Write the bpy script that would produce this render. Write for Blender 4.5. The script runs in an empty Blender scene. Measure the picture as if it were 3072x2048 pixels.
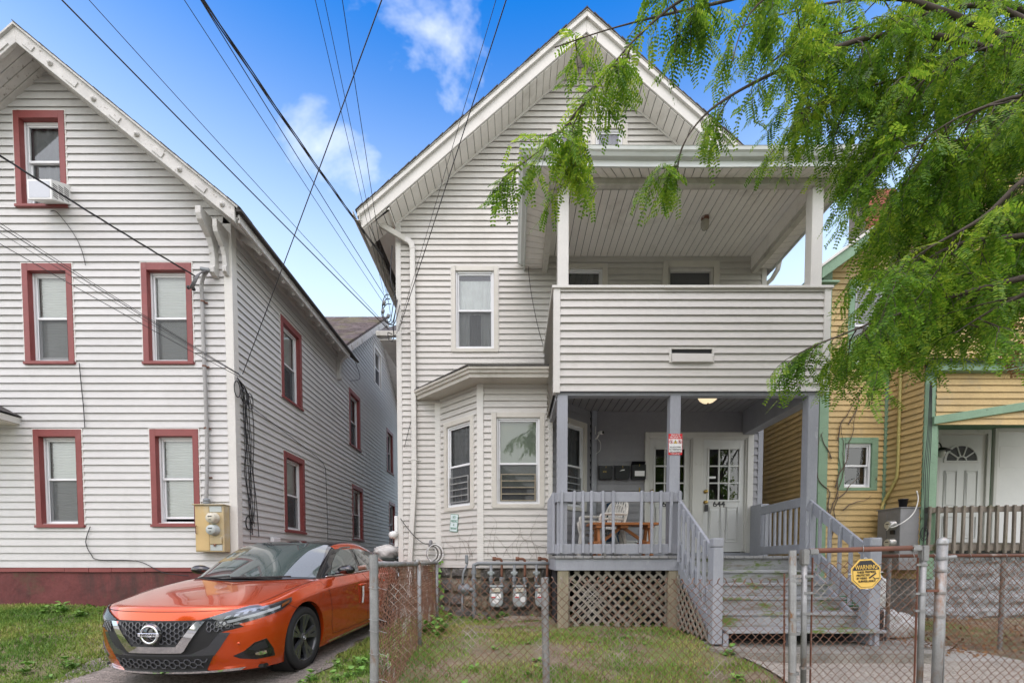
import bpy, bmesh, math, random
import numpy as np
from mathutils import Vector, Matrix
from mathutils.bvhtree import BVHTree
from mathutils.geometry import delaunay_2d_cdt

R = math.radians
sc = bpy.context.scene
COL = sc.collection

# ------------------------------------------------------------------ camera
cam_d = bpy.data.cameras.new('camera')
cam = bpy.data.objects.new('camera', cam_d); COL.objects.link(cam)
cam.location = (0, 0, 1.21)
cam.rotation_euler = (R(90 - 2.2), 0, 0)
cam_d.sensor_width = 36.0
cam_d.lens = 15.703
cam_d.shift_x = -0.0013
cam_d.shift_y = 0.2303
cam_d.clip_start = 0.05
cam_d.clip_end = 3000
sc.camera = cam

# ------------------------------------------------------------------ sky and sun
SUN_EL, SUN_AZ = 60.0, 190.0          # azimuth clockwise from +Y: the sun stands behind the camera
w = bpy.data.worlds.new('World'); sc.world = w; w.use_nodes = True
nt = w.node_tree; nt.nodes.clear()
def wn(t, **k):
    n = nt.nodes.new(t)
    for a, b in k.items(): setattr(n, a, b)
    return n
out = wn('ShaderNodeOutputWorld'); bg = wn('ShaderNodeBackground')
sky = wn('ShaderNodeTexSky', sky_type='NISHITA', sun_disc=False)
sky.sun_elevation = R(SUN_EL); sky.sun_rotation = R(SUN_AZ)
sky.altitude = 0; sky.air_density = 1.0; sky.dust_density = 1.8; sky.ozone_density = 3.0
hs = wn('ShaderNodeHueSaturation'); hs.inputs['Saturation'].default_value = 1.55; hs.inputs['Hue'].default_value = 0.506; hs.inputs['Value'].default_value = 1.30
tc = wn('ShaderNodeTexCoord')
sep = wn('ShaderNodeSeparateXYZ'); nt.links.new(tc.outputs['Generated'], sep.inputs[0])
zc = wn('ShaderNodeMath', operation='MAXIMUM'); zc.inputs[1].default_value = 0.06
nt.links.new(sep.outputs['Z'], zc.inputs[0])
dx = wn('ShaderNodeMath', operation='DIVIDE'); nt.links.new(sep.outputs['X'], dx.inputs[0]); nt.links.new(zc.outputs[0], dx.inputs[1])
dy = wn('ShaderNodeMath', operation='DIVIDE'); nt.links.new(sep.outputs['Y'], dy.inputs[0]); nt.links.new(zc.outputs[0], dy.inputs[1])
cb = wn('ShaderNodeCombineXYZ'); nt.links.new(dx.outputs[0], cb.inputs[0]); nt.links.new(dy.outputs[0], cb.inputs[1])
cb.inputs[2].default_value = 0.4
n1 = wn('ShaderNodeTexNoise'); n1.inputs['Scale'].default_value = 1.15; n1.inputs['Detail'].default_value = 7; n1.inputs['Roughness'].default_value = 0.56
n1.inputs['Distortion'].default_value = 0.35
mpg = wn('ShaderNodeMapping'); mpg.inputs['Location'].default_value = (0.52, 0.10, 0)
nt.links.new(cb.outputs[0], mpg.inputs['Vector']); nt.links.new(mpg.outputs[0], n1.inputs['Vector'])
cr = wn('ShaderNodeValToRGB'); cr.color_ramp.elements[0].position = 0.635; cr.color_ramp.elements[1].position = 0.735
cr.color_ramp.elements[0].color = (0, 0, 0, 1); cr.color_ramp.elements[1].color = (0.92, 0.92, 0.92, 1)
nt.links.new(n1.outputs[0], cr.inputs[0])
mx = wn('ShaderNodeMix', data_type='RGBA')
nt.links.new(sky.outputs[0], hs.inputs['Color']); hz = wn('ShaderNodeMapRange', interpolation_type='SMOOTHSTEP'); hz.inputs[1].default_value = 0.80; hz.inputs[2].default_value = 0.36; hz.inputs[3].default_value = 0.0; hz.inputs[4].default_value = 0.92
nt.links.new(sep.outputs['Z'], hz.inputs[0])
pale = wn('ShaderNodeMix', data_type='RGBA'); nt.links.new(hz.outputs[0], pale.inputs[0]); nt.links.new(hs.outputs[0], pale.inputs[6]); pale.inputs[7].default_value = (3.9, 4.75, 5.5, 1)
nt.links.new(pale.outputs[2], mx.inputs[6])
mx.inputs[7].default_value = (5.2, 5.4, 5.6, 1)
nt.links.new(cr.outputs[0], mx.inputs[0])
nt.links.new(mx.outputs[2], bg.inputs['Color']); bg.inputs['Strength'].default_value = 0.15
nt.links.new(bg.outputs[0], out.inputs[0])

sd = bpy.data.lights.new('sun', 'SUN'); sd.energy = 2.3; sd.angle = R(150); sd.color = (1.0, 0.84, 0.62)
so = bpy.data.objects.new('sun', sd); COL.objects.link(so)
az, el = R(SUN_AZ), R(SUN_EL)
to_sun = Vector((math.sin(az) * math.cos(el), math.cos(az) * math.cos(el), math.sin(el)))
so.rotation_euler = to_sun.to_track_quat('Z', 'Y').to_euler()
so.location = (0, -10, 20)

vs = sc.view_settings
vs.view_transform = 'Standard'; vs.look = 'None'; vs.exposure = 0.80; vs.gamma = 1.0
vs.use_curve_mapping = False
sc.render.engine = 'CYCLES'
sc.cycles.max_bounces = 10; sc.cycles.diffuse_bounces = 5; sc.cycles.transparent_max_bounces = 12

# ------------------------------------------------------------------ helpers
class Fr:                                   # local frame: u along a wall, v up, w outward
    def __init__(s, o, u, wd):
        s.o = Vector(o); s.u = Vector(u).normalized(); s.w = Vector(wd).normalized()
    def __call__(s, u, v, wv=0.0):
        return s.o + s.u * u + Vector((0, 0, v)) + s.w * wv
def FRONT(y): return Fr((0, y, 0), (1, 0, 0), (0, -1, 0))

class MB:
    def __init__(s, fr=None):
        s.v = []; s.f = []; s.fr = fr
    def pt(s, p):
        return tuple(s.fr(*p)) if s.fr else tuple(p)
    def add(s, pts, faces):
        b = len(s.v); s.v += [s.pt(p) for p in pts]; s.f += [tuple(b + i for i in f) for f in faces]
    def poly(s, pts):
        s.add(pts, [tuple(range(len(pts)))])
    def box(s, a, b):
        x0, y0, z0 = a; x1, y1, z1 = b
        s.add([(x0,y0,z0),(x1,y0,z0),(x1,y1,z0),(x0,y1,z0),(x0,y0,z1),(x1,y0,z1),(x1,y1,z1),(x0,y1,z1)],
              [(3,2,1,0),(4,5,6,7),(0,1,5,4),(1,2,6,5),(2,3,7,6),(3,0,4,7)])
    def bar(s, p, q, a, b, up=(0, 0, 1)):    # rectangular bar from p to q: a across, b along up
        p = Vector(p); q = Vector(q); d = (q - p).normalized()
        sd = d.cross(Vector(up))
        if sd.length < 1e-5: sd = Vector((1, 0, 0))
        sd.normalize(); u2 = sd.cross(d).normalized()
        c = []
        for e in (p, q):
            for sx, sy in ((-1,-1),(1,-1),(1,1),(-1,1)):
                c.append(tuple(e + sd * (sx * a / 2) + u2 * (sy * b / 2)))
        s.add(c, [(3,2,1,0),(4,5,6,7),(0,1,5,4),(1,2,6,5),(2,3,7,6),(3,0,4,7)])
    def tube(s, pts, r, n=8, caps=True, closed=False):
        pts = [Vector(p) for p in pts]; m = len(pts)
        rr = r if isinstance(r, (list, tuple)) else [r] * m
        b = len(s.v); prev = None
        for i, p in enumerate(pts):
            if closed: t = pts[(i+1) % m] - pts[i-1]
            else: t = pts[min(i+1, m-1)] - pts[max(i-1, 0)]
            t = t.normalized() if t.length > 1e-9 else Vector((0,0,1))
            if prev is None:
                a = Vector((0,0,1)) if abs(t.z) < 0.9 else Vector((1,0,0))
                nx = t.cross(a).normalized()
            else:
                nx = prev - t * prev.dot(t)
                nx = nx.normalized() if nx.length > 1e-6 else t.orthogonal().normalized()
            prev = nx; ny = t.cross(nx)
            for k in range(n):
                an = 2 * math.pi * k / n
                s.v.append(s.pt(p + nx * (math.cos(an) * rr[i]) + ny * (math.sin(an) * rr[i])))
        for i in range(m if closed else m - 1):
            i2 = (i + 1) % m
            for k in range(n):
                k2 = (k + 1) % n
                s.f.append((b+i*n+k, b+i*n+k2, b+i2*n+k2, b+i2*n+k))
        if caps and not closed:
            s.f.append(tuple(b + k for k in reversed(range(n)))); s.f.append(tuple(b + (m-1)*n + k for k in range(n)))
    def lathe(s, prof, c, ax, n=24, close=False):     # prof: (radius, distance along ax)
        c = Vector(c); ax = Vector(ax).normalized(); e1 = ax.orthogonal().normalized(); e2 = ax.cross(e1)
        b = len(s.v); m = len(prof)
        for r_, h in prof:
            for k in range(n):
                an = 2 * math.pi * k / n
                s.v.append(s.pt(c + ax * h + e1 * (math.cos(an) * r_) + e2 * (math.sin(an) * r_)))
        for i in range(m if close else m - 1):
            i2 = (i + 1) % m
            for k in range(n):
                k2 = (k + 1) % n
                s.f.append((b+i*n+k, b+i*n+k2, b+i2*n+k2, b+i2*n+k))
        if not close:
            if prof[0][0] > 1e-4: s.f.append(tuple(b + k for k in reversed(range(n))))
            if prof[-1][0] > 1e-4: s.f.append(tuple(b + (m-1)*n + k for k in range(n)))
    def prism(s, poly, w0, w1):              # polygon in (u, v) extruded along w
        n = len(poly)
        s.add([(p[0], p[1], w0) for p in poly] + [(p[0], p[1], w1) for p in poly],
              [tuple(reversed(range(n))), tuple(range(n, 2*n))] + [(i, (i+1) % n, n + (i+1) % n, n + i) for i in range(n)])
    def prism3(s, poly, vec):                # 3D polygon extruded by a vector
        n = len(poly); vec = Vector(vec)
        s.add([tuple(p) for p in poly] + [tuple(Vector(p) + vec) for p in poly],
              [tuple(reversed(range(n))), tuple(range(n, 2*n))] + [(i, (i+1) % n, n + (i+1) % n, n + i) for i in range(n)])
    def mesh(s, name, smooth=False, bevel=0, seg=1):
        me = bpy.data.meshes.new(name); me.from_pydata(s.v, [], s.f)
        if bevel:
            bm = bmesh.new(); bm.from_mesh(me)
            bmesh.ops.remove_doubles(bm, verts=bm.verts, dist=1e-5)
            bmesh.ops.bevel(bm, geom=list(bm.edges), offset=bevel, segments=seg, affect='EDGES', clamp_overlap=True)
            bm.to_mesh(me); bm.free()
        if smooth:
            me.polygons.foreach_set('use_smooth', [True] * len(me.polygons))
        me.validate(); me.update()
        return me
    def build(s, name, mat, parent=None, smooth=False, bevel=0, seg=1):
        return mk(name, s.mesh(name, smooth, bevel, seg), mat, parent)

def mk(name, me, mat, parent=None, mw=None):
    o = bpy.data.objects.new(name, me); COL.objects.link(o)
    if mat is not None and me is not None and not me.materials: me.materials.append(mat)
    if mw is not None: o.matrix_world = mw
    if parent is not None: setpar(o, parent)
    return o
PW = {}
def world_of(o):
    m = o.matrix_basis.copy()
    if o.parent is not None: m = world_of(o.parent) @ o.matrix_parent_inverse @ m
    return m
def setpar(o, p):
    o.parent = p; o.matrix_parent_inverse = world_of(p).inverted()
def tag(o, label=None, cat=None, group=None, kind=None):
    if label: o['label'] = label
    if cat: o['category'] = cat
    if group: o['group'] = group
    if kind: o['kind'] = kind
    return o
def thing(name, label, cat, loc=(0, 0, 0), group=None):
    o = bpy.data.objects.new(name, None); COL.objects.link(o); o.location = loc
    o.empty_display_size = 0.2
    return tag(o, label, cat, group)
def copy_tree(o, parent=None):
    c = o.copy(); COL.objects.link(c); c.parent = parent
    for ch in list(o.children): copy_tree(ch, c)
    return c
def smooth_path(pts, k=6):
    pts = [Vector(p) for p in pts]; o = []
    for i in range(len(pts) - 1):
        p0 = pts[max(i-1, 0)]; p1 = pts[i]; p2 = pts[i+1]; p3 = pts[min(i+2, len(pts)-1)]
        for j in range(k):
            t = j / k
            o.append(0.5 * ((2*p1) + (p2-p0)*t + (2*p0-5*p1+4*p2-p3)*t*t + (3*p1-p0-3*p2+p3)*t**3))
    o.append(pts[-1]); return o
def sag(p, q, drop, n=24):
    p = Vector(p); q = Vector(q)
    return [p.lerp(q, i/n) - Vector((0, 0, drop * 4 * (i/n) * (1 - i/n))) for i in range(n + 1)]

# ------------------------------------------------------------------ materials
def pmat(name, col, rough=0.6, var=0.10, scale=2.5, bump=0.0, bscale=60, metal=0.0, spec=0.5, patches=(), stretch=(1, 1, 1), coat=0.0, fine=0.0, dist=0.002, rvar=0.0):
    m = bpy.data.materials.new(name); m.use_nodes = True
    t = m.node_tree; n = t.nodes; L = t.links
    p = n['Principled BSDF']
    p.inputs['Roughness'].default_value = rough; p.inputs['Metallic'].default_value = metal
    p.inputs['Specular IOR Level'].default_value = spec; p.inputs['Coat Weight'].default_value = coat
    p.inputs['Coat Roughness'].default_value = 0.04
    g = n.new('ShaderNodeNewGeometry'); mp = n.new('ShaderNodeMapping'); mp.inputs['Scale'].default_value = stretch
    L.new(g.outputs['Position'], mp.inputs['Vector'])
    nz = n.new('ShaderNodeTexNoise'); nz.inputs['Scale'].default_value = scale; nz.inputs['Detail'].default_value = 5; nz.inputs['Roughness'].default_value = 0.6
    L.new(mp.outputs[0], nz.inputs['Vector'])
    rp = n.new('ShaderNodeMapRange'); rp.inputs[1].default_value = 0.3; rp.inputs[2].default_value = 0.7
    rp.inputs[3].default_value = 1 - var; rp.inputs[4].default_value = 1 + var
    L.new(nz.outputs[0], rp.inputs[0])
    src = rp.outputs[0]
    if fine:
        nf = n.new('ShaderNodeTexNoise'); nf.inputs['Scale'].default_value = scale * 14; nf.inputs['Detail'].default_value = 3
        L.new(mp.outputs[0], nf.inputs['Vector'])
        rf = n.new('ShaderNodeMapRange'); rf.inputs[1].default_value = 0.3; rf.inputs[2].default_value = 0.7; rf.inputs[3].default_value = 1 - fine; rf.inputs[4].default_value = 1 + fine
        L.new(nf.outputs[0], rf.inputs[0])
        mu = n.new('ShaderNodeMath'); mu.operation = 'MULTIPLY'; L.new(src, mu.inputs[0]); L.new(rf.outputs[0], mu.inputs[1]); src = mu.outputs[0]
    vm = n.new('ShaderNodeVectorMath'); vm.operation = 'SCALE'; vm.inputs[0].default_value = col
    L.new(src, vm.inputs['Scale'])
    cur = vm.outputs[0]
    for (c2, sc2, lo, hi, st2) in patches:   # (colour, noise scale, threshold low, high, stretch)
        mp2 = n.new('ShaderNodeMapping'); mp2.inputs['Scale'].default_value = st2
        mp2.inputs['Location'].default_value = (sc2 * 0.37, 1.3, 4.1 * lo)
        L.new(g.outputs['Position'], mp2.inputs['Vector'])
        n2 = n.new('ShaderNodeTexNoise'); n2.inputs['Scale'].default_value = sc2; n2.inputs['Detail'].default_value = 6; n2.inputs['Roughness'].default_value = 0.68
        L.new(mp2.outputs[0], n2.inputs['Vector'])
        r2 = n.new('ShaderNodeMapRange'); r2.inputs[1].default_value = lo; r2.inputs[2].default_value = hi
        L.new(n2.outputs[0], r2.inputs[0])
        mx = n.new('ShaderNodeMix'); mx.data_type = 'RGBA'
        L.new(r2.outputs[0], mx.inputs[0]); L.new(cur, mx.inputs[6]); mx.inputs[7].default_value = (*c2, 1)
        cur = mx.outputs[2]
    L.new(cur, p.inputs['Base Color'])
    if rvar:
        rr = n.new('ShaderNodeMapRange'); rr.inputs[1].default_value = 0.3; rr.inputs[2].default_value = 0.7; rr.inputs[3].default_value = rough - rvar; rr.inputs[4].default_value = rough + rvar
        L.new(nz.outputs[0], rr.inputs[0]); L.new(rr.outputs[0], p.inputs['Roughness'])
    if bump:
        nb = n.new('ShaderNodeTexNoise'); nb.inputs['Scale'].default_value = bscale; nb.inputs['Detail'].default_value = 4
        L.new(mp.outputs[0], nb.inputs['Vector'])
        b = n.new('ShaderNodeBump'); b.inputs['Strength'].default_value = bump; b.inputs['Distance'].default_value = dist
        L.new(nb.outputs[0], b.inputs['Height']); L.new(b.outputs[0], p.inputs['Normal'])
    return m

def glassmat(name, tint=(0.75, 0.8, 0.8), refl=0.06, rough=0.0, ior=1.5, wob=0.0):
    m = bpy.data.materials.new(name); m.use_nodes = True
    t = m.node_tree; n = t.nodes; L = t.links; n.clear()
    o = n.new('ShaderNodeOutputMaterial'); mix = n.new('ShaderNodeMixShader')
    tr = n.new('ShaderNodeBsdfTransparent'); tr.inputs[0].default_value = (*tint, 1)
    gl = n.new('ShaderNodeBsdfGlossy'); gl.inputs['Roughness'].default_value = rough
    fr = n.new('ShaderNodeFresnel'); fr.inputs[0].default_value = ior
    ad = n.new('ShaderNodeMath'); ad.operation = 'ADD'; ad.use_clamp = True; ad.inputs[1].default_value = refl
    L.new(fr.outputs[0], ad.inputs[0]); L.new(ad.outputs[0], mix.inputs[0]); L.new(tr.outputs[0], mix.inputs[1]); L.new(gl.outputs[0], mix.inputs[2])
    if wob:
        g = n.new('ShaderNodeNewGeometry'); nb = n.new('ShaderNodeTexNoise'); nb.inputs['Scale'].default_value = 3.0
        L.new(g.outputs['Position'], nb.inputs['Vector'])
        b = n.new('ShaderNodeBump'); b.inputs['Strength'].default_value = wob; b.inputs['Distance'].default_value = 0.01
        L.new(nb.outputs[0], b.inputs['Height']); L.new(b.outputs[0], gl.inputs['Normal']); 
    L.new(mix.outputs[0], o.inputs[0])
    return m

def emis(name, col, st, base=(0.8, 0.8, 0.8)):
    m = bpy.data.materials.new(name); m.use_nodes = True
    p = m.node_tree.nodes['Principled BSDF']
    p.inputs['Base Color'].default_value = (*base, 1); p.inputs['Roughness'].default_value = 0.3
    p.inputs['Emission Color'].default_value = (*col, 1); p.inputs['Emission Strength'].default_value = st
    return m

S1 = (1, 1, 1)
DIRT = (0.20, 0.185, 0.15)
M = {}
M['vinyl'] = pmat('vinyl_siding_warm_white', (0.525, 0.507, 0.470), 0.5, 0.06, 1.3, 0.12, 90, patches=[((0.37, 0.355, 0.31), 1.1, 0.54, 0.92, (1, 1, 0.35)), ((0.16, 0.14, 0.11), 26, 0.72, 0.78, S1)], stretch=(0.5, 0.5, 1), fine=0.03)
M['vinylL'] = pmat('vinyl_siding_cool_white', (0.540, 0.532, 0.515), 0.5, 0.06, 1.1, 0.12, 90, patches=[((0.40, 0.39, 0.365), 1.0, 0.54, 0.92, (1, 1, 0.35)), ((0.18, 0.17, 0.15), 30, 0.73, 0.79, S1)], stretch=(0.5, 0.5, 1), fine=0.03)
M['trim'] = pmat('white_trim', (0.60, 0.585, 0.545), 0.45, 0.05, 3, 0.08, 50, patches=[((0.38, 0.36, 0.31), 2.2, 0.60, 0.92, S1)], fine=0.03)
M['soffit'] = pmat('soffit_vinyl', (0.80, 0.775, 0.72), 0.5, 0.05, 2.0, 0, patches=[((0.36, 0.33, 0.28), 1.6, 0.58, 0.92, S1)], fine=0.03)
M['greytrim'] = pmat('mossy_white_beam', (0.50, 0.485, 0.43), 0.6, 0.12, 4, 0.2, 60, patches=[((0.26, 0.25, 0.20), 3.0, 0.52, 0.8, S1)])
M['gutter'] = pmat('gutter_enamel', (0.55, 0.575, 0.55), 0.35, 0.06, 2.0, patches=[((0.33, 0.36, 0.30), 3.0, 0.55, 0.85, (0.5, 1, 2))])
M['oldpaint'] = pmat('peeling_white_paint', (0.52, 0.51, 0.485), 0.7, 0.12, 6, 0.7, 45, patches=[((0.24, 0.22, 0.19), 14, 0.60, 0.66, S1), ((0.36, 0.34, 0.30), 5, 0.58, 0.8, S1)], dist=0.006)
M['red'] = pmat('brick_red_paint', (0.215, 0.048, 0.044), 0.5, 0.10, 3.5, 0.15, 40, patches=[((0.32, 0.13, 0.12), 2.5, 0.58, 0.9, S1)], fine=0.05)
M['redfound'] = pmat('dark_red_foundation_paint', (0.125, 0.034, 0.032), 0.85, 0.32, 1.6, 1.0, 7, patches=[((0.055, 0.030, 0.026), 2.6, 0.50, 0.70, (1, 1, 0.3)), ((0.07, 0.075, 0.035), 1.6, 0.55, 0.78, S1), ((0.42, 0.38, 0.28), 5.0, 0.735, 0.75, S1)], dist=0.02, fine=0.1)
M['vframe'] = pmat('white_vinyl_window', (0.74, 0.75, 0.76), 0.3, 0.02, 3)
M['almond'] = pmat('almond_casing', (0.55, 0.525, 0.465), 0.45, 0.05, 4, patches=[((0.40, 0.36, 0.27), 4, 0.62, 0.9, S1)])
M['screen'] = pmat('insect_screen', (0.09, 0.092, 0.095), 0.8, 0.05, 3)
M['dark'] = pmat('shade_black', (0.018, 0.018, 0.02), 0.9, 0.2, 1)  # near-black colour standing in for unlit depth in rooms, gaps and slots
M['blind'] = pmat('white_blind', (0.84, 0.84, 0.83), 0.55, 0.04, 2)
M['curtain'] = pmat('pale_curtain', (0.84, 0.84, 0.84), 0.8, 0.08, 5)
M['curtaing'] = pmat('grey_curtain', (0.20, 0.20, 0.21), 0.8, 0.12, 5)
M['shadeg'] = pmat('green_roller_shade', (0.36, 0.40, 0.33), 0.7, 0.05, 2)
M['glass'] = glassmat('window_glass', (0.90, 0.93, 0.92), 0.07, wob=0.06)
M['glassd'] = glassmat('screened_glass', (0.42, 0.43, 0.44), 0.05, wob=0.06)
M['shingle'] = pmat('roof_shingle', (0.055, 0.05, 0.048), 0.9, 0.3, 6, 0.6, 80, fine=0.3)
M['mossroof'] = pmat('mossy_brown_shingle', (0.105, 0.080, 0.075), 0.9, 0.35, 9, 0.6, 60, patches=[((0.13, 0.12, 0.045), 1.2, 0.50, 0.75, S1)], fine=0.35)
M['greypaint'] = pmat('blue_grey_porch_paint', (0.30, 0.312, 0.345), 0.5, 0.09, 4, 0.25, 30, patches=[((0.40, 0.41, 0.43), 9, 0.64, 0.70, (1, 1, 0.4)), ((0.09, 0.085, 0.08), 24, 0.735, 0.76, S1)], stretch=(1, 1, 0.35), fine=0.05)
M['greysid'] = pmat('grey_painted_siding', (0.27, 0.27, 0.285), 0.5, 0.08, 2.5, 0.1, 50, fine=0.04)
M['greyceil'] = pmat('grey_painted_ceiling', (0.28, 0.28, 0.29), 0.5, 0.08, 2.5)
M['step'] = pmat('worn_grey_step_paint', (0.31, 0.315, 0.325), 0.6, 0.14, 3, 0.3, 35, patches=[((0.17, 0.145, 0.11), 7, 0.50, 0.66, (0.4, 1, 2.5)), ((0.12, 0.17, 0.025), 5.0, 0.535, 0.63, (0.6, 1, 1.6))], stretch=(0.3, 1, 1), fine=0.08)
M['deckedge'] = pmat('weathered_deck_edge', (0.26, 0.26, 0.26), 0.7, 0.2, 8, 0.3, 40, patches=[((0.12, 0.11, 0.10), 12, 0.55, 0.65, S1)])
M['lattice'] = pmat('weathered_lattice', (0.235, 0.215, 0.175), 0.8, 0.25, 5, 0.4, 60, patches=[((0.12, 0.125, 0.05), 3.0, 0.54, 0.75, S1)], fine=0.15)
M['timber'] = pmat('weathered_post_wood', (0.27, 0.235, 0.165), 0.8, 0.2, 3, 0.4, 40, patches=[((0.12, 0.14, 0.05), 2.0, 0.55, 0.8, S1)], stretch=(4, 4, 0.6), fine=0.15)
M['picket'] = pmat('grey_picket_wood', (0.19, 0.165, 0.135), 0.85, 0.25, 3, 0.5, 40, patches=[((0.09, 0.10, 0.035), 3.5, 0.56, 0.72, S1)], stretch=(5, 5, 0.6), fine=0.2)
M['door'] = pmat('white_door_paint', (0.60, 0.605, 0.585), 0.35, 0.03, 3, patches=[((0.48, 0.48, 0.45), 5, 0.62, 0.72, S1)])
M['doorfr'] = pmat('white_door_frame', (0.57, 0.565, 0.53), 0.45, 0.05, 3, patches=[((0.44, 0.42, 0.37), 5, 0.62, 0.74, S1)])
M['brass'] = pmat('brass', (0.55, 0.38, 0.12), 0.28, 0.05, 5, metal=1.0)
M['black'] = pmat('black_plastic', (0.012, 0.012, 0.014), 0.35, 0.1, 5)
M['blackm'] = pmat('black_metal_box', (0.012, 0.012, 0.016), 0.3, 0.15, 9, patches=[((0.35, 0.35, 0.35), 45, 0.78, 0.80, S1)])
M['wire'] = pmat('black_cable', (0.016, 0.016, 0.018), 0.5, 0.1, 8)
M['wireg'] = pmat('grey_cable', (0.13, 0.13, 0.135), 0.5, 0.1, 8)
M['whitep'] = pmat('white_plastic', (0.72, 0.72, 0.70), 0.4, 0.04, 5)
M['chairp'] = pmat('dirty_white_resin', (0.60, 0.58, 0.53), 0.45, 0.08, 6, patches=[((0.36, 0.33, 0.28), 9, 0.62, 0.8, S1)])
M['navy'] = pmat('navy_canvas', (0.030, 0.062, 0.115), 0.85, 0.15, 10)
M['cedar'] = pmat('orange_stained_wood', (0.36, 0.135, 0.040), 0.5, 0.18, 4, 0.2, 40, stretch=(1, 6, 6))
M['galv'] = pmat('galvanised_pipe', (0.27, 0.272, 0.265), 0.5, 0.2, 8, metal=0.45, patches=[((0.24, 0.23, 0.21), 9, 0.55, 0.72, (1, 1, 0.4)), ((0.21, 0.115, 0.062), 5.5, 0.55, 0.66, (1, 1, 0.5))], fine=0.08)
M['galvc'] = pmat('clean_galvanised', (0.35, 0.352, 0.345), 0.45, 0.18, 8, metal=0.5, patches=[((0.25, 0.24, 0.22), 9, 0.54, 0.70, (1, 1, 0.4)), ((0.25, 0.13, 0.06), 6, 0.60, 0.66, (1, 1, 0.4))], fine=0.08)
M['rustpipe'] = pmat('rusty_pipe', (0.145, 0.058, 0.035), 0.7, 0.25, 9, 0.3, 60, patches=[((0.40, 0.38, 0.34), 6, 0.58, 0.66, (0.3, 1, 1))])
M['rustwire'] = pmat('rusty_fence_wire', (0.16, 0.075, 0.042), 0.7, 0.3, 6, patches=[((0.36, 0.33, 0.29), 3.0, 0.54, 0.66, S1)])
M['gaspipe'] = pmat('grey_gas_pipe', (0.20, 0.215, 0.225), 0.4, 0.08, 8, fine=0.05)
M['gasmeter'] = pmat('grey_gas_meter', (0.30, 0.335, 0.335), 0.4, 0.07, 8, fine=0.04)
M['rustfit'] = pmat('rusty_fitting', (0.17, 0.075, 0.045), 0.75, 0.25, 12, 0.4, 80)
M['tan'] = pmat('tan_meter_box', (0.43, 0.34, 0.185), 0.5, 0.10, 4, patches=[((0.45, 0.44, 0.36), 3.0, 0.52, 0.75, S1), ((0.26, 0.12, 0.05), 11, 0.70, 0.78, (1, 1, 0.3))])
M['boxgrey'] = pmat('grey_meter_box', (0.20, 0.20, 0.205), 0.5, 0.12, 5, patches=[((0.17, 0.085, 0.045), 9, 0.70, 0.8, (1, 1, 0.3))])
M['pipegrey'] = pmat('grey_conduit', (0.30, 0.295, 0.285), 0.55, 0.12, 5, patches=[((0.24, 0.13, 0.07), 9, 0.70, 0.78, S1)])
M['yellow'] = pmat('yellow_clapboard_paint', (0.49, 0.352, 0.150), 0.6, 0.12, 2.2, 0.4, 30, patches=[((0.34, 0.27, 0.155), 2.5, 0.52, 0.78, S1), ((0.14, 0.11, 0.075), 22, 0.70, 0.74, (0.5, 0.5, 1))], fine=0.06, dist=0.004)
M['green'] = pmat('sage_green_paint', (0.185, 0.300, 0.195), 0.6, 0.10, 3, 0.4, 30, patches=[((0.055, 0.075, 0.045), 9, 0.62, 0.70, S1), ((0.26, 0.32, 0.24), 6, 0.62, 0.75, S1)], fine=0.06)
M['pipeyel'] = pmat('yellow_conduit', (0.42, 0.36, 0.12), 0.5, 0.1, 5)
M['stone'] = pmat('foundation_stone', (0.115, 0.108, 0.098), 0.85, 0.40, 5, 1.0, 16, patches=[((0.22, 0.19, 0.145), 3.5, 0.55, 0.70, S1), ((0.17, 0.065, 0.055), 3.0, 0.66, 0.74, S1), ((0.07, 0.085, 0.03), 3.0, 0.62, 0.75, S1)], fine=0.3, dist=0.03)
M['stonel'] = pmat('foundation_stone_tan', (0.215, 0.180, 0.130), 0.85, 0.35, 5, 1.0, 18, patches=[((0.10, 0.095, 0.09), 4.0, 0.52, 0.70, S1)], fine=0.3, dist=0.03)
M['mortar'] = pmat('lime_mortar', (0.20, 0.175, 0.135), 0.9, 0.3, 6, 0.8, 40, fine=0.2, dist=0.01)
M['greystone'] = pmat('grey_painted_stone', (0.255, 0.27, 0.28), 0.7, 0.25, 4, 1.0, 12, patches=[((0.12, 0.115, 0.105), 5, 0.55, 0.7, S1), ((0.38, 0.38, 0.37), 4, 0.62, 0.8, S1)], fine=0.2, dist=0.03)
M['concrete'] = pmat('aged_concrete', (0.36, 0.345, 0.31), 0.85, 0.2, 3, 0.6, 60, patches=[((0.16, 0.15, 0.13), 4, 0.58, 0.78, S1)], fine=0.2, dist=0.006)
M['exposed'] = pmat('exposed_aggregate_walk', (0.36, 0.325, 0.275), 0.9, 0.15, 2, 0.9, 110, patches=[((0.10, 0.085, 0.07), 48, 0.55, 0.60, S1), ((0.50, 0.46, 0.40), 70, 0.58, 0.63, S1)], fine=0.3, dist=0.01)
M['asphalt'] = pmat('gravelly_asphalt', (0.255, 0.225, 0.195), 0.9, 0.25, 1.5, 1.0, 110, patches=[((0.12, 0.105, 0.092), 60, 0.52, 0.58, S1), ((0.42, 0.38, 0.33), 85, 0.60, 0.64, S1), ((0.10, 0.09, 0.08), 0.8, 0.55, 0.75, S1)], fine=0.35, dist=0.012)
M['soil'] = pmat('lawn_soil', (0.185, 0.145, 0.095), 0.95, 0.25, 3, 1.0, 60, patches=[((0.13, 0.155, 0.04), 0.9, 0.44, 0.60, S1), ((0.28, 0.23, 0.13), 1.6, 0.56, 0.72, S1)], fine=0.35, dist=0.015)
M['bayfascia'] = pmat('weathered_fascia', (0.50, 0.475, 0.42), 0.5, 0.1, 3, patches=[((0.30, 0.28, 0.23), 2.5, 0.52, 0.8, S1)])
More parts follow.
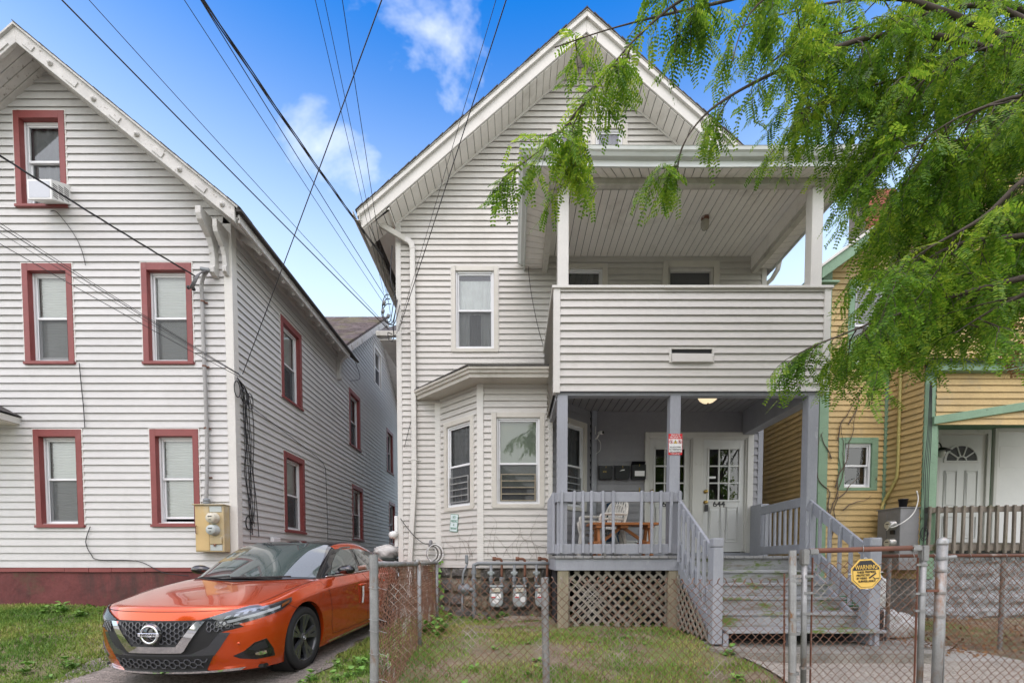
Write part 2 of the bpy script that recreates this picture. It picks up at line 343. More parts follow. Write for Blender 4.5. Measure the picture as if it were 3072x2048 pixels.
M['slab'] = pmat('dirty_shaded_concrete', (0.24, 0.225, 0.195), 0.9, 0.25, 4, 0.7, 70, patches=[((0.10, 0.095, 0.075), 5, 0.52, 0.7, (1, 1, 3))], fine=0.25, dist=0.008)  # darkened both for dirt and for the shade on the slab's face
M['bark'] = pmat('branch_bark', (0.075, 0.058, 0.045), 0.9, 0.3, 10, 0.6, 60, fine=0.2)
# ------------------------------------------------------------------ building elements
rnd = random.Random(7)
def siding(parent, fr, v0, v1, pitch, lf, rf, opens, mat, depth=0.022, back=0.001, name='siding_board', jit=0.0014, vbase=None):
    lf_ = lf if callable(lf) else (lambda v: lf)
    rf_ = rf if callable(rf) else (lambda v: rf)
    base = v0 if vbase is None else vbase
    k = math.floor((v0 - base) / pitch + 1e-6)
    while base + k * pitch < v1 - 0.008:
        ca = base + k * pitch; cbb = ca + pitch; k += 1
        za = max(ca, v0); zb = min(cbb, v1)
        cuts = sorted({za, zb} | {z for o in opens for z in (o[2], o[3]) if za + 0.004 < z < zb - 0.004})
        bands = []
        for a, b in zip(cuts[:-1], cuts[1:]):
            zm = (a + b) / 2
            iv = [(None, None)]
            L0, R0 = lf_(zm), rf_(zm)
            if R0 - L0 < 0.02: continue
            segs = [(L0, R0)]
            for o in opens:
                if o[2] < zm < o[3]:
                    ns = []
                    for s0, s1 in segs:
                        if o[1] <= s0 or o[0] >= s1: ns.append((s0, s1)); continue
                        if o[0] > s0: ns.append((s0, o[0]))
                        if o[1] < s1: ns.append((o[1], s1))
                    segs = ns
            bands.append((a, b, L0, R0, segs))
        def piece(mb, a, b, L0, R0, s0, s1):
            n = max(1, int((s1 - s0) / 0.8)); bidx = len(mb.v)
            la, lb, ra, rb = lf_(a), lf_(b), rf_(a), rf_(b)
            if lb > rb: lb = rb = (la + ra) / 2
            def u_at(t, top):
                u = s0 + (s1 - s0) * t
                if s0 == L0 and t == 0: return lb if top else la
                if s1 == R0 and t == 1: return rb if top else ra
                return u
            for i in range(n + 1):
                t = i / n
                ja = rnd.uniform(-jit, jit); jw = rnd.uniform(-jit, jit)
                fa = (a - ca) / pitch; fb = (b - ca) / pitch
                wa = depth + (back - depth) * fa + jw; wb = depth + (back - depth) * fb
                low = a <= ca + 1e-6
                za_ = a + (ja if low else 0)
                mb.v.append(mb.pt((u_at(t, 0), za_, wa)))
                mb.v.append(mb.pt((u_at(t, 1), b, wb)))
                mb.v.append(mb.pt((u_at(t, 0), za_ + .0006, wa - .003)))
                mb.v.append(mb.pt((u_at(t, 0), za_ + (.015 if low else .001), wa - .0045)))
                mb.v.append(mb.pt((u_at(t, 0), za_ + (.015 if low else .001), back - .003)))
                mb.v.append(mb.pt((u_at(t, 1), b + .016, wb - .002)))
            for i in range(n):
                q = bidx + 6 * i
                mb.f.append((q, q + 6, q + 7, q + 1)); mb.f.append((q + 2, q + 8, q + 6, q)); mb.f.append((q + 3, q + 9, q + 8, q + 2)); mb.f.append((q + 4, q + 10, q + 9, q + 3)); mb.f.append((q + 1, q + 7, q + 11, q + 5))
        if len(bands) == 1:
            a, b, L0, R0, segs = bands[0]
            for s0, s1 in segs:
                if s1 - s0 < 0.01: continue
                mb = MB(fr); piece(mb, a, b, L0, R0, s0, s1); mb.build(name, mat, parent)
        elif bands:
            mb = MB(fr)
            for a, b, L0, R0, segs in bands:
                for s0, s1 in segs:
                    if s1 - s0 > 0.01: piece(mb, a, b, L0, R0, s0, s1)
            if mb.v: mb.build(name, mat, parent)

def ring(mb, u0, u1, v0, v1, wl, wr, wt, wb, w0, w1):     # rectangular frame
    mb.box((u0, v0, w0), (u0 + wl, v1, w1)); mb.box((u1 - wr, v0, w0), (u1, v1, w1))
    mb.box((u0 + wl, v1 - wt, w0), (u1 - wr, v1, w1)); mb.box((u0 + wl, v0, w0), (u1 - wr, v0 + wb, w1))

def blind(fr, u0, u1, v0, v1, wv, mat, parent, pitch=0.025):
    mb = MB(fr); v = v1; rows = []
    k = 0
    while v > v0:
        rows.append((v, wv + (0.008 if k % 2 else -0.004))); v -= pitch / 2; k += 1
    for (a, wa), (b, wb) in zip(rows[:-1], rows[1:]):
        mb.poly([(u0, b, wb), (u1, b, wb), (u1, a, wa), (u0, a, wa)])
    return mb.build('blind', mat, parent)
def curtain(fr, u0, u1, v0, v1, wv, mat, parent, amp=0.018, waves=6, flare=0.0, seed=0):
    mb = MB(fr); n = 40; rr = random.Random(seed); ph = rr.uniform(0, 6)
    rows = 6
    for j in range(rows + 1):
        t = j / rows; v = v1 + (v0 - v1) * t
        for i in range(n + 1):
            s = i / n
            u = u0 + (u1 - u0) * s
            mb.v.append(mb.pt((u, v, wv + amp * (0.5 + t) * math.sin(s * waves * 6.283 + ph + 0.8 * math.sin(s * 9)))))
    for j in range(rows):
        for i in range(n):
            a = j * (n + 1) + i
            mb.f.append((a + n + 1, a + n + 2, a + 1, a))
    return mb.build('curtain', mat, parent, smooth=True)

def window(parent, fr, u0, u1, v0, v1, kind='red', fill='blind', lower='screen', split=0.5, open_low=0.0, seed=0, label=None):
    """double-hung window; outer size of the casing is given; returns the opening that the siding leaves out"""
    rr = random.Random(seed)
    if kind == 'red':
        cs, ct, cbm, proud, rec, cm, jw = 0.088, 0.11, 0.045, 0.026, -0.07, M['red'], 0.018
    elif kind == 'vinyl':
        cs, ct, cbm, proud, rec, cm, jw = 0.075, 0.075, 0.06, 0.03, -0.02, M['almond'], 0.014
    elif kind == 'green':
        cs, ct, cbm, proud, rec, cm, jw = 0.11, 0.10, 0.05, 0.024, -0.03, M['green'], 0.0
    else:
        cs, ct, cbm, proud, rec, cm, jw = 0.08, 0.08, 0.06, 0.028, -0.03, M['trim'], 0.014
    mb = MB(fr)
    ring(mb, u0 + jw, u1 - jw, v0, v1 - jw, cs, cs, ct, cbm, -0.10, proud)
    if kind == 'red':                                     # sloping sill nose
        mb.box((u0 + jw - 0.012, v0 - 0.012, -0.05), (u1 - jw + 0.012, v0 + 0.028, proud + 0.022))
    o = mb.build('window', cm, parent, bevel=0.003)
    if label: o['label'] = label
    if jw:
        mj = MB(fr); ring(mj, u0, u1, v0 + 0.03, v1, jw - 0.001, jw - 0.001, jw - 0.001, 0.0, 0.0, proud - 0.008)
        mj.build('casing_edge', M['trim'], o)
    a0, a1, b0, b1 = u0 + jw + cs, u1 - jw - cs, v0 + cbm, v1 - jw - ct
    f = MB(fr); ring(f, a0 - 0.004, a1 + 0.004, b0 - 0.004, b1 + 0.004, 0.036, 0.036, 0.036, 0.036, rec - 0.05, rec + 0.018)
    f.build('frame', M['vframe'], o, bevel=0.003)
    c0, c1, d0, d1 = a0 + 0.034, a1 - 0.034, b0 + 0.034, b1 - 0.034
    vm = d0 + (d1 - d0) * split
    s = MB(fr); ring(s, c0, c1, vm - 0.014, d1, 0.024, 0.024, 0.024, 0.032, rec - 0.025, rec + 0.002)
    s.build('sash', M['vframe'], o, bevel=0.002)
    l0 = d0 + open_low
    s = MB(fr); ring(s, c0, c1, l0, vm + 0.016 + open_low, 0.026, 0.026, 0.03, 0.034, rec - 0.052, rec - 0.027)
    s.build('sash', M['vframe'], o, bevel=0.002)
    p = MB(fr); p.poly([(c0 + .02, vm, rec - 0.012), (c1 - .02, vm, rec - 0.012), (c1 - .02, d1 - .02, rec - 0.012), (c0 + .02, d1 - .02, rec - 0.012)])
    p.build('pane', M['glass'], o)
    p = MB(fr); p.poly([(c0 + .02, l0, rec - 0.04), (c1 - .02, l0, rec - 0.04), (c1 - .02, vm, rec - 0.04), (c0 + .02, vm, rec - 0.04)])
    p.build('pane', M['glass'], o)
    if lower == 'screen':
        p = MB(fr); ring(p, c0 + .004, c1 - .004, d0, vm, 0.012, 0.012, 0.012, 0.012, rec - 0.006, rec + 0.004)
        p.build('screen_frame', M['vframe'], o)
        p = MB(fr); p.poly([(c0 + .01, d0, rec - 0.001), (c1 - .01, d0, rec - 0.001), (c1 - .01, vm - .012, rec - 0.001), (c0 + .01, vm - .012, rec - 0.001)])
        p.build('screen', M['screenm'], o)
    w3 = rec - 0.062
    rb = MB(fr)                                           # near-black box behind the pane, its colour stands in for an unlit room
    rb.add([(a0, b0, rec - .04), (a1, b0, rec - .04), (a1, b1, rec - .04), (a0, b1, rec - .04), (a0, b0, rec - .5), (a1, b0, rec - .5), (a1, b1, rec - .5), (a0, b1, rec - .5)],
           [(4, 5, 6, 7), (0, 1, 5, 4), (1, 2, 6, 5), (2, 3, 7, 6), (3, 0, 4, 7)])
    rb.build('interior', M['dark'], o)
    if fill == 'blind': blind(fr, c0, c1, d0 + 0.02 + open_low * 1.0, d1, w3, M['blind'], o)
    elif fill == 'blindup': blind(fr, c0, c1, vm - 0.05, d1, w3, M['blind'], o)
    elif fill == 'curtain': curtain(fr, c0, c1, d0, d1 - 0.10, w3, M['curtain'], o, seed=seed)
    elif fill == 'grey': curtain(fr, c0, c1, d0, d1, w3, M['curtaing'], o, seed=seed, waves=4)
    elif fill == 'shade':
        q = MB(fr); q.box((c0, vm - 0.35, w3 - .004), (c1, d1, w3)); q.build('roller_shade', M['shadeg'], o)
    elif fill == 'drapes':
        curtain(fr, c0, c1, vm - 0.04, d1 - 0.09, w3, M['curtain'], o, seed=seed, waves=7, amp=.01)
        curtain(fr, c0, c0 + (c1 - c0) * 0.33, d0, vm, w3 - .04, M['curtain'], o, seed=seed + 1, waves=2)
        curtain(fr, c1 - (c1 - c0) * 0.34, c1, d0, vm, w3 - .04, M['curtain'], o, seed=seed + 2, waves=2)
        curtain(fr, c0 + .1, c1 - .1, d0, vm, w3 - .09, M['curtaing'], o, seed=seed + 3, waves=4)
        q = MB(fr); q.box((c0, d1 - 0.10, w3 - .01), (c1, d1 - 0.085, w3 + .004)); q.build('curtain_rod', M['whitep'], o)
    return (a0 - 0.01, a1 + 0.01, b0 - 0.01, b1 + 0.01)

sm = bpy.data.materials.new('insect_screen_mesh'); sm.use_nodes = True
_n = sm.node_tree.nodes; _n.clear(); _o = _n.new('ShaderNodeOutputMaterial'); _m = _n.new('ShaderNodeMixShader'); _t = _n.new('ShaderNodeBsdfTransparent'); _d = _n.new('ShaderNodeBsdfDiffuse')
_d.inputs[0].default_value = (0.11, 0.115, 0.12, 1); _m.inputs[0].default_value = 0.5
sm.node_tree.links.new(_t.outputs[0], _m.inputs[1]); sm.node_tree.links.new(_d.outputs[0], _m.inputs[2]); sm.node_tree.links.new(_m.outputs[0], _o.inputs[0])
M['screenm'] = sm

def strips(parent, corners, width, mat, name, thick=0.012, gap=0.006, along=None):
    """boards filling the quad a-b-c-d; boards run from a-b to d-c, laid side by side along a->b"""
    a, b, c, d = [Vector(p) for p in corners]
    n = max(1, round((b - a).length / width)); nrm = (b - a).cross(d - a).normalized()
    for i in range(n):
        t0, t1 = i / n, (i + 1) / n
        L = (b - a).length; g0 = gap / 2 / L
        p0, p1 = a.lerp(b, t0 + g0), a.lerp(b, t1 - g0); q0, q1 = d.lerp(c, t0 + g0), d.lerp(c, t1 - g0)
        mb = MB(); h = nrm * thick; e = (p1 - p0).normalized() * 0.004
        # faces: visible side on -h with eased edges
        mb.add([tuple(x) for x in (p0 + e - h, p1 - e - h, q1 - e - h, q0 + e - h, p0 - h * .5, p1 - h * .5, q1 - h * .5, q0 - h * .5, p0, p1, q1, q0)],
               [(0, 3, 2, 1), (0, 1, 5, 4), (1, 2, 6, 5), (2, 3, 7, 6), (3, 0, 4, 7), (4, 5, 9, 8), (5, 6, 10, 9), (6, 7, 11, 10), (7, 4, 8, 11)])
        mb.build(name, mat, parent)
    sub = MB(); sub.poly([tuple(x + nrm * 0.001) for x in (a, b, c, d)]); 
    return sub.build(name + '_backing', M['dark'], parent)

def slab(mb, pts, th):                       # roof slab: pts ring, thickness downwards along the normal
    pts = [Vector(p) for p in pts]; n = (pts[1] - pts[0]).cross(pts[2] - pts[0]).normalized()
    if n.z < 0: n = -n
    mb.prism3(pts, -n * th)

# ================================================================== LEFT HOUSE
PL = 0.1143
CX, CY = -4.34, 7.05                          # corner of the left house
LH = thing('white_house', 'white clapboard house with red window trim and peeling gable board at left', 'house', (-7.0, 9.0, 0.5))
FL = FRONT(CY); FS = Fr((CX, 0, 0), (0, 1, 0), (1, 0, 0))
PKX, PKZ, SL = -7.06, 8.60, 0.81              # underside of the gable roof
def Lroof(x): return PKZ - SL * abs(x - PKX)
LZ0 = 1.10
ops = []
for i, (u0, u1, v0, v1, fl, sp, lw, op) in enumerate([
        (-7.565, -6.765, 4.246, 5.775, 'blind', 0.50, 'screen', 0.03), (-5.735, -4.925, 4.246, 5.785, 'blind', 0.50, 'screen', 0.0),
        (-7.495, -6.71, 1.735, 3.262, 'blind', 0.52, 'screen', 0.0), (-5.68, -4.888, 1.745, 3.268, 'blind', 0.52, 'none', 0.045)]):
    ops.append(window(LH, FL, u0, u1, v0, v1, 'red', fl, lw, sp, op, seed=i))
ops.append(window(LH, FL, -7.60, -6.79, 6.60, 8.03, 'red', 'grey', 'none', 0.55, 0.0, seed=9))
cw = 0.105
Llim = lambda v: max(-9.76 + cw, PKX - (PKZ - v) / SL)
Rlim = lambda v: min(CX - cw, PKX + (PKZ - v) / SL)
siding(LH, FL, LZ0, PKZ - 0.05, PL, Llim, Rlim, ops, M['vinylL'])
# side wall and its rear cross gable in one plane
GY, GZ, GS = 14.55, 8.70, 0.71
def side_top(y):
    return 6.30 if y < 11.0 else min(GZ, GZ - GS * abs(y - GY))
ops = []
spec = [(8.45, 9.30, 4.27, 5.80, 'red', 'blindup'), (8.47, 9.34, 1.76, 3.30, 'red', 'blindup'), (11.90, 12.80, 4.27, 5.78, 'red', 'grey'), (12.03, 12.95, 1.76, 3.28, 'red', 'blind'),
        (15.4, 16.25, 4.27, 5.76, 'red', 'grey'), (15.62, 16.45, 1.76, 3.29, 'red', 'blindup'), (14.10, 14.92, 6.72, 7.95, 'white', 'grey')]
for i, (u0, u1, v0, v1, kd, fl) in enumerate(spec):
    ops.append(window(LH, FS, u0, u1, v0, v1, kd, fl, 'screen', 0.5, 0, seed=20 + i))
siding(LH, FS, LZ0 + 0.06, 6.30, PL, CY + cw, lambda v: 18.0 if v < 6.3 else 0, ops, M['vinylL'])
siding(LH, FS, 6.30, GZ - 0.04, PL, lambda v: GY - (GZ - v) / GS, lambda v: GY + (GZ - v) / GS, ops, M['vinylL'], vbase=LZ0 + 0.06)
mb = MB(); mb.box((CX - cw, CY - 0.022, LZ0 - 0.01), (CX + 0.022, CY + cw, 6.35)); mb.build('corner_board', M['trim'], LH, bevel=0.004)
mb = MB()                                                   # inner shell so that no light leaks through
mb.box((-9.7, CY + 0.62, 0.3), (CX - 0.62, 17.9, 6.2)); mb.build('wall', M['dark'], LH)
# foundation
mb = MB(); n = 60
for k in range(2):
    pass
fb = MB()
fb.box((-9.8, CY + 0.01, -0.3), (CX - 0.01, 18.0, LZ0 - 0.075)); fb.build('foundation', M['redfound'], LH)
xx = -9.76
while xx < CX - 0.05:                                       # cracked board strip over the foundation
    ln = rnd.uniform(0.35, 0.9); x1 = min(xx + ln, CX)
    mb = MB(); mb.box((xx, CY - 0.016 + rnd.uniform(-.004, .003), LZ0 - 0.07 + rnd.uniform(-.006, .006)), (x1 - 0.006, CY + 0.03, LZ0 - 0.004)); mb.build('water_table_board', M['red'], LH)
    xx = x1
mb = MB(); mb.box((CX - 0.03, CY + 0.004, LZ0 - 0.07), (CX + 0.016, 18, LZ0 + 0.05)); mb.build('water_table_board', M['red'], LH)
# roof of the front gable
RY0 = 6.62
roof = MB()
for sgn in (1, -1):
    xe = PKX + sgn * 3.13; zt = 0.20
    slab(roof, [(PKX, RY0 + .02, PKZ + zt), (xe, RY0 + .02, Lroof(xe) + zt), (xe, 11.6, Lroof(xe) + zt), (PKX, 11.6, PKZ + zt)], 0.05)
ro = roof.build('roof', M['shingle'], LH)
def rake_board(xa, xb, z0f, hgt, y0, y1, mat, parent, name='rake_board'):
    mb = MB(); mb.prism3([(xa, y0, z0f(xa) ), (xb, y0, z0f(xb)), (xb, y0, z0f(xb) + hgt), (xa, y0, z0f(xa) + hgt)], (0, y1 - y0, 0))
    return mb.build(name, mat, parent, bevel=0.004)
for sgn in (1, -1):
    xe = PKX + sgn * 3.05
    rb = rake_board(PKX, xe, lambda x: Lroof(x) - 0.05, 0.215, RY0, RY0 + 0.045, M['oldpaint'], LH)
    L = 3.05 / math.cos(math.atan(SL))
    for t in np.arange(0.03, 0.98, 0.105):                    # raised blocks and round knobs on the board
        x = PKX + sgn * (0.10 + t * 2.85); z = Lroof(x) + 0.045
        d = Vector((sgn, 0, -SL)).normalized()
        if int(round(t / 0.105)) % 2 == 0:
            b = MB(); b.bar(Vector((x, RY0 - 0.006, z)) - d * 0.085, Vector((x, RY0 - 0.006, z)) + d * 0.085, 0.016, 0.075, up=(sgn * SL, 0, 1)); b.build('block', M['oldpaint'], rb)
        else:
            b = MB(); b.lathe([(0.038, -.001), (0.038, 0.012), (0.024, 0.02), (0.022, 0.034), (0.012, 0.04), (0, 0.04)], (x, RY0, z), (0, -1, 0), 14); b.build('knob', M['oldpaint'], rb, smooth=True)
    # thin drip edge and shingle edge over the board
    e = MB(); e.prism3([(PKX, RY0 - .03, PKZ + .165), (xe + sgn * .06, RY0 - .03, Lroof(xe + sgn * .06) + .165), (xe + sgn * .06, RY0 - .03, Lroof(xe + sgn * .06) + .195), (PKX, RY0 - .03, PKZ + .195)], (0, .12, 0)); e.build('drip_edge', M['oldpaint'], ro)
    # soffit planks of the overhang
    a = (PKX, RY0 + .045, PKZ); b = (PKX, CY + .02, PKZ)
    xe2 = PKX + sgn * 3.0
    quad = [(PKX, RY0 + .045, PKZ), (PKX, CY + .02, PKZ), (xe2, CY + .02, Lroof(xe2)), (xe2, RY0 + .045, Lroof(xe2))]
    if sgn > 0: quad = [quad[1], quad[0], quad[3], quad[2]]
    strips(LH, quad, 0.11, M['oldpaint'], 'soffit_plank', thick=0.014, gap=0.005)
# shingle edge pieces along the right rake
for i in range(17):
    t0, t1 = i / 17, (i + 1) / 17; x0 = PKX + 3.16 * t0; x1 = PKX + 3.16 * t1
    mb = MB(); q = rnd.uniform(.0, .012)
    mb.prism3([(x0, RY0 - .045 + q, Lroof(x0) + .199), (x1, RY0 - .045 + q, Lroof(x1) + .197), (x1, RY0 - .045 + q, Lroof(x1) + .206), (x0, RY0 - .045 + q, Lroof(x0) + .212)], (0, .3, 0)); mb.build('shingle', M['shingle'], ro)
# side eave: fascia, soffit and rafter tails
ZE = Lroof(CX) - 0.02
eo = MB(); eo.prism3([(CX - .02, RY0 + .05, ZE + .01), (-3.98, RY0 + .05, Lroof(-3.98) + .02), (-3.98, RY0 + .05, Lroof(-3.98) + .05), (CX - .02, RY0 + .05, ZE + .05)], (0, 4.42, 0)); eo.build('eave_soffit', M['oldpaint'], LH)
eb = MB(); eb.box((-4.0, RY0 + .05, Lroof(-3.98) - .015), (-3.965, 11.05, Lroof(-3.98) + .105)); eb.build('eave_fascia', M['oldpaint'], LH, bevel=.004)
ed = MB(); ed.box((-3.972, RY0 - .02, Lroof(-3.98) + .10), (-3.90, 11.08, Lroof(-3.98) + .135)); ed.build('shingle_edge', M['shingle'], ro)
for i in range(11):
    y = 7.25 + i * 0.36
    mb = MB(); prof = [(CX, ZE + .02), (-4.0, Lroof(-3.98) + .02), (-4.0, Lroof(-3.98) - .035), (-4.03, Lroof(-3.98) - .06), (-4.10, Lroof(-4.1) - .075), (CX, ZE - .10)]
    mb.prism3([(p[0], y, p[1]) for p in prof], (0, 0.055, 0)); mb.build('rafter_tail', M['oldpaint'], LH, bevel=.003)
mb = MB(); mb.box((CX - .01, CY + .08, ZE - .16), (CX + .03, 11.2, ZE - .0)); mb.build('frieze_board', M['trim'], LH, bevel=.004)
# corbel brackets
def corbel(fr, u0, u1, vtop, h, dep, name='bracket'):
    mb = MB(fr); prof = [(0, 0), (0, dep), (-.10, dep), (-.17, dep * .93), (-.24, dep * .70), (-.30, dep * .46), (-.40, dep * .33), (-.55, dep * .27), (-h + .14, dep * .26), (-h + .10, dep * .34), (-h + .03, dep * .34), (-h, dep * .2), (-h, 0)]
    n = len(prof)
    mb.add([(u0, vtop + a, b) for a, b in prof] + [(u1, vtop + a, b) for a, b in prof], [tuple(range(n)), tuple(reversed(range(n, 2*n)))] + [(i, n + i, n + (i+1) % n, (i+1) % n) for i in range(n)])
    return mb.build(name, M['oldpaint'], LH, bevel=.004)
corbel(FL, -4.60, -4.52, 6.33, 0.80, 0.40)
corbel(FL, -4.42, -4.355, 6.22, 0.66, 0.30)
corbel(FS, 11.12, 11.22, 6.42, 0.78, 0.33)
# rear cross gable roof
rc = MB(); XE = -4.02
for sgn in (-1, 1):
    ye = GY + sgn * 3.62
    slab(rc, [(XE, GY, GZ + .26), (XE, ye, GZ + .26 - GS * 3.62), (-9.7, ye, GZ + .26 - GS * 3.62), (-9.7, GY, GZ + .26)], 0.05)
rr_ = rc.build('roof', M['mossroof'], LH)
L = math.hypot(3.62, GS * 3.62); nc = 30                  # stepped shingle courses on the slope that faces the street
cm = MB()
for k in range(nc):
    t0, t1 = k / nc, (k + 1.15) / nc
    y0, y1 = GY - 3.66 * (1 - t0), GY - 3.66 * (1 - min(t1, 1))
    z0, z1 = GZ + .262 - GS * (GY - y0), GZ + .262 - GS * (GY - y1)
    x = XE + rnd.uniform(0, .01)
    while x > -9.0:
        x2 = x - rnd.choice((0.15, 0.2, 0.28, 0.3)); h = rnd.uniform(.008, .022)
        cm.add([(x, y0, z0), (x2 + .006, y0, z0), (x2 + .006, y0, z0 + h), (x, y0, z0 + h), (x2 + .006, y1, z1 + .004), (x, y1, z1 + .004)], [(0, 1, 2, 3), (3, 2, 4, 5)])
        x = x2
tag(cm.build('shingle', M['mossroof'], rr_), kind='stuff')
for sgn in (-1, 1):
    ye = GY + sgn * 3.5
    mb = MB(); f = lambda y: GZ + .0 - GS * abs(y - GY)
    mb.prism3([(XE, GY, f(GY) + .0), (XE, ye, f(ye) + .0), (XE, ye, f(ye) + .20), (XE, GY, f(GY) + .20)], (-.04, 0, 0)); rb = mb.build('rake_board', M['oldpaint'], LH, bevel=.004)
    mb = MB(); mb.prism3([(XE - .03, GY, f(GY) + .03), (XE - .03, ye, f(ye) + .03), (CX, ye, f(ye) + .03), (CX, GY, f(GY) + .03)], (0, 0, .02)); mb.build('soffit', M['oldpaint'], LH)
    if sgn < 0:
        for t in (0.08, 0.2, 0.3, 0.55, 0.75, 0.9):
            y = GY - 3.45 * (1 - t); b = MB(); d = Vector((0, 1, GS)).normalized(); c = Vector((XE + .005, y, f(y) + .1))
            b.bar(c - d * .07, c + d * .07, .014, .08, up=(0, -GS, 1)); b.build('block', M['oldpaint'], rb)
# small entrance canopy at the left edge of the picture
cn = MB(); cn.prism3([(-9.6, 6.2, 3.42), (-7.70, 6.2, 3.42), (-7.70, 6.2, 3.30), (-9.6, 6.2, 3.30)], (0, 0.06, 0)); cn.prism3([(-7.72, 6.2, 3.42), (-7.72, 7.05, 3.42), (-7.72, 7.05, 3.32), (-7.72, 6.2, 3.32)], (0.05, 0, 0))
cn.build('canopy_fascia', M['trim'], LH, bevel=.004)
cn = MB(); slab(cn, [(-9.65, 6.13, 3.44), (-7.64, 6.13, 3.44), (-8.35, 7.05, 3.80), (-9.65, 7.05, 3.80)], .03); cn.poly([(-7.64, 6.13, 3.44), (-7.64, 7.05, 3.44), (-8.35, 7.05, 3.8)]); cn.build('canopy_roof', M['shingle'], LH)
cn = MB(); cn.box((-9.6, 6.25, 3.31), (-7.71, 7.05, 3.325)); cn.build('canopy_soffit', M['soffit'], LH)
# ================================================================== MAIN HOUSE
PM = 0.1016
MY = 8.0; XL, XR = -2.05, 4.42; APX, APZ, MS = 1.19, 9.77, 0.838
MH = thing('grey_white_house', 'pale vinyl-sided gable house with stacked two-storey front porch, in the middle', 'house', (1.2, 10, 0.3))
FM = FRONT(MY)
def Msof(x): return APZ - MS * abs(x - APX)      # underside of the roof (soffit plane)
Z0 = 1.11
o1 = window(MH, FM, -1.095, -0.25, 4.86, 6.335, 'vinyl', 'drapes', 'screen', 0.50, seed=40)
o2 = window(MH, FM, 0.80, 1.645, 4.86, 6.375, 'vinyl', 'grey', 'screen', 0.46, seed=41)
o4 = window(MH, FM, 1.33, 1.97, 7.50, 8.72, 'vinyl', 'grey', 'none', 0.45, seed=43)
o5 = window(MH, FM, 0.66, 1.29, 7.50, 8.68, 'vinyl', 'grey', 'none', 0.45, seed=44)
o3 = (2.70, 3.50, 3.7, 6.30)                      # balcony door
mb = MB(FM); ring(mb, 2.605, 3.59, 3.85, 6.41, .10, .10, .10, .02, -.08, .03); bd = mb.build('balcony_door', M['almond'], MH, bevel=.004)
mb = MB(FM); ring(mb, 2.70, 3.495, 3.87, 6.315, .045, .045, .06, .02, -.10, -.01); mb.build('frame', M['trim'], bd, bevel=.003)
mb = MB(FM); mb.box((2.745, 3.9, -.09), (3.45, 6.26, -.06)); mb.build('door_leaf', M['screen'], bd)
XA, XB = XL + 0.09, XR - 0.09
siding(MH, FM, Z0, 3.95, PM, XA, -1.28, [], M['vinyl'])
siding(MH, FM, 3.95, 7.06, PM, XA, XB, [o1, o2, o3], M['vinyl'], vbase=Z0)
siding(MH, FM, 7.06, APZ - .02, PM, lambda v: APX - (APZ - v) / MS, lambda v: APX + (APZ - v) / MS, [o4, o5], M['vinyl'], vbase=Z0)
# grey painted wall at the back of the lower porch
gw = [(2.33, 4.24, 1.30, 3.46)]
siding(MH, FM, 1.30, 3.86, PM * 1.25, 1.44, XB, gw, M['greysid'])
mb = MB(FM); mb.box((XL, Z0, -.12), (XA, 7.07, .022)); mb.build('corner_board', M['trim'], MH, bevel=.004)
mb = MB(FM); mb.box((XB, Z0, -.12), (XR, 3.86, .022)); mb.build('corner_board', M['greypaint'], MH, bevel=.004)
mb = MB(FM); mb.box((XB, 3.861, -.12), (XR, 7.07, .022)); mb.build('corner_board', M['trim'], MH, bevel=.004)
mb = MB(); mb.box((XL + .05, MY + .62, 0.2), (XR - .05, 17.5, 7.0)); mb.prism3([(XL, MY + .62, 7.0), (XR, MY + .62, 7.0), (APX, MY + .62, APZ - .05)], (0, 9, 0)); mb.build('wall', M['dark'], MH)  # unseen inner shell, added to stop light leaking through the house
mb = MB(); mb.box((XL + .002, MY + .10, 1.1), (XL + .03, 17.5, 7.05)); mb.build('side_wall', M['vinyl'], MH)
mb = MB(); mb.box((XR - .03, MY + .10, 1.1), (XR - .002, 17.5, 7.05)); mb.build('side_wall', M['vinyl'], MH)
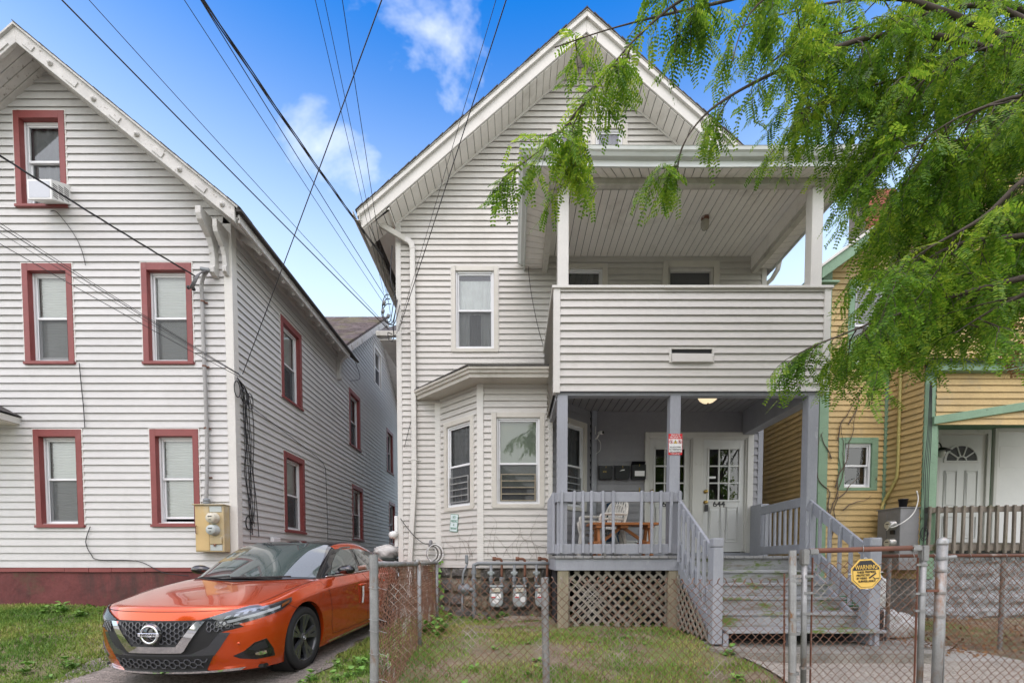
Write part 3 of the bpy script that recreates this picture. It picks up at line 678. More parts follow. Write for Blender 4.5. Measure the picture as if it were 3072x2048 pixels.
# ---- roof
RY = 7.58; OV = 0.46
rf = MB()
for sg in (-1, 1):
    xe = APX + sg * (3.24 + OV)
    slab(rf, [(APX, RY - .02, APZ + .33), (xe, RY - .02, Msof(xe) + .33), (xe, 17.8, Msof(xe) + .33), (APX, 17.8, APZ + .33)], .06)
rf = rf.build('roof', M['shingle'], MH)
for sg in (-1, 1):
    xe = APX + sg * (3.24 + OV)
    rake_board(APX, xe, lambda x: Msof(x) + 0.0, 0.215, RY, RY + .03, M['trim'], MH)
    rake_board(APX, xe + sg * .05, lambda x: Msof(x) + .20, 0.085, RY - .045, RY + .03, M['trim'], MH, 'rake_trim')
    rake_board(APX, xe + sg * .05, lambda x: Msof(x) + .283, 0.014, RY - .06, RY + .03, M['greytrim'], MH, 'drip_edge')
    nsh = 34
    for i in range(nsh):
        x0 = APX + sg * (3.24 + OV + .07) * i / nsh; x1 = APX + sg * (3.24 + OV + .07) * (i + 1) / nsh; q = rnd.uniform(0, .015)
        mb = MB(); mb.prism3([(x0, RY - .075 + q, Msof(x0) + .300), (x1, RY - .075 + q, Msof(x1) + .296), (x1, RY - .075 + q, Msof(x1) + .312), (x0, RY - .075 + q, Msof(x0) + .326)], (0, .25, 0)); mb.build('shingle', M['shingle'], rf)
    xw = APX + sg * 3.24
    quad = [(APX, RY + .03, APZ), (xe, RY + .03, Msof(xe)), (xe, MY + .01, Msof(xe)), (APX, MY + .01, APZ)]
    if sg < 0: quad = [quad[1], quad[0], quad[3], quad[2]]
    strips(MH, quad, 0.152, M['soffit'], 'soffit_panel', thick=.012, gap=.010)
    mb = MB(); mb.prism3([(APX, MY - .005, APZ - .012), (xw, MY - .005, Msof(xw) - .012), (xw, MY - .005, Msof(xw) - .055), (APX, MY - .005, APZ - .055)], (0, -.022, 0)); mb.build('frieze_trim', M['trim'], MH, bevel=.003)
    # level soffit and gutter along the side eaves
    zl = Msof(xe)
    mb = MB(); mb.box((min(xw, xe), RY + .04, 7.00), (max(xw, xe), 17.6, 7.02)); mb.build('eave_soffit', M['soffit'], MH)
    mb = MB(); mb.prism3([(xe, RY + .03, zl - .02), (xe, RY + .03, 7.0), (xw, RY + .03, 7.0), (xw, RY + .03, Msof(xw)), (xe, RY + .03, zl)], (0, .02, 0)); mb.build('eave_return', M['soffit'], MH)
    mb = MB(); xo = xe + sg * .115
    prof = [(xe, zl + .23), (xe, zl + .09), (xe + sg * .08, zl + .09), (xo, zl + .14), (xo, zl + .235), (xo + sg * .012, zl + .245), (xo - sg * .006, zl + .245), (xo - sg * .01, zl + .15), (xe + sg * .07, zl + .10), (xe + sg * .01, zl + .10), (xe + sg * .01, zl + .23)]
    mb.prism3([(a, RY - .06, b) for a, b in prof], (0, 10, 0)); mb.build('gutter', M['greytrim'], MH)
    mb = MB(); mb.box((xe - .015, RY + .0, 6.985), (xe + .015, 17.6, zl + .23)); mb.build('eave_fascia', M['trim'], MH)
# rear wing eave seen down the alley
mb = MB(); mb.box((-3.62, 12.0, 7.12), (-2.1, 12.12, 7.25)); mb.box((-3.62, 12.02, 7.245), (-2.1, 12.14, 7.262)); mb.build('wing_gutter', M['greytrim'], MH, bevel=.01)
mb = MB(); mb.box((-3.55, 12.1, 7.05), (-2.1, 17, 7.08)); mb.build('wing_soffit', M['soffit'], MH)
mb = MB(); slab(mb, [(-3.6, 12.05, 7.27), (-2.1, 12.05, 7.27), (-2.1, 14.5, 8.9), (-3.0, 14.5, 8.9)], .04); mb.build('wing_roof', M['shingle'], MH)
mb = MB(); mb.box((-3.15, 12.5, 1.1), (-2.1, 17, 7.05)); mb.build('wing_wall', M['vinyl'], MH)
# ---- downspout with its elbows and straps
def rect_tube(pts, a, b, name, mat, parent, bevel=.006):
    o = MB(); pts = [Vector(p) for p in pts]; idx = []
    for i, p in enumerate(pts):
        t = (pts[min(i+1, len(pts)-1)] - pts[max(i-1, 0)]).normalized()
        ref = Vector((0, -1, 0)) if abs(t.y) < .8 else Vector((0, 0, 1))
        sx = t.cross(ref).normalized(); sy = sx.cross(t).normalized()
        for q in ((-1, -1), (1, -1), (1, 1), (-1, 1)):
            o.v.append(tuple(p + sx * a / 2 * q[0] + sy * b / 2 * q[1]))
    for i in range(len(pts) - 1):
        for k in range(4):
            k2 = (k + 1) % 4; o.f.append((4*i+k, 4*i+k2, 4*i+4+k2, 4*i+4+k))
    o.f.append((3, 2, 1, 0)); m = 4 * (len(pts) - 1); o.f.append((m, m+1, m+2, m+3))
    return o.build(name, mat, parent, bevel=bevel)
dsx = -1.745; yd = MY - .06
rect_tube([(-2.50, 7.70, 7.16), (-2.50, 7.70, 7.05), (-2.46, 7.72, 6.98), (-2.38, 7.75, 6.94)], .075, .055, 'downspout_elbow', M['greytrim'], MH)
rect_tube([(-2.38, 7.75, 6.94), (-1.86, yd, 6.74)], .085, .058, 'downspout_arm', M['greytrim'], MH)
rect_tube([(-1.88, yd, 6.748), (-1.80, yd, 6.715), (-1.757, yd, 6.66), (dsx, yd, 6.58)], .092, .065, 'downspout_elbow', M['trim'], MH)
rect_tube([(dsx, yd, 6.60), (dsx, yd, 3.6), (dsx - .005, yd, 2.55), (dsx - .09, yd, 1.2), (dsx - .11, yd, 0.55)], .086, .058, 'downspout', M['trim'], MH)
for z in (5.20, 2.98):
    mb = MB(FM); mb.box((dsx - .11, z - .012, .016), (dsx - .045, z + .012, .03)); mb.box((dsx + .045, z - .012, .016), (dsx + .11, z + .012, .03)); mb.box((dsx - .05, z - .014, .088), (dsx + .05, z + .014, .094)); mb.build('strap', M['trim'], MH)
# ---- bay window
BY = 7.29; A = Vector((-1.32, MY, 0)); B = Vector((-0.54, BY, 0)); C = Vector((0.61, BY, 0)); D = Vector((1.39, MY, 0))
def bfr(p, q):
    u = (q - p).normalized(); return Fr(p, u, (u.y, -u.x, 0)), (q - p).length
F1, L1 = bfr(A, B); F2, L2 = bfr(B, C); F3, L3 = bfr(C, D)
BZ0, BZ1 = 1.13, 4.06
q1 = window(MH, F1, .157, .937, 2.06, 3.59, 'vinyl', 'grey', 'screen', .50, seed=50)
q2 = window(MH, F2, .182, 1.055, 2.06, 3.592, 'vinyl', 'shade', 'screen', .47, seed=51)
q3 = window(MH, F3, .12, .90, 2.06, 3.59, 'vinyl', 'grey', 'screen', .50, seed=52)
siding(MH, F1, BZ0, BZ1, PM, .06, L1 - .02, [q1], M['vinyl'])
siding(MH, F2, BZ0, BZ1, PM, .05, L2 - .02, [q2], M['vinyl'])
siding(MH, F3, 1.30, 3.86, PM * 1.25, .03, L3 - .05, [q3], M['greysid'])
def post_trim(p, name, mat, z0, z1, r=.055):
    mb = MB(); mb.prism3([(p.x - r, p.y - .012, z0), (p.x + r, p.y - .028, z0), (p.x + r, p.y + .03, z0), (p.x - r, p.y + .06, z0)], (0, 0, z1 - z0)); return mb.build(name, mat, MH, bevel=.004)
post_trim(A + Vector((-.01, -.01, 0)), 'corner_board', M['trim'], BZ0, 3.98)
post_trim(B + Vector((.005, 0, 0)), 'corner_board', M['trim'], BZ0, 4.04)
mb = MB(); mb.box((.56, BY - .022, BZ0), (.635, BY + .06, 4.04)); mb.build('corner_board', M['trim'], MH, bevel=.004)
mb = MB(); mb.box((1.38, MY - .06, 1.3), (1.47, MY + .02, 3.86)); mb.build('corner_board', M['greypaint'], MH, bevel=.004)
# window guards in the lower sashes
for fr_, c0, c1, z0, col in ((F1, .30, .79, 2.20, 'galvc'), (F2, .335, .90, 2.18, 'timber'), (F3, .27, .75, 2.20, 'galvc')):
    g = MB(fr_); zt = z0 + .42
    for zz in np.linspace(z0, zt, 5): g.box((c0, zz - .008, .006), (c1, zz + .008, .016))
    g.box((c0, z0, .004), (c0 + .018, zt, .018)); g.box((c1 - .018, z0, .004), (c1, zt, .018)); g.build('window_guard', M[col], MH)
# bay roof: fascia, soffit and shingled top
e = 0.29
EA = Vector((-1.72, MY, 0)); EB = Vector((-0.66, BY - e, 0)); EC = Vector((.63, BY - e, 0))
mb = MB(); mb.add([(EA.x, EA.y, 4.03), (EB.x, EB.y, 4.03), (EC.x, EC.y, 4.03), (EC.x, MY, 4.03), (EA.x, MY, 4.03)], [(0, 4, 3, 2, 1)])
mb.build('bay_soffit', M['bayfascia'], MH)
for p, q in ((EA, EB), (EB, EC)):
    d = (q - p).normalized(); n = Vector((d.y, -d.x, 0))
    mb = MB(); prof = [(0, 4.025), (.012, 4.025), (.016, 4.075), (.045, 4.085), (.05, 4.12), (.075, 4.13), (.078, 4.165), (0, 4.165)]
    k = len(prof); ext = .03
    mb.add([tuple(p + n * a - d * (ext if p is EB else 0) * 0 + Vector((0, 0, z))) for a, z in prof] + [tuple(q + n * a + d * (a * .42 if q is EB else 0) + Vector((0, 0, z))) for a, z in prof],
           [tuple(reversed(range(k))), tuple(range(k, 2*k))] + [(i, (i+1) % k, k + (i+1) % k, k + i) for i in range(k)])
    if p is EB:
        for i in range(k):
            v = Vector(mb.v[i]); a = prof[i][0]; mb.v[i] = tuple(v - d * a * .42)
    mb.build('bay_fascia', M['bayfascia'], MH)
mb = MB(); o_ = .09
EA2 = EA + Vector((-.10, 0, 0)); EB2 = EB + Vector((-.05, -o_, 0)); EC2 = EC + Vector((0, -o_, 0))
P_ = lambda v, z: (v.x, v.y, z)
mb.add([P_(EA2, 4.168), P_(EB2, 4.168), P_(EC2, 4.168), (EC2.x, MY, 4.36), (-.95, MY, 4.36), P_(EA2, 4.186), P_(EB2, 4.186), P_(EC2, 4.186)], [(5, 6, 4), (6, 7, 3, 4), (0, 1, 6, 5), (1, 2, 7, 6), (0, 4, 3, 2, 1)])
mb.build('bay_roof', M['shingle'], MH)
# ---- stone foundation, stone by stone
def stones(fr, L, z0, z1, seed, parent, rows=4):
    rr = random.Random(seed); back = MB(fr); back.box((0, z0, -.25), (L, z1, -.035)); back.build('mortar', M['mortar'], parent)
    z = z0; hs_ = [rr.uniform(.8, 1.25) for _ in range(rows)]; tot = sum(hs_)
    for h in hs_:
        h = h / tot * (z1 - z0); u = -rr.uniform(0, .15)
        while u < L:
            ln = rr.uniform(.22, .52); u2 = min(u + ln, L)
            if L - u2 < .1: u2 = L
            a0 = max(u, 0) + .008; a1 = u2 - .008; b0 = z + .008; b1 = z + h - .008
            if a1 - a0 > .04:
                s = MB(fr); n = 5; m = 4
                pts = []
                for j in range(m + 1):
                    for i in range(n + 1):
                        s_, t_ = i / n, j / m; edge = (i in (0, n)) or (j in (0, m))
                        pts.append((a0 + (a1 - a0) * s_ + rr.uniform(-.010, .010), b0 + (b1 - b0) * t_ + rr.uniform(-.010, .010), (-.04 if edge else rr.uniform(.0, .035))))
                s.add(pts, [(j*(n+1)+i, j*(n+1)+i+1, (j+1)*(n+1)+i+1, (j+1)*(n+1)+i) for j in range(m) for i in range(n)])
                s.build('stone', M['stonel'] if rr.random() < .35 else M['stone'], parent)
            u = u2
        z += h
fo = MB(F2); fo.box((-.0, .0, -.30), (L2, .3, -.26)); fo = fo.build('foundation', M['mortar'], MH)
stones(F2, L2, .15, 1.12, 3, fo, 4); stones(F1, L1, .15, 1.12, 4, fo, 4)
stones(Fr((XL, MY, 0), (1, 0, 0), (0, -1, 0)), .75, .15, 1.10, 5, fo, 4)
mb = MB(F2); mb.box((-.02, 1.085, -.06), (L2, 1.135, .02)); mb.build('starter_strip', M['trim'], MH)
mb = MB(F1); mb.box((0, 1.085, -.06), (L1, 1.135, .02)); mb.build('starter_strip', M['trim'], MH)
# ---- balcony (upper porch)
PY = 6.17; BXL, BXR = 0.555, 4.265; BT, BB = 4.885, 3.50
FP = FRONT(PY); FPL = Fr((BXL, 0, 0), (0, -1, 0), (-1, 0, 0))
mb = MB(); mb.box((BXL + .03, PY + .03, 3.866), (BXR - .03, MY - .02, 3.93)); bal = mb.build('balcony', M['trim'], MH)
slot = (2.13, 2.695, 3.885, 4.065)
siding(bal, FP, BB, BT - .03, PM, BXL + .075, BXR - .075, [slot], M['vinyl'])
siding(bal, FPL, BB, BT - .03, PM, -(MY - .02), -(PY + .075), [], M['vinyl'])
FPR = Fr((BXR, 0, 0), (0, 1, 0), (1, 0, 0))
siding(bal, FPR, BB, BT - .03, PM * 2, PY + .075, MY - .02, [], M['vinyl'])
for x0, x1 in ((BXL - .012, BXL + .078), (BXR - .078, BXR + .012)):
    mb = MB(); mb.box((x0, PY - .026, BB - .02), (x1, PY + .078, BT - .025)); mb.build('corner_board', M['trim'], bal, bevel=.004)
mb = MB(); mb.box((BXL + .06, PY + .10, BB), (BXR - .06, PY + .115, BT - .03)); mb.box((BXL + .10, PY + .1, BB), (BXL + .115, MY, BT - .03)); mb.box((BXR - .115, PY + .1, BB), (BXR - .10, MY, BT - .03)); mb.build('inner_panel', M['trim'], bal)
mb = MB(); mb.box((BXL - .035, PY - .045, BT - .028), (2.02, PY + .15, BT + .008)); mb.build('rail_cap', M['trim'], bal, bevel=.004)
mb = MB(); mb.box((2.02, PY - .05, BT - .030), (BXR + .03, PY + .15, BT + .004)); mb.build('rail_cap', M['trim'], bal, bevel=.004)
mb = MB(); mb.box((BXL - .035, PY + .151, BT - .028), (BXL + .15, MY, BT + .008)); mb.build('rail_cap', M['trim'], bal, bevel=.004)
mb = MB(); mb.box((BXR - .15, PY + .151, BT - .028), (BXR + .03, MY, BT + .008)); mb.build('rail_cap', M['trim'], bal, bevel=.004)
# drain flap in the balcony wall
mb = MB(FP); ring(mb, 2.11, 2.715, 3.88, 4.075, .03, .03, .018, .012, -.02, .026); sl = mb.build('drain_slot', M['trim'], bal, bevel=.003)
mb = MB(FP); mb.add([(2.14, 4.0, .034), (2.685, 3.995, .034), (2.685, 3.885, .05), (2.14, 3.885, .05), (2.14, 3.995, .028), (2.685, 3.99, .028), (2.685, 3.878, .042), (2.14, 3.878, .042)], [(3, 2, 1, 0), (4, 5, 6, 7), (0, 1, 5, 4), (2, 3, 7, 6), (1, 2, 6, 5), (3, 0, 4, 7)]); mb.build('flap', M['vinyl'], sl)
mb = MB(FP); mb.box((2.141, 3.90, .004), (2.684, 4.056, .010)); mb.build('shade_panel', M['dark'], sl)  # near-black panel, painted shade for the open slot
# upper posts
mb = MB(); mb.box((.60, PY + .0, BT), (.745, PY + .145, 6.20)); mb.build('post', M['trim'], bal, bevel=.006)
mb = MB(); mb.box((4.01, PY + .0, BT), (4.16, PY + .145, 6.20)); mb.build('post', M['trim'], bal, bevel=.006)
# header beam and ceilings
mb = MB(); mb.box((.50, PY - .03, 6.205), (4.24, PY + .055, 6.285)); mb.box((.50, PY + .055, 6.205), (.59, MY, 6.285)); mb.box((4.15, PY + .055, 6.205), (4.24, MY, 6.285)); mb.build('header_beam', M['greytrim'], bal, bevel=.005)
mb = MB(); mb.box((.52, PY + .06, 6.285), (.60, MY, 6.52)); mb.box((4.14, PY + .06, 6.285), (4.22, MY, 6.52)); mb.box((.52, PY + .02, 6.285), (4.22, PY + .07, 6.52)); mb.build('beam_lining', M['soffit'], bal)
strips(bal, [(.60, PY + .07, 6.51), (4.14, PY + .07, 6.51), (4.14, MY, 6.51), (.60, MY, 6.51)], 0.115, M['soffit'], 'ceiling_board', thick=.012, gap=.008)
GY0, GXL, GXR = 5.93, .20, 4.50
strips(bal, [(GXL, GY0, 6.30), (GXR, GY0, 6.30), (GXR - .26, PY - .03, 6.30), (GXL + .30, PY - .03, 6.30)], 0.125, M['soffit'], 'soffit_panel', thick=.012, gap=.009)
strips(bal, [(GXL, MY, 6.30), (GXL, GY0, 6.30), (GXL + .30, PY - .03, 6.30), (GXL + .30, MY, 6.30)], 0.14, M['soffit'], 'soffit_panel', thick=.012, gap=.009)
strips(bal, [(GXR, GY0, 6.30), (GXR, MY, 6.30), (GXR - .26, MY, 6.30), (GXR - .26, PY - .03, 6.30)], 0.14, M['soffit'], 'soffit_panel', thick=.012, gap=.009)
# fascia and ogee gutter round the balcony roof
def gut(p, q, name='gutter'):
    p = Vector(p); q = Vector(q); d = (q - p).normalized(); n = Vector((d.y, -d.x, 0))
    prof = [(.0, 6.245), (.022, 6.245), (.024, 6.335), (.075, 6.35), (.095, 6.39), (.115, 6.41), (.122, 6.455), (.128, 6.462), (.112, 6.462), (.108, 6.415), (.02, 6.40), (.0, 6.46)]
    prof = [(a, 6.25 + (z - 6.245) * .80) for a, z in prof]; k = len(prof); mb = MB(); seg = 6
    for i in range(seg + 1):
        t = i / seg; c = p.lerp(q, t)
        for a, z in prof:
            m = -a if i == 0 else (a if i == seg else 0)
            mb.v.append(tuple(c + n * a + d * m + Vector((0, 0, z - .018 * math.sin(math.pi * t) * (1 if name == 'gutter' else 0)))))
    for i in range(seg):
        for j in range(k):
            j2 = (j + 1) % k; mb.f.append((i*k+j, i*k+j2, (i+1)*k+j2, (i+1)*k+j))
    mb.f.append(tuple(reversed(range(k)))); mb.f.append(tuple(range(seg*k, seg*k+k)))
    return mb.build('gutter', M['gutter'], bal)
gut((GXL, GY0, 0), (GXR, GY0, 0)); gut((GXL, MY - .01, 0), (GXL, GY0, 0), 'left'); gut((GXR, GY0, 0), (GXR, MY - .01, 0), 'right')
mb = MB(); mb.add([(GXL - .1, GY0 - .1, 6.41), (GXR + .1, GY0 - .1, 6.41), (GXR - .9, MY, 6.95), (GXL + .9, MY, 6.95), (GXL - .1, MY, 6.41), (GXR + .1, MY, 6.41)], [(0, 1, 2, 3), (0, 3, 4), (1, 5, 2)]); mb.build('balcony_roof', M['shingle'], MH)
# right gutter downspout
rect_tube([(GXR + .06, 7.85, 6.34), (GXR + .06, 7.90, 6.22), (GXR + .02, 8.0, 6.12), (GXR - .05, 8.06, 6.06)], .07, .05, 'downspout_elbow', M['trim'], MH)
# ---- lower porch
FZ = 1.28
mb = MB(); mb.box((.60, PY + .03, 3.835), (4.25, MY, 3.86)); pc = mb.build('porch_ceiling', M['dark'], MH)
strips(pc, [(.62, PY + .10, 3.84), (4.22, PY + .10, 3.84), (4.22, MY, 3.84), (.62, MY, 3.84)], 0.125, M['greyceil'], 'ceiling_board', thick=.012, gap=.008)
mb = MB(); mb.box((.585, PY + .02, 3.455), (4.235, PY + .13, 3.51)); mb.box((4.04, PY + .13, 3.42), (4.235, MY - .02, 3.84)); mb.box((.585, PY + .131, 3.43), (.66, MY - .6, 3.84)); mb.box((.60, PY + .05, 3.51), (4.2, PY + .13, 3.84)); mb.build('porch_beam', M['greypaint'], MH, bevel=.005)
for x0, x1, y0 in ((.605, .745, PY + .01), (2.145, 2.288, PY + .01), (4.032, 4.175, PY + .01)):
    mb = MB(); mb.box((x0, y0, FZ if x0 < 3 else .3), (x1, y0 + .14, 3.46)); mb.build('porch_post', M['greypaint'], MH, bevel=.007)
mb = MB(); mb.box((4.20, 7.62, FZ), (4.34, MY - .03, 2.17)); mb.build('half_post', M['greypaint'], MH, bevel=.006)
# deck: boards run front to back, a broken edge strip, rim joist
deck = MB(); deck.box((.60, PY + .06, 1.10), (4.22, MY, 1.235)); deck = deck.build('porch_deck', M['greypaint'], MH)
x = .57
while x < 4.24:
    x2 = min(x + .13, 4.25); mb = MB(); mb.box((x, PY - .035 - rnd.uniform(0, .012), 1.237), (x2 - .005, MY - .02, 1.275 + rnd.uniform(-.002, .002))); mb.build('deck_board', M['deckedge'], deck, bevel=.003); x = x2
mb = MB(); mb.box((.585, PY - .012, 1.07), (2.40, PY + .06, 1.234)); mb.build('rim_board', M['greypaint'], deck, bevel=.005)
mb = MB(); mb.box((.575, PY + .06, 1.07), (.60, 7.2, 1.234)); mb.build('rim_board', M['greypaint'], deck, bevel=.005)
# railings
def railing(p, q, zt, zb, n, name_parent, bal_out, ends=True, hgt=.135, skip=()):
    p = Vector(p); q = Vector(q); d = (q - p).normalized(); nn = Vector((d.y, -d.x, 0)) * bal_out
    mb = MB(); mb.bar(p + Vector((0, 0, zt - hgt/2)), q + Vector((0, 0, zt - hgt/2)), .038, hgt); mb.bar(p + Vector((0, 0, zb + hgt/2)), q + Vector((0, 0, zb + hgt/2)), .038, hgt)
    r = mb.build('railing', M['greypaint'], name_parent, bevel=.004)
    ts = n if isinstance(n, (list, tuple)) else [(i + .5) / n for i in range(n)]
    for t in ts:
        lean = rnd.uniform(-.012, .012)
        c = p.lerp(q, t) + nn * .038; b = MB()
        b.bar(c + d * lean + Vector((0, 0, zb + .01)), c - d * lean + Vector((0, 0, zt + .012)), .036, .036, up=tuple(nn)); b.build('baluster', M['greypaint'], r, bevel=.005)
    return r
bx = [zx for zx in (.660, .825, .952, 1.063, 1.228, 1.365, 1.745, 1.892, 2.010, 2.150, 2.272)]
railing((.605, PY - .005, 0), (2.31, PY - .005, 0), 2.145, 1.30, [(b_ - .605) / 1.705 for b_ in bx], MH, 1)
railing((.60, PY + .03, 0), (.60, 7.25, 0), 2.145, 1.30, 8, MH, -1)
railing((4.17, 6.34, 0), (4.22, 7.64, 0), 2.12, 1.31, 9, MH, 1)
# lattice skirt
def lattice(fr, u0, u1, vlo, vhi, parent_mat, step=.142, wd=.036):
    mb = MB(fr); vl = vlo if callable(vlo) else (lambda u: vlo); vh = vhi if callable(vhi) else (lambda u: vhi)
    H = max(vh(u0), vh(u1)) - min(vl(u0), vl(u1)); vb = min(vl(u0), vl(u1))
    mb.box((u0 - .02, vb, -.03), (u0 + .015, vh(u0), -.012)); root = mb.build('lattice', M['lattice'], MH)
    mb = MB(fr); mb.box((u1 - .015, vb, -.03), (u1 + .02, vh(u1), -.012)); mb.build('edge_strip', M['lattice'], root)
    for lay, sg in ((0, 1), (1, -1)):
        c = -H
        while c < (u1 - u0) + H:
            # line u = u0 + c + sg*(v - vb); clip to the opening by sampling
            pts = []
            for i in range(61):
                v = vb + H * i / 60; u = u0 + (c + (v - vb) if sg > 0 else c + H - (v - vb)) - (0 if sg > 0 else 0)
                if u0 <= u <= u1 and vl(u) <= v <= vh(u): pts.append((u, v))
            if len(pts) > 3:
                s = MB(fr); (ua, va), (ub, vb2) = pts[0], pts[-1]; wv = .004 + lay * .009
                dx_, dy_ = ub - ua, vb2 - va; l = math.hypot(dx_, dy_); px, py = -dy_ / l * wd / 2, dx_ / l * wd / 2
                s.prism([(ua - px, va - py), (ub - px, vb2 - py), (ub + px, vb2 + py), (ua + px, va + py)], wv - .008, wv)
                s.build('slat', M['lattice'], root)
            c += step
    return root
FQ = FRONT(PY + .05)
lattice(FQ, .775, 2.14, .29, 1.065, None)
mb = MB(); mb.box((.62, PY + .0, .15), (.765, PY + .14, 1.068)); mb.build('skirt_post', M['timber'], MH, bevel=.006)
mb = MB(); mb.box((2.15, PY + .0, .15), (2.29, PY + .14, 1.068)); mb.build('skirt_post', M['timber'], MH, bevel=.006)
FK = Fr((2.255, 0, 0), (0, -1, 0), (-1, 0, 0))                       # lattice under the flight, facing left
lattice(FK, -6.12, -5.08, .28, lambda u: 1.02 + (u + 6.12) * -.62, None)
mb = MB(); mb.box((.9, PY + .35, .1), (4.0, PY + .4, 1.06)); mb.box((.62, PY + .35, .1), (.66, 7.25, 1.06)); mb.build('crawl_space_shade', M['dark'], MH)  # near-black sheets behind the lattice, their colour stands in for shade
# ---- stairs
SX0, SX1 = 2.33, 4.02
zs = [1.28, 1.08, .925, .765, .605, .44]; ys = [PY, 5.92, 5.67, 5.42, 5.17, 4.90]
st = MB(); st.box((SX0, PY + .03, .9), (SX1, PY + .06, 1.22)); st = st.build('staircase', M['greypaint'], MH)
for x in (SX0 - .055, SX1 - .02):
    sg_ = MB(); sg_.prism3([(x, ys[0] + .03, 1.23), (x, 4.98, .40), (x, 4.98, .26), (x, 5.15, .26), (x, ys[0] + .03, .98)], (.04, 0, 0)); sg_.build('stringer', M['greypaint'], st, bevel=.004)
for i in range(1, 6):
    x0 = SX0 - .01 if i < 5 else SX0 + .03; x1 = SX1 + .03 if i < 5 else SX1 + .10
    mb = MB(); ya = ys[i]; yb = ys[i-1] + .03 if i > 1 else PY
    nb = 2
    for b_ in range(nb):
        t0, t1 = b_ / nb, (b_ + 1) / nb
        mb.box((x0, ya + (yb - ya) * t0 + (.003 if b_ else 0), zs[i] - .036), (x1, ya + (yb - ya) * t1 - .003, zs[i] + rnd.uniform(-.002, .002)))
    mb.build('tread', M['step'], st, bevel=.005)
    mb = MB(); zr1 = zs[i-1] - (.037 if i > 1 else .045); mb.box((SX0, ys[i-1] + .028, zs[i] + .0), (SX1, ys[i-1] + .052, zr1)); mb.build('riser', M['step'], st)
mb = MB(); mb.prism3([(2.33, 5.02, .26), (2.33, 4.93, .26), (2.33, 4.93, .40), (2.33, 5.02, .40)], (.06, 0, 0)); mb.box((4.03, 4.95, .24), (4.08, 5.2, .40)); mb.box((3.1, 4.97, .24), (3.16, 5.05, .40)); mb.build('step_support', M['greypaint'], st)
mb = MB(); mb.box((SX0 + .02, 5.30, .2), (SX1, 5.34, .40)); mb.build('shade_panel', M['dark'], st)  # near-black board painted as the shade under the flight
def stair_rail(x, y0, z0, y1, z1, dz, n, side, lowspan=None):
    mb = MB(); mb.bar((x, y0, z0), (x, y1, z1), .036, .135); mb.bar((x, y0, z0 - dz), (x, y1, z1 - dz), .036, .135)
    r = mb.build('stair_rail', M['greypaint'], MH, bevel=.004)
    for i in range(n):
        t = (i + .6) / n; yy = y0 + (y1 - y0) * t; zz = z0 + (z1 - z0) * t; b = MB(); xo = x + side * .036
        b.bar((xo, yy, zz - dz - .16), (xo, yy, zz + .075), .036, .036, up=(1, 0, 0)); b.build('baluster', M['greypaint'], r, bevel=.005)
    return r
stair_rail(2.275, 6.15, 1.97, 5.02, 1.23, .56, 7, -1)
stair_rail(4.045, 6.15, 1.98, 5.06, 1.27, .60, 6, -1)
for x0, x1, y0, z0, z1 in ((2.205, 2.315, 4.92, .28, 1.455), (3.985, 4.115, 4.99, .42, 1.465)):
    mb = MB(); mb.box((x0, y0, z0), (x1, y0 + .115, z1 - .105)); nw = mb.build('newel_post', M['greypaint'], st, bevel=.006)
    mb = MB(); mb.box((x0 - .002, y0 - .002, z1 - .098), (x1 + .002, y0 + .117, z1)); mb.box((x0 + .008, y0 + .008, z1 - .11), (x1 - .008, y0 + .107, z1 - .09)); mb.build('newel_cap', M['greypaint'], st, bevel=.012)
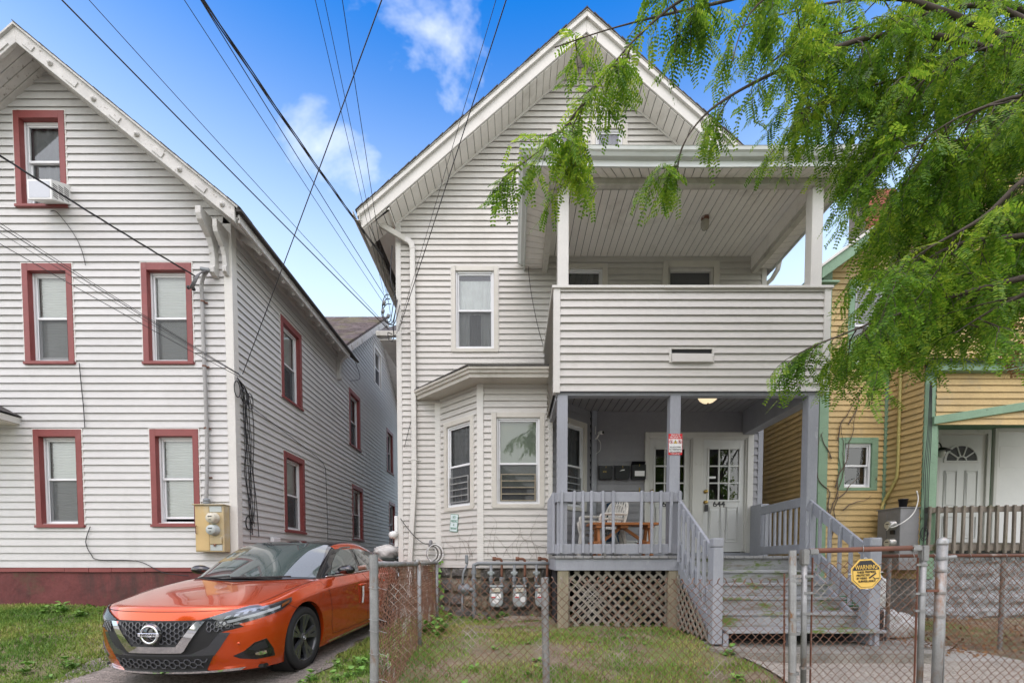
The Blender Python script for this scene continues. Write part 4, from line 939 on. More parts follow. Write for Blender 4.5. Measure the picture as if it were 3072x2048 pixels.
# ---- front doors with frame
FD = FRONT(MY - .015)
mb = MB(FD); zt, zbm = 3.465, 1.33
mb.box((2.325, zbm, -.06), (2.39, zt, .035)); mb.box((4.135, zbm, -.06), (4.24, zt, .035)); mb.box((2.39, 3.37, -.06), (4.135, zt, .034)); mb.box((3.165, zbm, -.06), (3.345, 3.37, .032))
df = mb.build('door_frame', M['doorfr'], MH, bevel=.005)
mb = MB(FD); ring(mb, 2.39, 3.165, 1.36, 3.37, .025, .025, .025, .0, -.05, .010); ring(mb, 3.345, 4.135, 1.36, 3.37, .025, .025, .025, .0, -.05, .010); mb.build('door_stop', M['doorfr'], df, bevel=.003)
mb = MB(FD); mb.box((2.33, 1.29, -.05), (4.24, 1.345, .05)); mb.build('threshold', M['greypaint'], df, bevel=.004)
def front_door(u0, u1, v0, v1, number, knob):
    d = MB(FD); g0, g1, h0, h1 = u0 + .10, u1 - .10, v0 + .92, v1 - .165
    ring(d, u0, u1, v0, v1, .10, .10, .165, .92, -.055, -.022)
    dr = d.build('door', M['door'], MH, bevel=.003)
    gr = MB(FD); ring(gr, g0 - .025, g1 + .025, h0 - .025, h1 + .025, .03, .03, .03, .03, -.03, -.004); gr.build('glazing_bead', M['door'], dr, bevel=.004)
    mu = MB(FD); W_, H_ = g1 - g0, h1 - h0
    for i in (1, 2):
        mu.box((g0 + W_ * i / 3 - .011, h0, -.036), (g0 + W_ * i / 3 + .011, h1, -.008)); 
    for i in (1, 2):
        mu.box((g0, h0 + H_ * i / 3 - .011, -.0355), (g1, h0 + H_ * i / 3 + .011, -.0085))
    mu.build('muntin', M['door'], dr)
    for i in range(3):
        for j in range(3):
            p = MB(FD); a, b = g0 + W_ * i / 3, g0 + W_ * (i + 1) / 3; c, e_ = h0 + H_ * j / 3, h0 + H_ * (j + 1) / 3; wv = -.026 + rnd.uniform(-.0006, .0006)
            p.poly([(a + .01, c + .01, wv), (b - .01, c + .01, wv + rnd.uniform(-.001, .001)), (b - .01, e_ - .01, wv), (a + .01, e_ - .01, wv)]); p.build('pane', M['glass'], dr)
    it = MB(FD); it.box((u0, h0 - .05, -.35), (u1, h1 + .05, -.34)); it.add([(u0+.02, h0-.05, -.06), (u1-.02, h0-.05, -.06), (u1-.02, h0-.05, -.34), (u0+.02, h0-.05, -.34), (u0+.02, h1+.05, -.06), (u1-.02, h1+.05, -.06), (u1-.02, h1+.05, -.34), (u0+.02, h1+.05, -.34)], [(0, 1, 2, 3), (4, 7, 6, 5), (0, 3, 7, 4), (1, 5, 6, 2)]); it.build('interior', M['dark'], dr)  # near-black box: the unlit hall's shade is put into its colour
    for a, b in ((u0 + .10, u0 + .335), (u1 - .335, u1 - .10)):
        pn = MB(FD); ring(pn, a, b, v0 + .17, v0 + .80, .016, .016, .016, .016, -.03, -.012); pn.build('panel_moulding', M['door'], dr, bevel=.006)
        pn = MB(FD); pn.box((a + .045, v0 + .215, -.03), (b - .045, v0 + .755, -.014)); pn.build('panel', M['door'], dr, bevel=.008)
    for z in (v0 + 1.07, v0 + .88):
        kb = MB(FD); ctr = FD(u0 + .045, z, 0)
        mb2 = MB(); mb2.lathe([(.032, .0), (.032, .012), (.015, .016), (.015, .03), (.028, .04), (.03, .055), (.02, .066), (0, .068)], ctr + Vector((0, .022, 0)), (0, -1, 0), 16); mb2.build('knob', M['brass'], dr, smooth=True)
    if knob:
        lb = MB(FD); lb.box((u0 + .03, v0 + .72, -.01), (u0 + .085, v0 + .835, .03)); lb.build('lock_box', M['black'], dr, bevel=.008)
    return dr
def letters(txt, size, loc, mat, name, parent=None, rot=(R(90), 0, 0), ext=.001, align='CENTER', xs=1.0, bold=0.0):
    cu = bpy.data.curves.new(name, 'FONT'); cu.body = txt; cu.size = size; cu.extrude = ext; cu.align_x = align; cu.offset = bold; cu.align_y = 'CENTER'
    t = bpy.data.objects.new('tmp_text', cu); COL.objects.link(t)
    dg = bpy.context.evaluated_depsgraph_get(); me = bpy.data.meshes.new_from_object(t.evaluated_get(dg))
    COL.objects.unlink(t); bpy.data.objects.remove(t)
    me.name = name; me.materials.clear(); me.materials.append(mat)
    from mathutils import Euler
    mw = Matrix.Translation(loc) @ Euler(rot).to_matrix().to_4x4() @ Matrix.Diagonal((xs, 1, 1, 1))
    me.transform(mw)
    return mk(name, me, None, parent)
d2 = front_door(3.372, 4.11, 1.362, 3.345, '644', True)
d1 = front_door(2.417, 3.138, 1.362, 3.345, '646', False)
mb = MB(FD); mb.box((3.55, 2.155, -.0215), (3.785, 2.262, -.0205)); mb.build('number_plate', M['doorfr'], d2)
for dd, cx_ in ((d2, 3.665), (d1, 2.76)):
    letters('644' if dd is d2 else '646', .165, (cx_, MY - .015 + .0195, 2.21), M['black'], 'house_number', dd, xs=.88, bold=.0045)
# grey security sticker on a pane
mb = MB(FD); mb.box((3.485, 2.665, -.022), (3.60, 2.70, -.0205)); mb.build('sticker', M['blind'], d2)
# ================================================================== YELLOW HOUSE
YH = thing('yellow_house', 'yellow clapboard house with sage green trim, half hidden by foliage at right', 'house', (7.5, 10, 0.3))
FY = FRONT(8.0); PYL = 0.1016
YX = 5.42
oy1 = window(YH, FY, 5.755, 6.455, 2.45, 3.375, 'green', 'none', 'none', .5, seed=60)
oy2 = window(YH, FY, 5.86, 6.62, 4.62, 6.10, 'green', 'grey', 'none', .5, seed=61)
yr = lambda x: 6.15 + .72 * (x - 5.2)
siding(YH, FY, 0.9, 4.3, PYL, YX + .145, 6.56, [oy1], M['yellow'], depth=.020, jit=.003)
siding(YH, FY, 4.3, 8.6, PYL, lambda v: max(YX + .145, 5.2 + (v - 6.15) / .72 + .1), 10.2, [oy2], M['yellow'], depth=.020, jit=.003)
FYS = Fr((YX, 0, 0), (0, -1, 0), (-1, 0, 0))
oy3 = window(YH, FYS, -10.9, -10.1, 1.5, 2.75, 'green', 'grey', 'none', .5, seed=62)
siding(YH, FYS, 0.6, 6.2, PYL, -15.0, -8.10, [oy3], M['yellow'], depth=.022, jit=.003)
mb = MB(); mb.box((YX - .022, 7.976, .5), (YX + .145, 8.12, 6.3)); mb.build('corner_board', M['green'], YH, bevel=.006)
mb = MB(); mb.box((6.55, 7.965, .9), (6.625, 8.02, 4.6)); mb.build('corner_board', M['green'], YH, bevel=.006)
FYR = Fr((6.60, 8.0, 0), Vector((.13, -.6, 0)), Vector((-.6, -.13, 0)))
siding(YH, FYR, 0.9, 4.6, PYL, .02, .60, [], M['yellow'], depth=.022, jit=.003)
mb = MB(); mb.box((YX + .1, 8.62, .2), (6.9, 15, 6.2)); mb.box((6.9, 9.4, .2), (12, 15, 6.2)); mb.box((6.9, 8.62, 4.5), (12, 9.4, 6.2)); mb.build('wall', M['dark'], YH)  # unseen inner boxes behind the clapboards, added against light leaks
# roof with rake trim
mb = MB(); slab(mb, [(5.12, 7.6, yr(5.12)), (9.0, 7.6, yr(9.0)), (9.0, 15, yr(9.0)), (5.12, 15, yr(5.12))], .08); slab(mb, [(9.0, 7.6, yr(9.0)), (12.9, 7.6, yr(5.12)), (12.9, 15, yr(5.12)), (9.0, 15, yr(9.0))], .08); mb.build('roof', M['shingle'], YH)
mb = MB(); mb.prism3([(5.10, 7.56, yr(5.1) - .22), (9.0, 7.56, yr(9.0) - .22), (9.0, 7.56, yr(9.0) - .03), (5.10, 7.56, yr(5.1) - .03)], (0, .05, 0)); mb.build('rake_board', M['green'], YH, bevel=.005)
mb = MB(); mb.prism3([(5.06, 7.53, yr(5.06) - .03), (9.0, 7.53, yr(9.0) - .03), (9.0, 7.53, yr(9.0) + .02), (5.06, 7.53, yr(5.06) + .02)], (0, .09, 0)); mb.build('rake_trim', M['trim'], YH, bevel=.005)
mb = MB(); mb.box((5.10, 7.6, yr(5.1) - .25), (5.42, 15, yr(5.1) - .22)); mb.box((5.08, 7.6, yr(5.1) - .25), (5.11, 15, yr(5.1) - .03)); mb.build('eave_soffit', M['green'], YH)
# chimney, course by course
ch = MB(); ch.box((7.72, 10.02, 6.8), (8.28, 10.58, 9.28)); ch = ch.build('chimney', M['mortar'], YH)
M['brick'] = pmat('red_brick', (0.30, 0.095, 0.060), .85, .3, 9, .5, 60, fine=.2)
bmesh_ = MB(); bmesh_.box((-.1, -.02, -.032), (.1, .02, .032)); bme = bmesh_.mesh('brick'); bme.materials.append(M['brick'])
for r_ in range(17):
    z = 8.0 + r_ * .075
    for i in range(3):
        x = 7.72 + (.0 if r_ % 2 else -.05) + .1 + i * .21
        if x + .1 > 8.30: continue
        o = mk('brick', bme, None); o.location = (x, 10.008 + rnd.uniform(-.003, .003), z); setpar(o, ch)
# porch of the yellow house
YP = 7.40
mb = MB(); mb.box((6.73, YP, .9), (6.955, YP + .14, 4.35)); mb.build('porch_post', M['green'], YH, bevel=.008)
mb = MB(); mb.box((6.95, YP + .1, .9), (7.06, 8.9, 4.2)); mb.build('porch_side_wall', M['green'], YH)
FYP = FRONT(YP)
beam = lambda x: 3.42 + .155 * (x - 6.85)
siding(YH, Fr((6.9, YP, 0), Vector((1, 0, .0)), (0, -1, 0)), 3.42, 4.25, PYL * 1.05, lambda v: max(.0, (v - 3.48) / .155 * 0), 4.0, [], M['yellow'], depth=.022, jit=.003)
mb = MB(); mb.prism3([(6.84, YP - .05, beam(6.84)), (11, YP - .05, beam(11)), (11, YP - .05, beam(11) + .13), (6.84, YP - .05, beam(6.84) + .13)], (0, .12, 0)); mb.build('raking_beam', M['green'], YH, bevel=.006)
mb = MB(); mb.prism3([(6.84, YP - .035, 3.2), (11, YP - .035, 3.2), (11, YP - .035, beam(11)), (6.84, YP - .035, beam(6.84))], (0, .02, 0)); 
mb = MB(); mb.box((6.75, YP - .12, 4.25), (11, YP + .1, 4.40)); mb.build('porch_fascia', M['green'], YH, bevel=.006)
mb = MB(); slab(mb, [(6.6, YP - .2, 4.41), (11, YP - .2, 4.41), (11, 8.1, 4.75), (6.6, 8.1, 4.75)], .04); mb.build('porch_roof', M['shingle'], YH)
mb = MB(); mb.box((6.95, YP + .05, 3.98), (11, 8.95, 4.0)); mb.build('porch_ceiling', M['green'], YH)
mb = MB(); mb.box((6.7, YP + .03, 1.38), (11, 8.95, 1.5)); mb.build('porch_floor', M['picket'], YH)
FYD = FRONT(8.9)
mb = MB(FYD); mb.box((7.0, 1.5, -.05), (11, 4.0, -.03)); mb.build('porch_back_wall', M['green'], YH)
mb = MB(FYD); ring(mb, 8.33, 9.40, 1.55, 3.77, .075, .075, .08, .0, -.03, .03); yf = mb.build('door_frame', M['doorfr'], YH, bevel=.006)
mb = MB(FYD); mb.box((8.405, 1.56, -.02), (9.325, 3.69, -.004)); mb.build('jamb', M['doorfr'], yf)
mb = MB(FYD); mb.box((8.42, 1.57, -.003), (9.235, 3.66, .012)); yd_ = mb.build('door', M['door'], YH, bevel=.003)
# fan light in the door
cxd, czd, rd = 8.828, 3.17, .32
fan = MB(FYD); n = 20
fan.add([(cxd, czd, .0135)] + [(cxd + rd * math.cos(math.pi * i / n), czd + rd * .95 * math.sin(math.pi * i / n), .0135) for i in range(n + 1)], [(0, i + 1, i + 2) for i in range(n)]); fan.build('pane', M['glassblk'] if 'glassblk' in M else M['screen'], yd_)
fan = MB(FYD)
for k, (ra, rb_) in enumerate(((rd - .015, rd + .03), (.075, .10))):
    pr = [(cxd + rb_ * math.cos(math.pi * i / n), czd + rb_ * .95 * math.sin(math.pi * i / n)) for i in range(n + 1)] + [(cxd + ra * math.cos(math.pi * i / n), czd + ra * .95 * math.sin(math.pi * i / n)) for i in reversed(range(n + 1))]
    for i in range(n):
        fan.prism([pr[i], pr[i+1], pr[2*n+1-i-1], pr[2*n+1-i]], .012, .030)
for a in (36, 72, 108, 144):
    c_, s_ = math.cos(R(a)), math.sin(R(a)); px, py = -s_ * .011, c_ * .011
    fan.prism([(cxd + .09 * c_ - px, czd + .09 * s_ - py), (cxd + rd * c_ - px, czd + rd * .95 * s_ - py), (cxd + rd * c_ + px, czd + rd * .95 * s_ + py), (cxd + .09 * c_ + px, czd + .09 * s_ + py)], .012, .028)
fan.box((cxd - rd - .03, czd - .03, .012), (cxd + rd + .03, czd + .002, .029)); fan.build('fan_muntin', M['door'], yd_)
for a, b in ((8.49, 8.76), (8.90, 9.17)):
    for z0, z1 in ((2.25, 2.98), (1.65, 2.08)):
        p = MB(FYD); ring(p, a, b, z0, z1, .02, .02, .02, .02, .01, .024); p.build('panel_moulding', M['door'], yd_, bevel=.006)
        p = MB(FYD); p.box((a + .05, z0 + .05, .01), (b - .05, z1 - .05, .021)); p.build('panel', M['door'], yd_, bevel=.008)
kb = MB(); kb.lathe([(.03, 0), (.03, .01), (.014, .014), (.026, .04), (.018, .06), (0, .062)], FYD(8.45, 2.17, .012), (0, -1, 0), 14); kb.build('knob', M['galvc'], yd_, smooth=True)
mb = MB(FYD); ring(mb, 9.47, 10.6, 1.55, 3.80, .06, .06, .06, .0, -.03, .03); y2 = mb.build('door_frame', M['doorfr'], YH, bevel=.006)
mb = MB(FYD); mb.box((9.53, 1.56, -.02), (10.5, 3.74, .0)); mb.build('storm_door', M['whitep'], y2, bevel=.004)
mb = MB(FYD); mb.box((9.60, 3.05, .0), (10.4, 3.45, .004)); mb.build('storm_glass', M['blind'], y2)
# porch picket railing
pr_ = MB(); pr_.bar((6.78, YP - .02, 2.03), (10.5, YP - .02, 2.10), .04, .09); pr_.bar((6.78, YP - .02, 1.42), (10.5, YP - .02, 1.42), .04, .10); pr_ = pr_.build('picket_railing', M['picket'], YH, bevel=.004)
for i in range(26):
    x = 6.80 + i * .140; zt_ = 2.09 + (x - 6.78) * .019; b = MB(); l = rnd.uniform(-.01, .01)
    b.bar((x, YP - .06, 1.33 + rnd.uniform(-.015, .015)), (x + l, YP - .06, zt_), .042, .038, up=(0, 1, 0)); b.build('picket', M['picket'], pr_, bevel=.004)
# grey stone base of the porch
bs = MB(); bs.box((6.76, YP + .12, .0), (11, YP + .16, 1.38)); bs = bs.build('porch_base', M['greystone'], YH)
rrs = random.Random(4); z = .05
while z < 1.34:
    h = rrs.uniform(.14, .26); u = 6.75
    while u < 9.6:
        ln = rrs.uniform(.2, .48); s = MB(FYP); n, m = 4, 3; pts = []
        for j in range(m + 1):
            for i in range(n + 1):
                edge = i in (0, n) or j in (0, m)
                pts.append((u + .01 + (ln - .02) * i / n + rrs.uniform(-.012, .012), z + .01 + (min(h, 1.36 - z) - .02) * j / m + rrs.uniform(-.012, .012), -.13 if edge else -.09 + rrs.uniform(0, .03)))
        s.add(pts, [(j*(n+1)+i, j*(n+1)+i+1, (j+1)*(n+1)+i+1, (j+1)*(n+1)+i) for j in range(m) for i in range(n)]); s.build('stone', M['greystone'], bs)
        u += ln
    z += h
mb = MB(); mb.box((YX + .02, 7.99, -.1), (6.72, 8.3, .92)); mb.prism3([(6.58, 8.02, -.1), (6.78, 7.42, -.1), (6.9, 7.5, -.1), (6.9, 8.02, -.1)], (0, 0, 1.01)); mb.build('foundation', M['greystone'], YH)
mb = MB(); mb.box((YX + .02, 8.0, -.1), (YX + .05, 15, .62)); mb.build('foundation', M['greystone'], YH)
# yellow conduit down the return wall
mb = MB(); pts = [FYR(.25, z, .05) for z in (4.5, 3.6, 2.75)] + [FYR(.20, 2.55, .05), FYR(.05, 2.25, .06), FYR(.04, 2.10, .10)]
mb.tube(smooth_path(pts, 5), .024, 10); mb.build('conduit', M['pipeyel'], YH, smooth=True)

# ================================================================== GROUND
def sst(a, b, x):
    t = min(1, max(0, (x - a) / (b - a))); return t * t * (3 - 2 * t)
def ground_z(x, y):
    left = 0.52 * sst(4.2, 7.2, y) - .02
    drive = .042 * (y - 5.0) if y < 12 else .294
    drive = max(drive, -.14)
    yard = .12 + .16 * sst(3.2, 5.8, y)
    walk = .125 + .02 * sst(5, 8, y) + .10 * sst(5.2, 8, y)
    a = sst(-4.75, -4.15, x)
    z = left * (1 - a) + drive * a
    b = sst(-2.15, -1.15, x)
    z = z * (1 - b) + yard * b
    c = sst(2.1, 2.6, x) * sst(5.4, 4.9, y) if False else sst(2.15, 2.7, x)
    z = z * (1 - c) + walk * c
    if y < 2.6: z = z * sst(1.2, 2.6, y) - .02 * (1 - sst(1.2, 2.6, y))
    return z
xs = sorted(set([-900, -300, -120, -60, -30, -20] + list(np.round(np.arange(-14, 14.01, .2), 3)) + [20, 30, 60, 120, 300, 900]))
ys_ = sorted(set([-900, -300, -100, -40, -15, -6, -2, 0, 1] + list(np.round(np.arange(1.2, 20.01, .2), 3)) + [25, 40, 80, 200, 600, 1500]))
gr = MB()
for yy in ys_:
    for x in xs:
        z = ground_z(x, yy) + (.012 * math.sin(x * 3.1 + yy * 1.7) + .010 * math.sin(x * 7.3 - yy * 5.1) if -14 < x < 14 and 2.6 < yy < 8 else 0)
        gr.v.append((x, yy, z))
nx_ = len(xs)
gr.f = [(j*nx_+i, j*nx_+i+1, (j+1)*nx_+i+1, (j+1)*nx_+i) for j in range(len(ys_) - 1) for i in range(nx_ - 1)]
tag(gr.build('ground', M['soil'], smooth=True), kind='structure')
def sheet(name, outline_fn, y0, y1, mat, lift, n=60, m=10, thick=0):
    mb = MB()
    for j in range(n + 1):
        yy = y0 + (y1 - y0) * j / n; xa, xb = outline_fn(yy)
        for i in range(m + 1):
            x = xa + (xb - xa) * i / m; mb.v.append((x, yy, ground_z(x, yy) + lift + (.012 * math.sin(x * 3.1 + yy * 1.7) + .010 * math.sin(x * 7.3 - yy * 5.1) if 2.6 < yy < 8 else 0) * (1 if lift < .03 else 0)))
    mb.f = [(j*(m+1)+i, j*(m+1)+i+1, (j+1)*(m+1)+i+1, (j+1)*(m+1)+i) for j in range(n) for i in range(m)]
    return tag(mb.build(name, mat, smooth=True), kind='structure')
sheet('driveway', lambda y: (-4.62 + .09 * math.sin(y * 2.3) + .05 * math.sin(y * 6.1), -2.12 + .07 * math.sin(y * 2.9) + .05 * math.sin(y * 7.7) - .02 * (y - 5)), -1.5, 18, M['asphalt'], .016, 160, 16)
sheet('walkway', lambda y: (2.42 - .25 * sst(4.4, 3.0, y) - .10 * math.sin(y * 3.0) * .3, 6.6), 2.0, 4.66, M['exposed'], .034, 40, 24)
sheet('side_path', lambda y: (4.2 + .1 * math.sin(y * 3), 5.35), 4.66, 14, M['concrete'], .034, 60, 8)
sheet('sidewalk', lambda y: (-30, 30), .2, 1.9, M['concrete'], .03, 6, 40)
# concrete landing below the stairs
ld = MB(); op_ = [(2.05, 5.30), (2.02, 4.98), (2.20, 4.74), (2.48, 4.58), (2.9, 4.54), (4.35, 4.53), (4.45, 4.6), (4.45, 5.3)]
ld.prism3([(x, y, .05) for x, y in op_], (0, 0, .205)); tag(ld.build('landing_slab', M['slab'], bevel=.02, seg=2), kind='structure')
# ================================================================== CAR
M['paint'] = pmat('metallic_orange_paint', (0.60, 0.070, 0.008), 0.24, 0.03, 300, spec=0.3, coat=1.0, metal=0.5, fine=.05)
M['gloss'] = pmat('gloss_black', (0.010, 0.010, 0.012), 0.08, 0.05, 5, spec=0.6, coat=0.6)
M['matblk'] = pmat('matt_black', (0.014, 0.014, 0.015), 0.6, 0.1, 8)
M['gun'] = pmat('gunmetal_bumper', (0.045, 0.047, 0.052), 0.25, 0.05, 6, coat=.5)
M['chrome'] = pmat('chrome', (0.80, 0.81, 0.82), 0.08, 0.02, 6, metal=1.0)
M['tyre'] = pmat('tyre_rubber', (0.016, 0.016, 0.017), 0.75, 0.15, 20)
M['rim'] = pmat('gloss_black_rim', (0.050, 0.051, 0.054), 0.16, 0.05, 6, coat=.5)
M['lampglass'] = glassmat('headlamp_lens', (0.86, 0.88, 0.9), 0.05)
M['lamphouse'] = pmat('headlamp_housing', (0.10, 0.103, 0.11), 0.25, 0.3, 25, metal=.6)
M['lampin'] = pmat('headlamp_reflector', (0.36, 0.375, 0.40), 0.22, 0.25, 30, metal=.8)
M['amber'] = pmat('amber_marker', (0.45, 0.13, 0.015), 0.25, 0.05, 8)
M['carglass'] = pmat('tinted_car_glass', (0.060, 0.082, 0.078), 0.03, 0.1, 2, spec=1.0, coat=1.0)
M['wshield'] = glassmat('windscreen_glass', (0.62, 0.72, 0.70), 0.16)
M['seam'] = pmat('panel_gap', (0.02, 0.006, 0.003), 0.8, 0.05, 5)
M['dash'] = pmat('grey_dashboard', (0.22, 0.23, 0.235), 0.7, 0.1, 6)

def cage(side, top, front, back, bottom_z=None):
    """half cage of a box-like shell. side[s][r], top[s][c] with c=0 on the centre line and the last one equal to side[s][-1];
    front[r][c], back[r][c]: interior points of the end caps for every row r (c runs from the centre to the side, last equals side)"""
    V = []; Fc = []; idx = {}
    def vid(p):
        k = tuple(round(x, 5) for x in p)
        if k not in idx: idx[k] = len(V); V.append(k)
        return idx[k]
    S = len(side); Rn = len(side[0]); Cn = len(top[0])
    def quad(a, b, c, d): Fc.append(tuple(vid(p) for p in (a, b, c, d)))
    for s in range(S - 1):
        for r in range(Rn - 1): quad(side[s][r], side[s+1][r], side[s+1][r+1], side[s][r+1])
        for c in range(Cn - 1): quad(top[s][c], top[s][c+1], top[s+1][c+1], top[s+1][c])
    for cap, flip in ((front, False), (back, True)):
        for r in range(Rn - 1):
            for c in range(Cn - 1):
                q = (cap[r][c], cap[r][c+1], cap[r+1][c+1], cap[r+1][c])
                quad(*(reversed(q) if flip else q))
    n0 = len(V); F2 = list(Fc); mir = {}
    for i, p in enumerate(list(V)):
        mir[i] = i if abs(p[0]) < 1e-4 else vid((-p[0], p[1], p[2]))
    for f in Fc: F2.append(tuple(mir[i] for i in reversed(f)))
    return V, F2
def subd(V, F_, levels, creases=()):
    me = bpy.data.meshes.new('cage'); me.from_pydata(V, [], F_)
    bm = bmesh.new(); bm.from_mesh(me); bmesh.ops.recalc_face_normals(bm, faces=bm.faces)
    cl = bm.edges.layers.float.new('crease_edge')
    for e in bm.edges:
        a, b = e.verts[0].co, e.verts[1].co
        for fn, val in creases:
            if fn(a, b): e[cl] = val
    bm.to_mesh(me); bm.free()
    o = bpy.data.objects.new('tmp_cage', me); COL.objects.link(o)
    m = o.modifiers.new('s', 'SUBSURF'); m.levels = levels; m.render_levels = levels
    dg = bpy.context.evaluated_depsgraph_get(); r = bpy.data.meshes.new_from_object(o.evaluated_get(dg))
    bpy.data.objects.remove(o); return r

# --- body: stations from nose to tail; rows of (half width, height)
ST = [ # y, rows, top heights for c = 0, .42, .78
 (0.40, [(.81, .165), (.855, .27), (.878, .40), (.880, .56), (.868, .69), (.81, .765)], (.785, .783, .775)),
 (0.66, [(.85, .155), (.895, .27), (.915, .42), (.922, .60), (.905, .74), (.835, .815)], (.845, .842, .830)),
 (0.95, [(.86, .150), (.905, .27), (.925, .44), (.938, .64), (.925, .80), (.835, .880)], (.898, .897, .892)),
 (1.32, [(.87, .155), (.905, .27), (.920, .44), (.930, .64), (.922, .83), (.830, .930)], (.955, .955, .948)),
 (1.55, [(.875, .165), (.905, .27), (.918, .44), (.925, .64), (.918, .85), (.835, .950)], (.985, .985, .972)),
 (2.10, [(.88, .175), (.908, .27), (.918, .44), (.922, .64), (.917, .86), (.845, .960)], (.97, .97, .968)),
 (2.80, [(.88, .180), (.908, .28), (.918, .44), (.924, .65), (.918, .87), (.845, .975)], (.98, .98, .98)),
 (3.35, [(.88, .185), (.91, .28), (.924, .46), (.936, .68), (.925, .89), (.825, 1.00)], (1.00, 1.00, 1.00)),
 (3.75, [(.87, .200), (.91, .30), (.928, .48), (.938, .70), (.915, .91), (.795, 1.025)], (1.06, 1.06, 1.045)),
 (4.25, [(.84, .220), (.885, .32), (.905, .50), (.91, .70), (.875, .91), (.755, 1.035)], (1.085, 1.08, 1.06)),
 (4.66, [(.74, .240), (.79, .33), (.815, .50), (.815, .70), (.775, .88), (.68, .985)], (1.06, 1.055, 1.02))]
CF = (0, .42, .78, 1)
bow_f = [.0, .50, .33, .20, .10, .06, .03, 0, 0, 0, 0, 0]
side = []; top = []
for i, (y, rows, tz) in enumerate(ST):
    rows6 = [(w_, y + (0.02 if i == 0 and k == 5 else 0), z) for k, (w_, z) in enumerate(rows)]
    side.append([(w_, yy, z) for (w_, yy, z) in rows6])
    bw = (.335, .27, .19, .11, .07, .02, 0, 0, 0, -.05, -.13)[i]
    tt = []
    for c, z in zip(CF[:3], tz):
        tt.append((rows[5][0] * c, y - bw * (1 - c ** 2.6), z))
    tt.append(side[-1][5]); top.append(tt)
# front cap: nose profile at the centre line, row by row
ynose = [.085, .045, .020, .000, .030, None]
front = []
for r in range(6):
    row = []
    w_, z = ST[0][1][r]
    for k, c in enumerate(CF):
        if k == 3: row.append(side[0][r]); continue
        if r == 5: row.append(top[0][k]); continue
        y = ynose[r] + (ST[0][0] - ynose[r]) * c ** 2.9
        zz = z + (.0, .0, .0, .01, .015)[r] * (1 - c)
        row.append((w_ * c, y, zz))
    front.append(row)
back = []
ytail = [4.80, 4.84, 4.88, 4.89, 4.86, None]
for r in range(6):
    row = []
    w_, z = ST[-1][1][r]
    for k, c in enumerate(CF):
        if k == 3: row.append(side[-1][r]); continue
        if r == 5: row.append(top[-1][k]); continue
        row.append((w_ * c, ytail[r] + (ST[-1][0] - ytail[r]) * c ** 2.9, z))
    back.append(row)
V_, F_ = cage(side, top, front, back)
shoulder = lambda a, b: abs(abs(a.x) - abs(b.x)) < .12 and a.x * b.x > 0 and a.y > .3 and a.z > .74 and b.z > .74 and abs(a.x) > .66 and abs(b.x) > .66 and abs(a.y - b.y) > .15
body_me = subd(V_, F_, 3, [(shoulder, .55), (lambda a, b: a.y < .5 and b.y < .5 and abs(a.z - b.z) < .05 and a.z > .74 and b.z > .74 and abs(a.x - b.x) > .1, .45)])
bm = bmesh.new(); bm.from_mesh(body_me); BODY = BVHTree.FromBMesh(bm); bm.free()
# wheel arches cut out
AX = (0.955, 3.73); WR = .343; TRK = .80
def boolean_cut(me, cutters):
    o = bpy.data.objects.new('tmp_b', me); COL.objects.link(o); tmp = []
    for cme in cutters:
        c = bpy.data.objects.new('tmp_c', cme); COL.objects.link(c); tmp.append(c)
        m = o.modifiers.new('b', 'BOOLEAN'); m.operation = 'DIFFERENCE'; m.object = c; m.solver = 'EXACT'
    dg = bpy.context.evaluated_depsgraph_get(); r = bpy.data.meshes.new_from_object(o.evaluated_get(dg))
    for t in tmp: bpy.data.objects.remove(t)
    bpy.data.objects.remove(o); return r
cut = []
for y in AX:
    for sg in (-1, 1):
        m_ = MB(); m_.lathe([(.385, 0), (.385, .5)], (sg * .62, y, .345 + .012), (sg, 0, 0), 48); cme = m_.mesh('c')
        bmx = bmesh.new(); bmx.from_mesh(cme); bmesh.ops.recalc_face_normals(bmx, faces=bmx.faces); bmx.to_mesh(cme); bmx.free(); cut.append(cme)
# the body has no floor: close it before cutting
bmx = bmesh.new(); bmx.from_mesh(body_me)
bmesh.ops.holes_fill(bmx, edges=[e for e in bmx.edges if e.is_boundary], sides=0); bmesh.ops.recalc_face_normals(bmx, faces=bmx.faces); bmx.to_mesh(body_me); bmx.free()
body_me = boolean_cut(body_me, cut)
CARL = (-3.235, 3.985, .002)
car = thing('parked_car', 'wet metallic orange four-door sedan with black roof parked nose-out in the driveway', 'car', (0, 0, 0))
def cpart(name, me, mat, parent=None, smooth=True):
    me.materials.clear(); me.materials.append(mat)
    if smooth: me.polygons.foreach_set('use_smooth', [True] * len(me.polygons))
    return mk(name, me, None, parent or car)
bo = cpart('body', body_me, M['paint'])
try:
    body_me.set_sharp_from_angle(angle=R(38))
except Exception: pass

# --- greenhouse
GST = [ # y at the belt, rows (half width, y, z)
 [(.795, 1.50, .935), (.735, 1.80, 1.13), (.655, 2.12, 1.315), (.60, 2.26, 1.370)],
 [(.835, 2.10, .955), (.775, 2.20, 1.14), (.690, 2.36, 1.335), (.625, 2.42, 1.395)],
 [(.842, 2.75, .970), (.785, 2.75, 1.15), (.700, 2.75, 1.350), (.635, 2.75, 1.412)],
 [(.830, 3.30, .990), (.770, 3.22, 1.16), (.685, 3.12, 1.335), (.625, 3.08, 1.395)],
 [(.785, 3.95, 1.010), (.725, 3.70, 1.15), (.655, 3.45, 1.290), (.605, 3.40, 1.345)],
 [(.700, 4.28, 1.030), (.66, 4.03, 1.13), (.62, 3.78, 1.225), (.585, 3.70, 1.265)]]
GT = [(1.408, 1.405, 1.392), (1.428, 1.425, 1.414), (1.440, 1.437, 1.428), (1.422, 1.42, 1.41), (1.372, 1.37, 1.36), (1.290, 1.288, 1.28)]
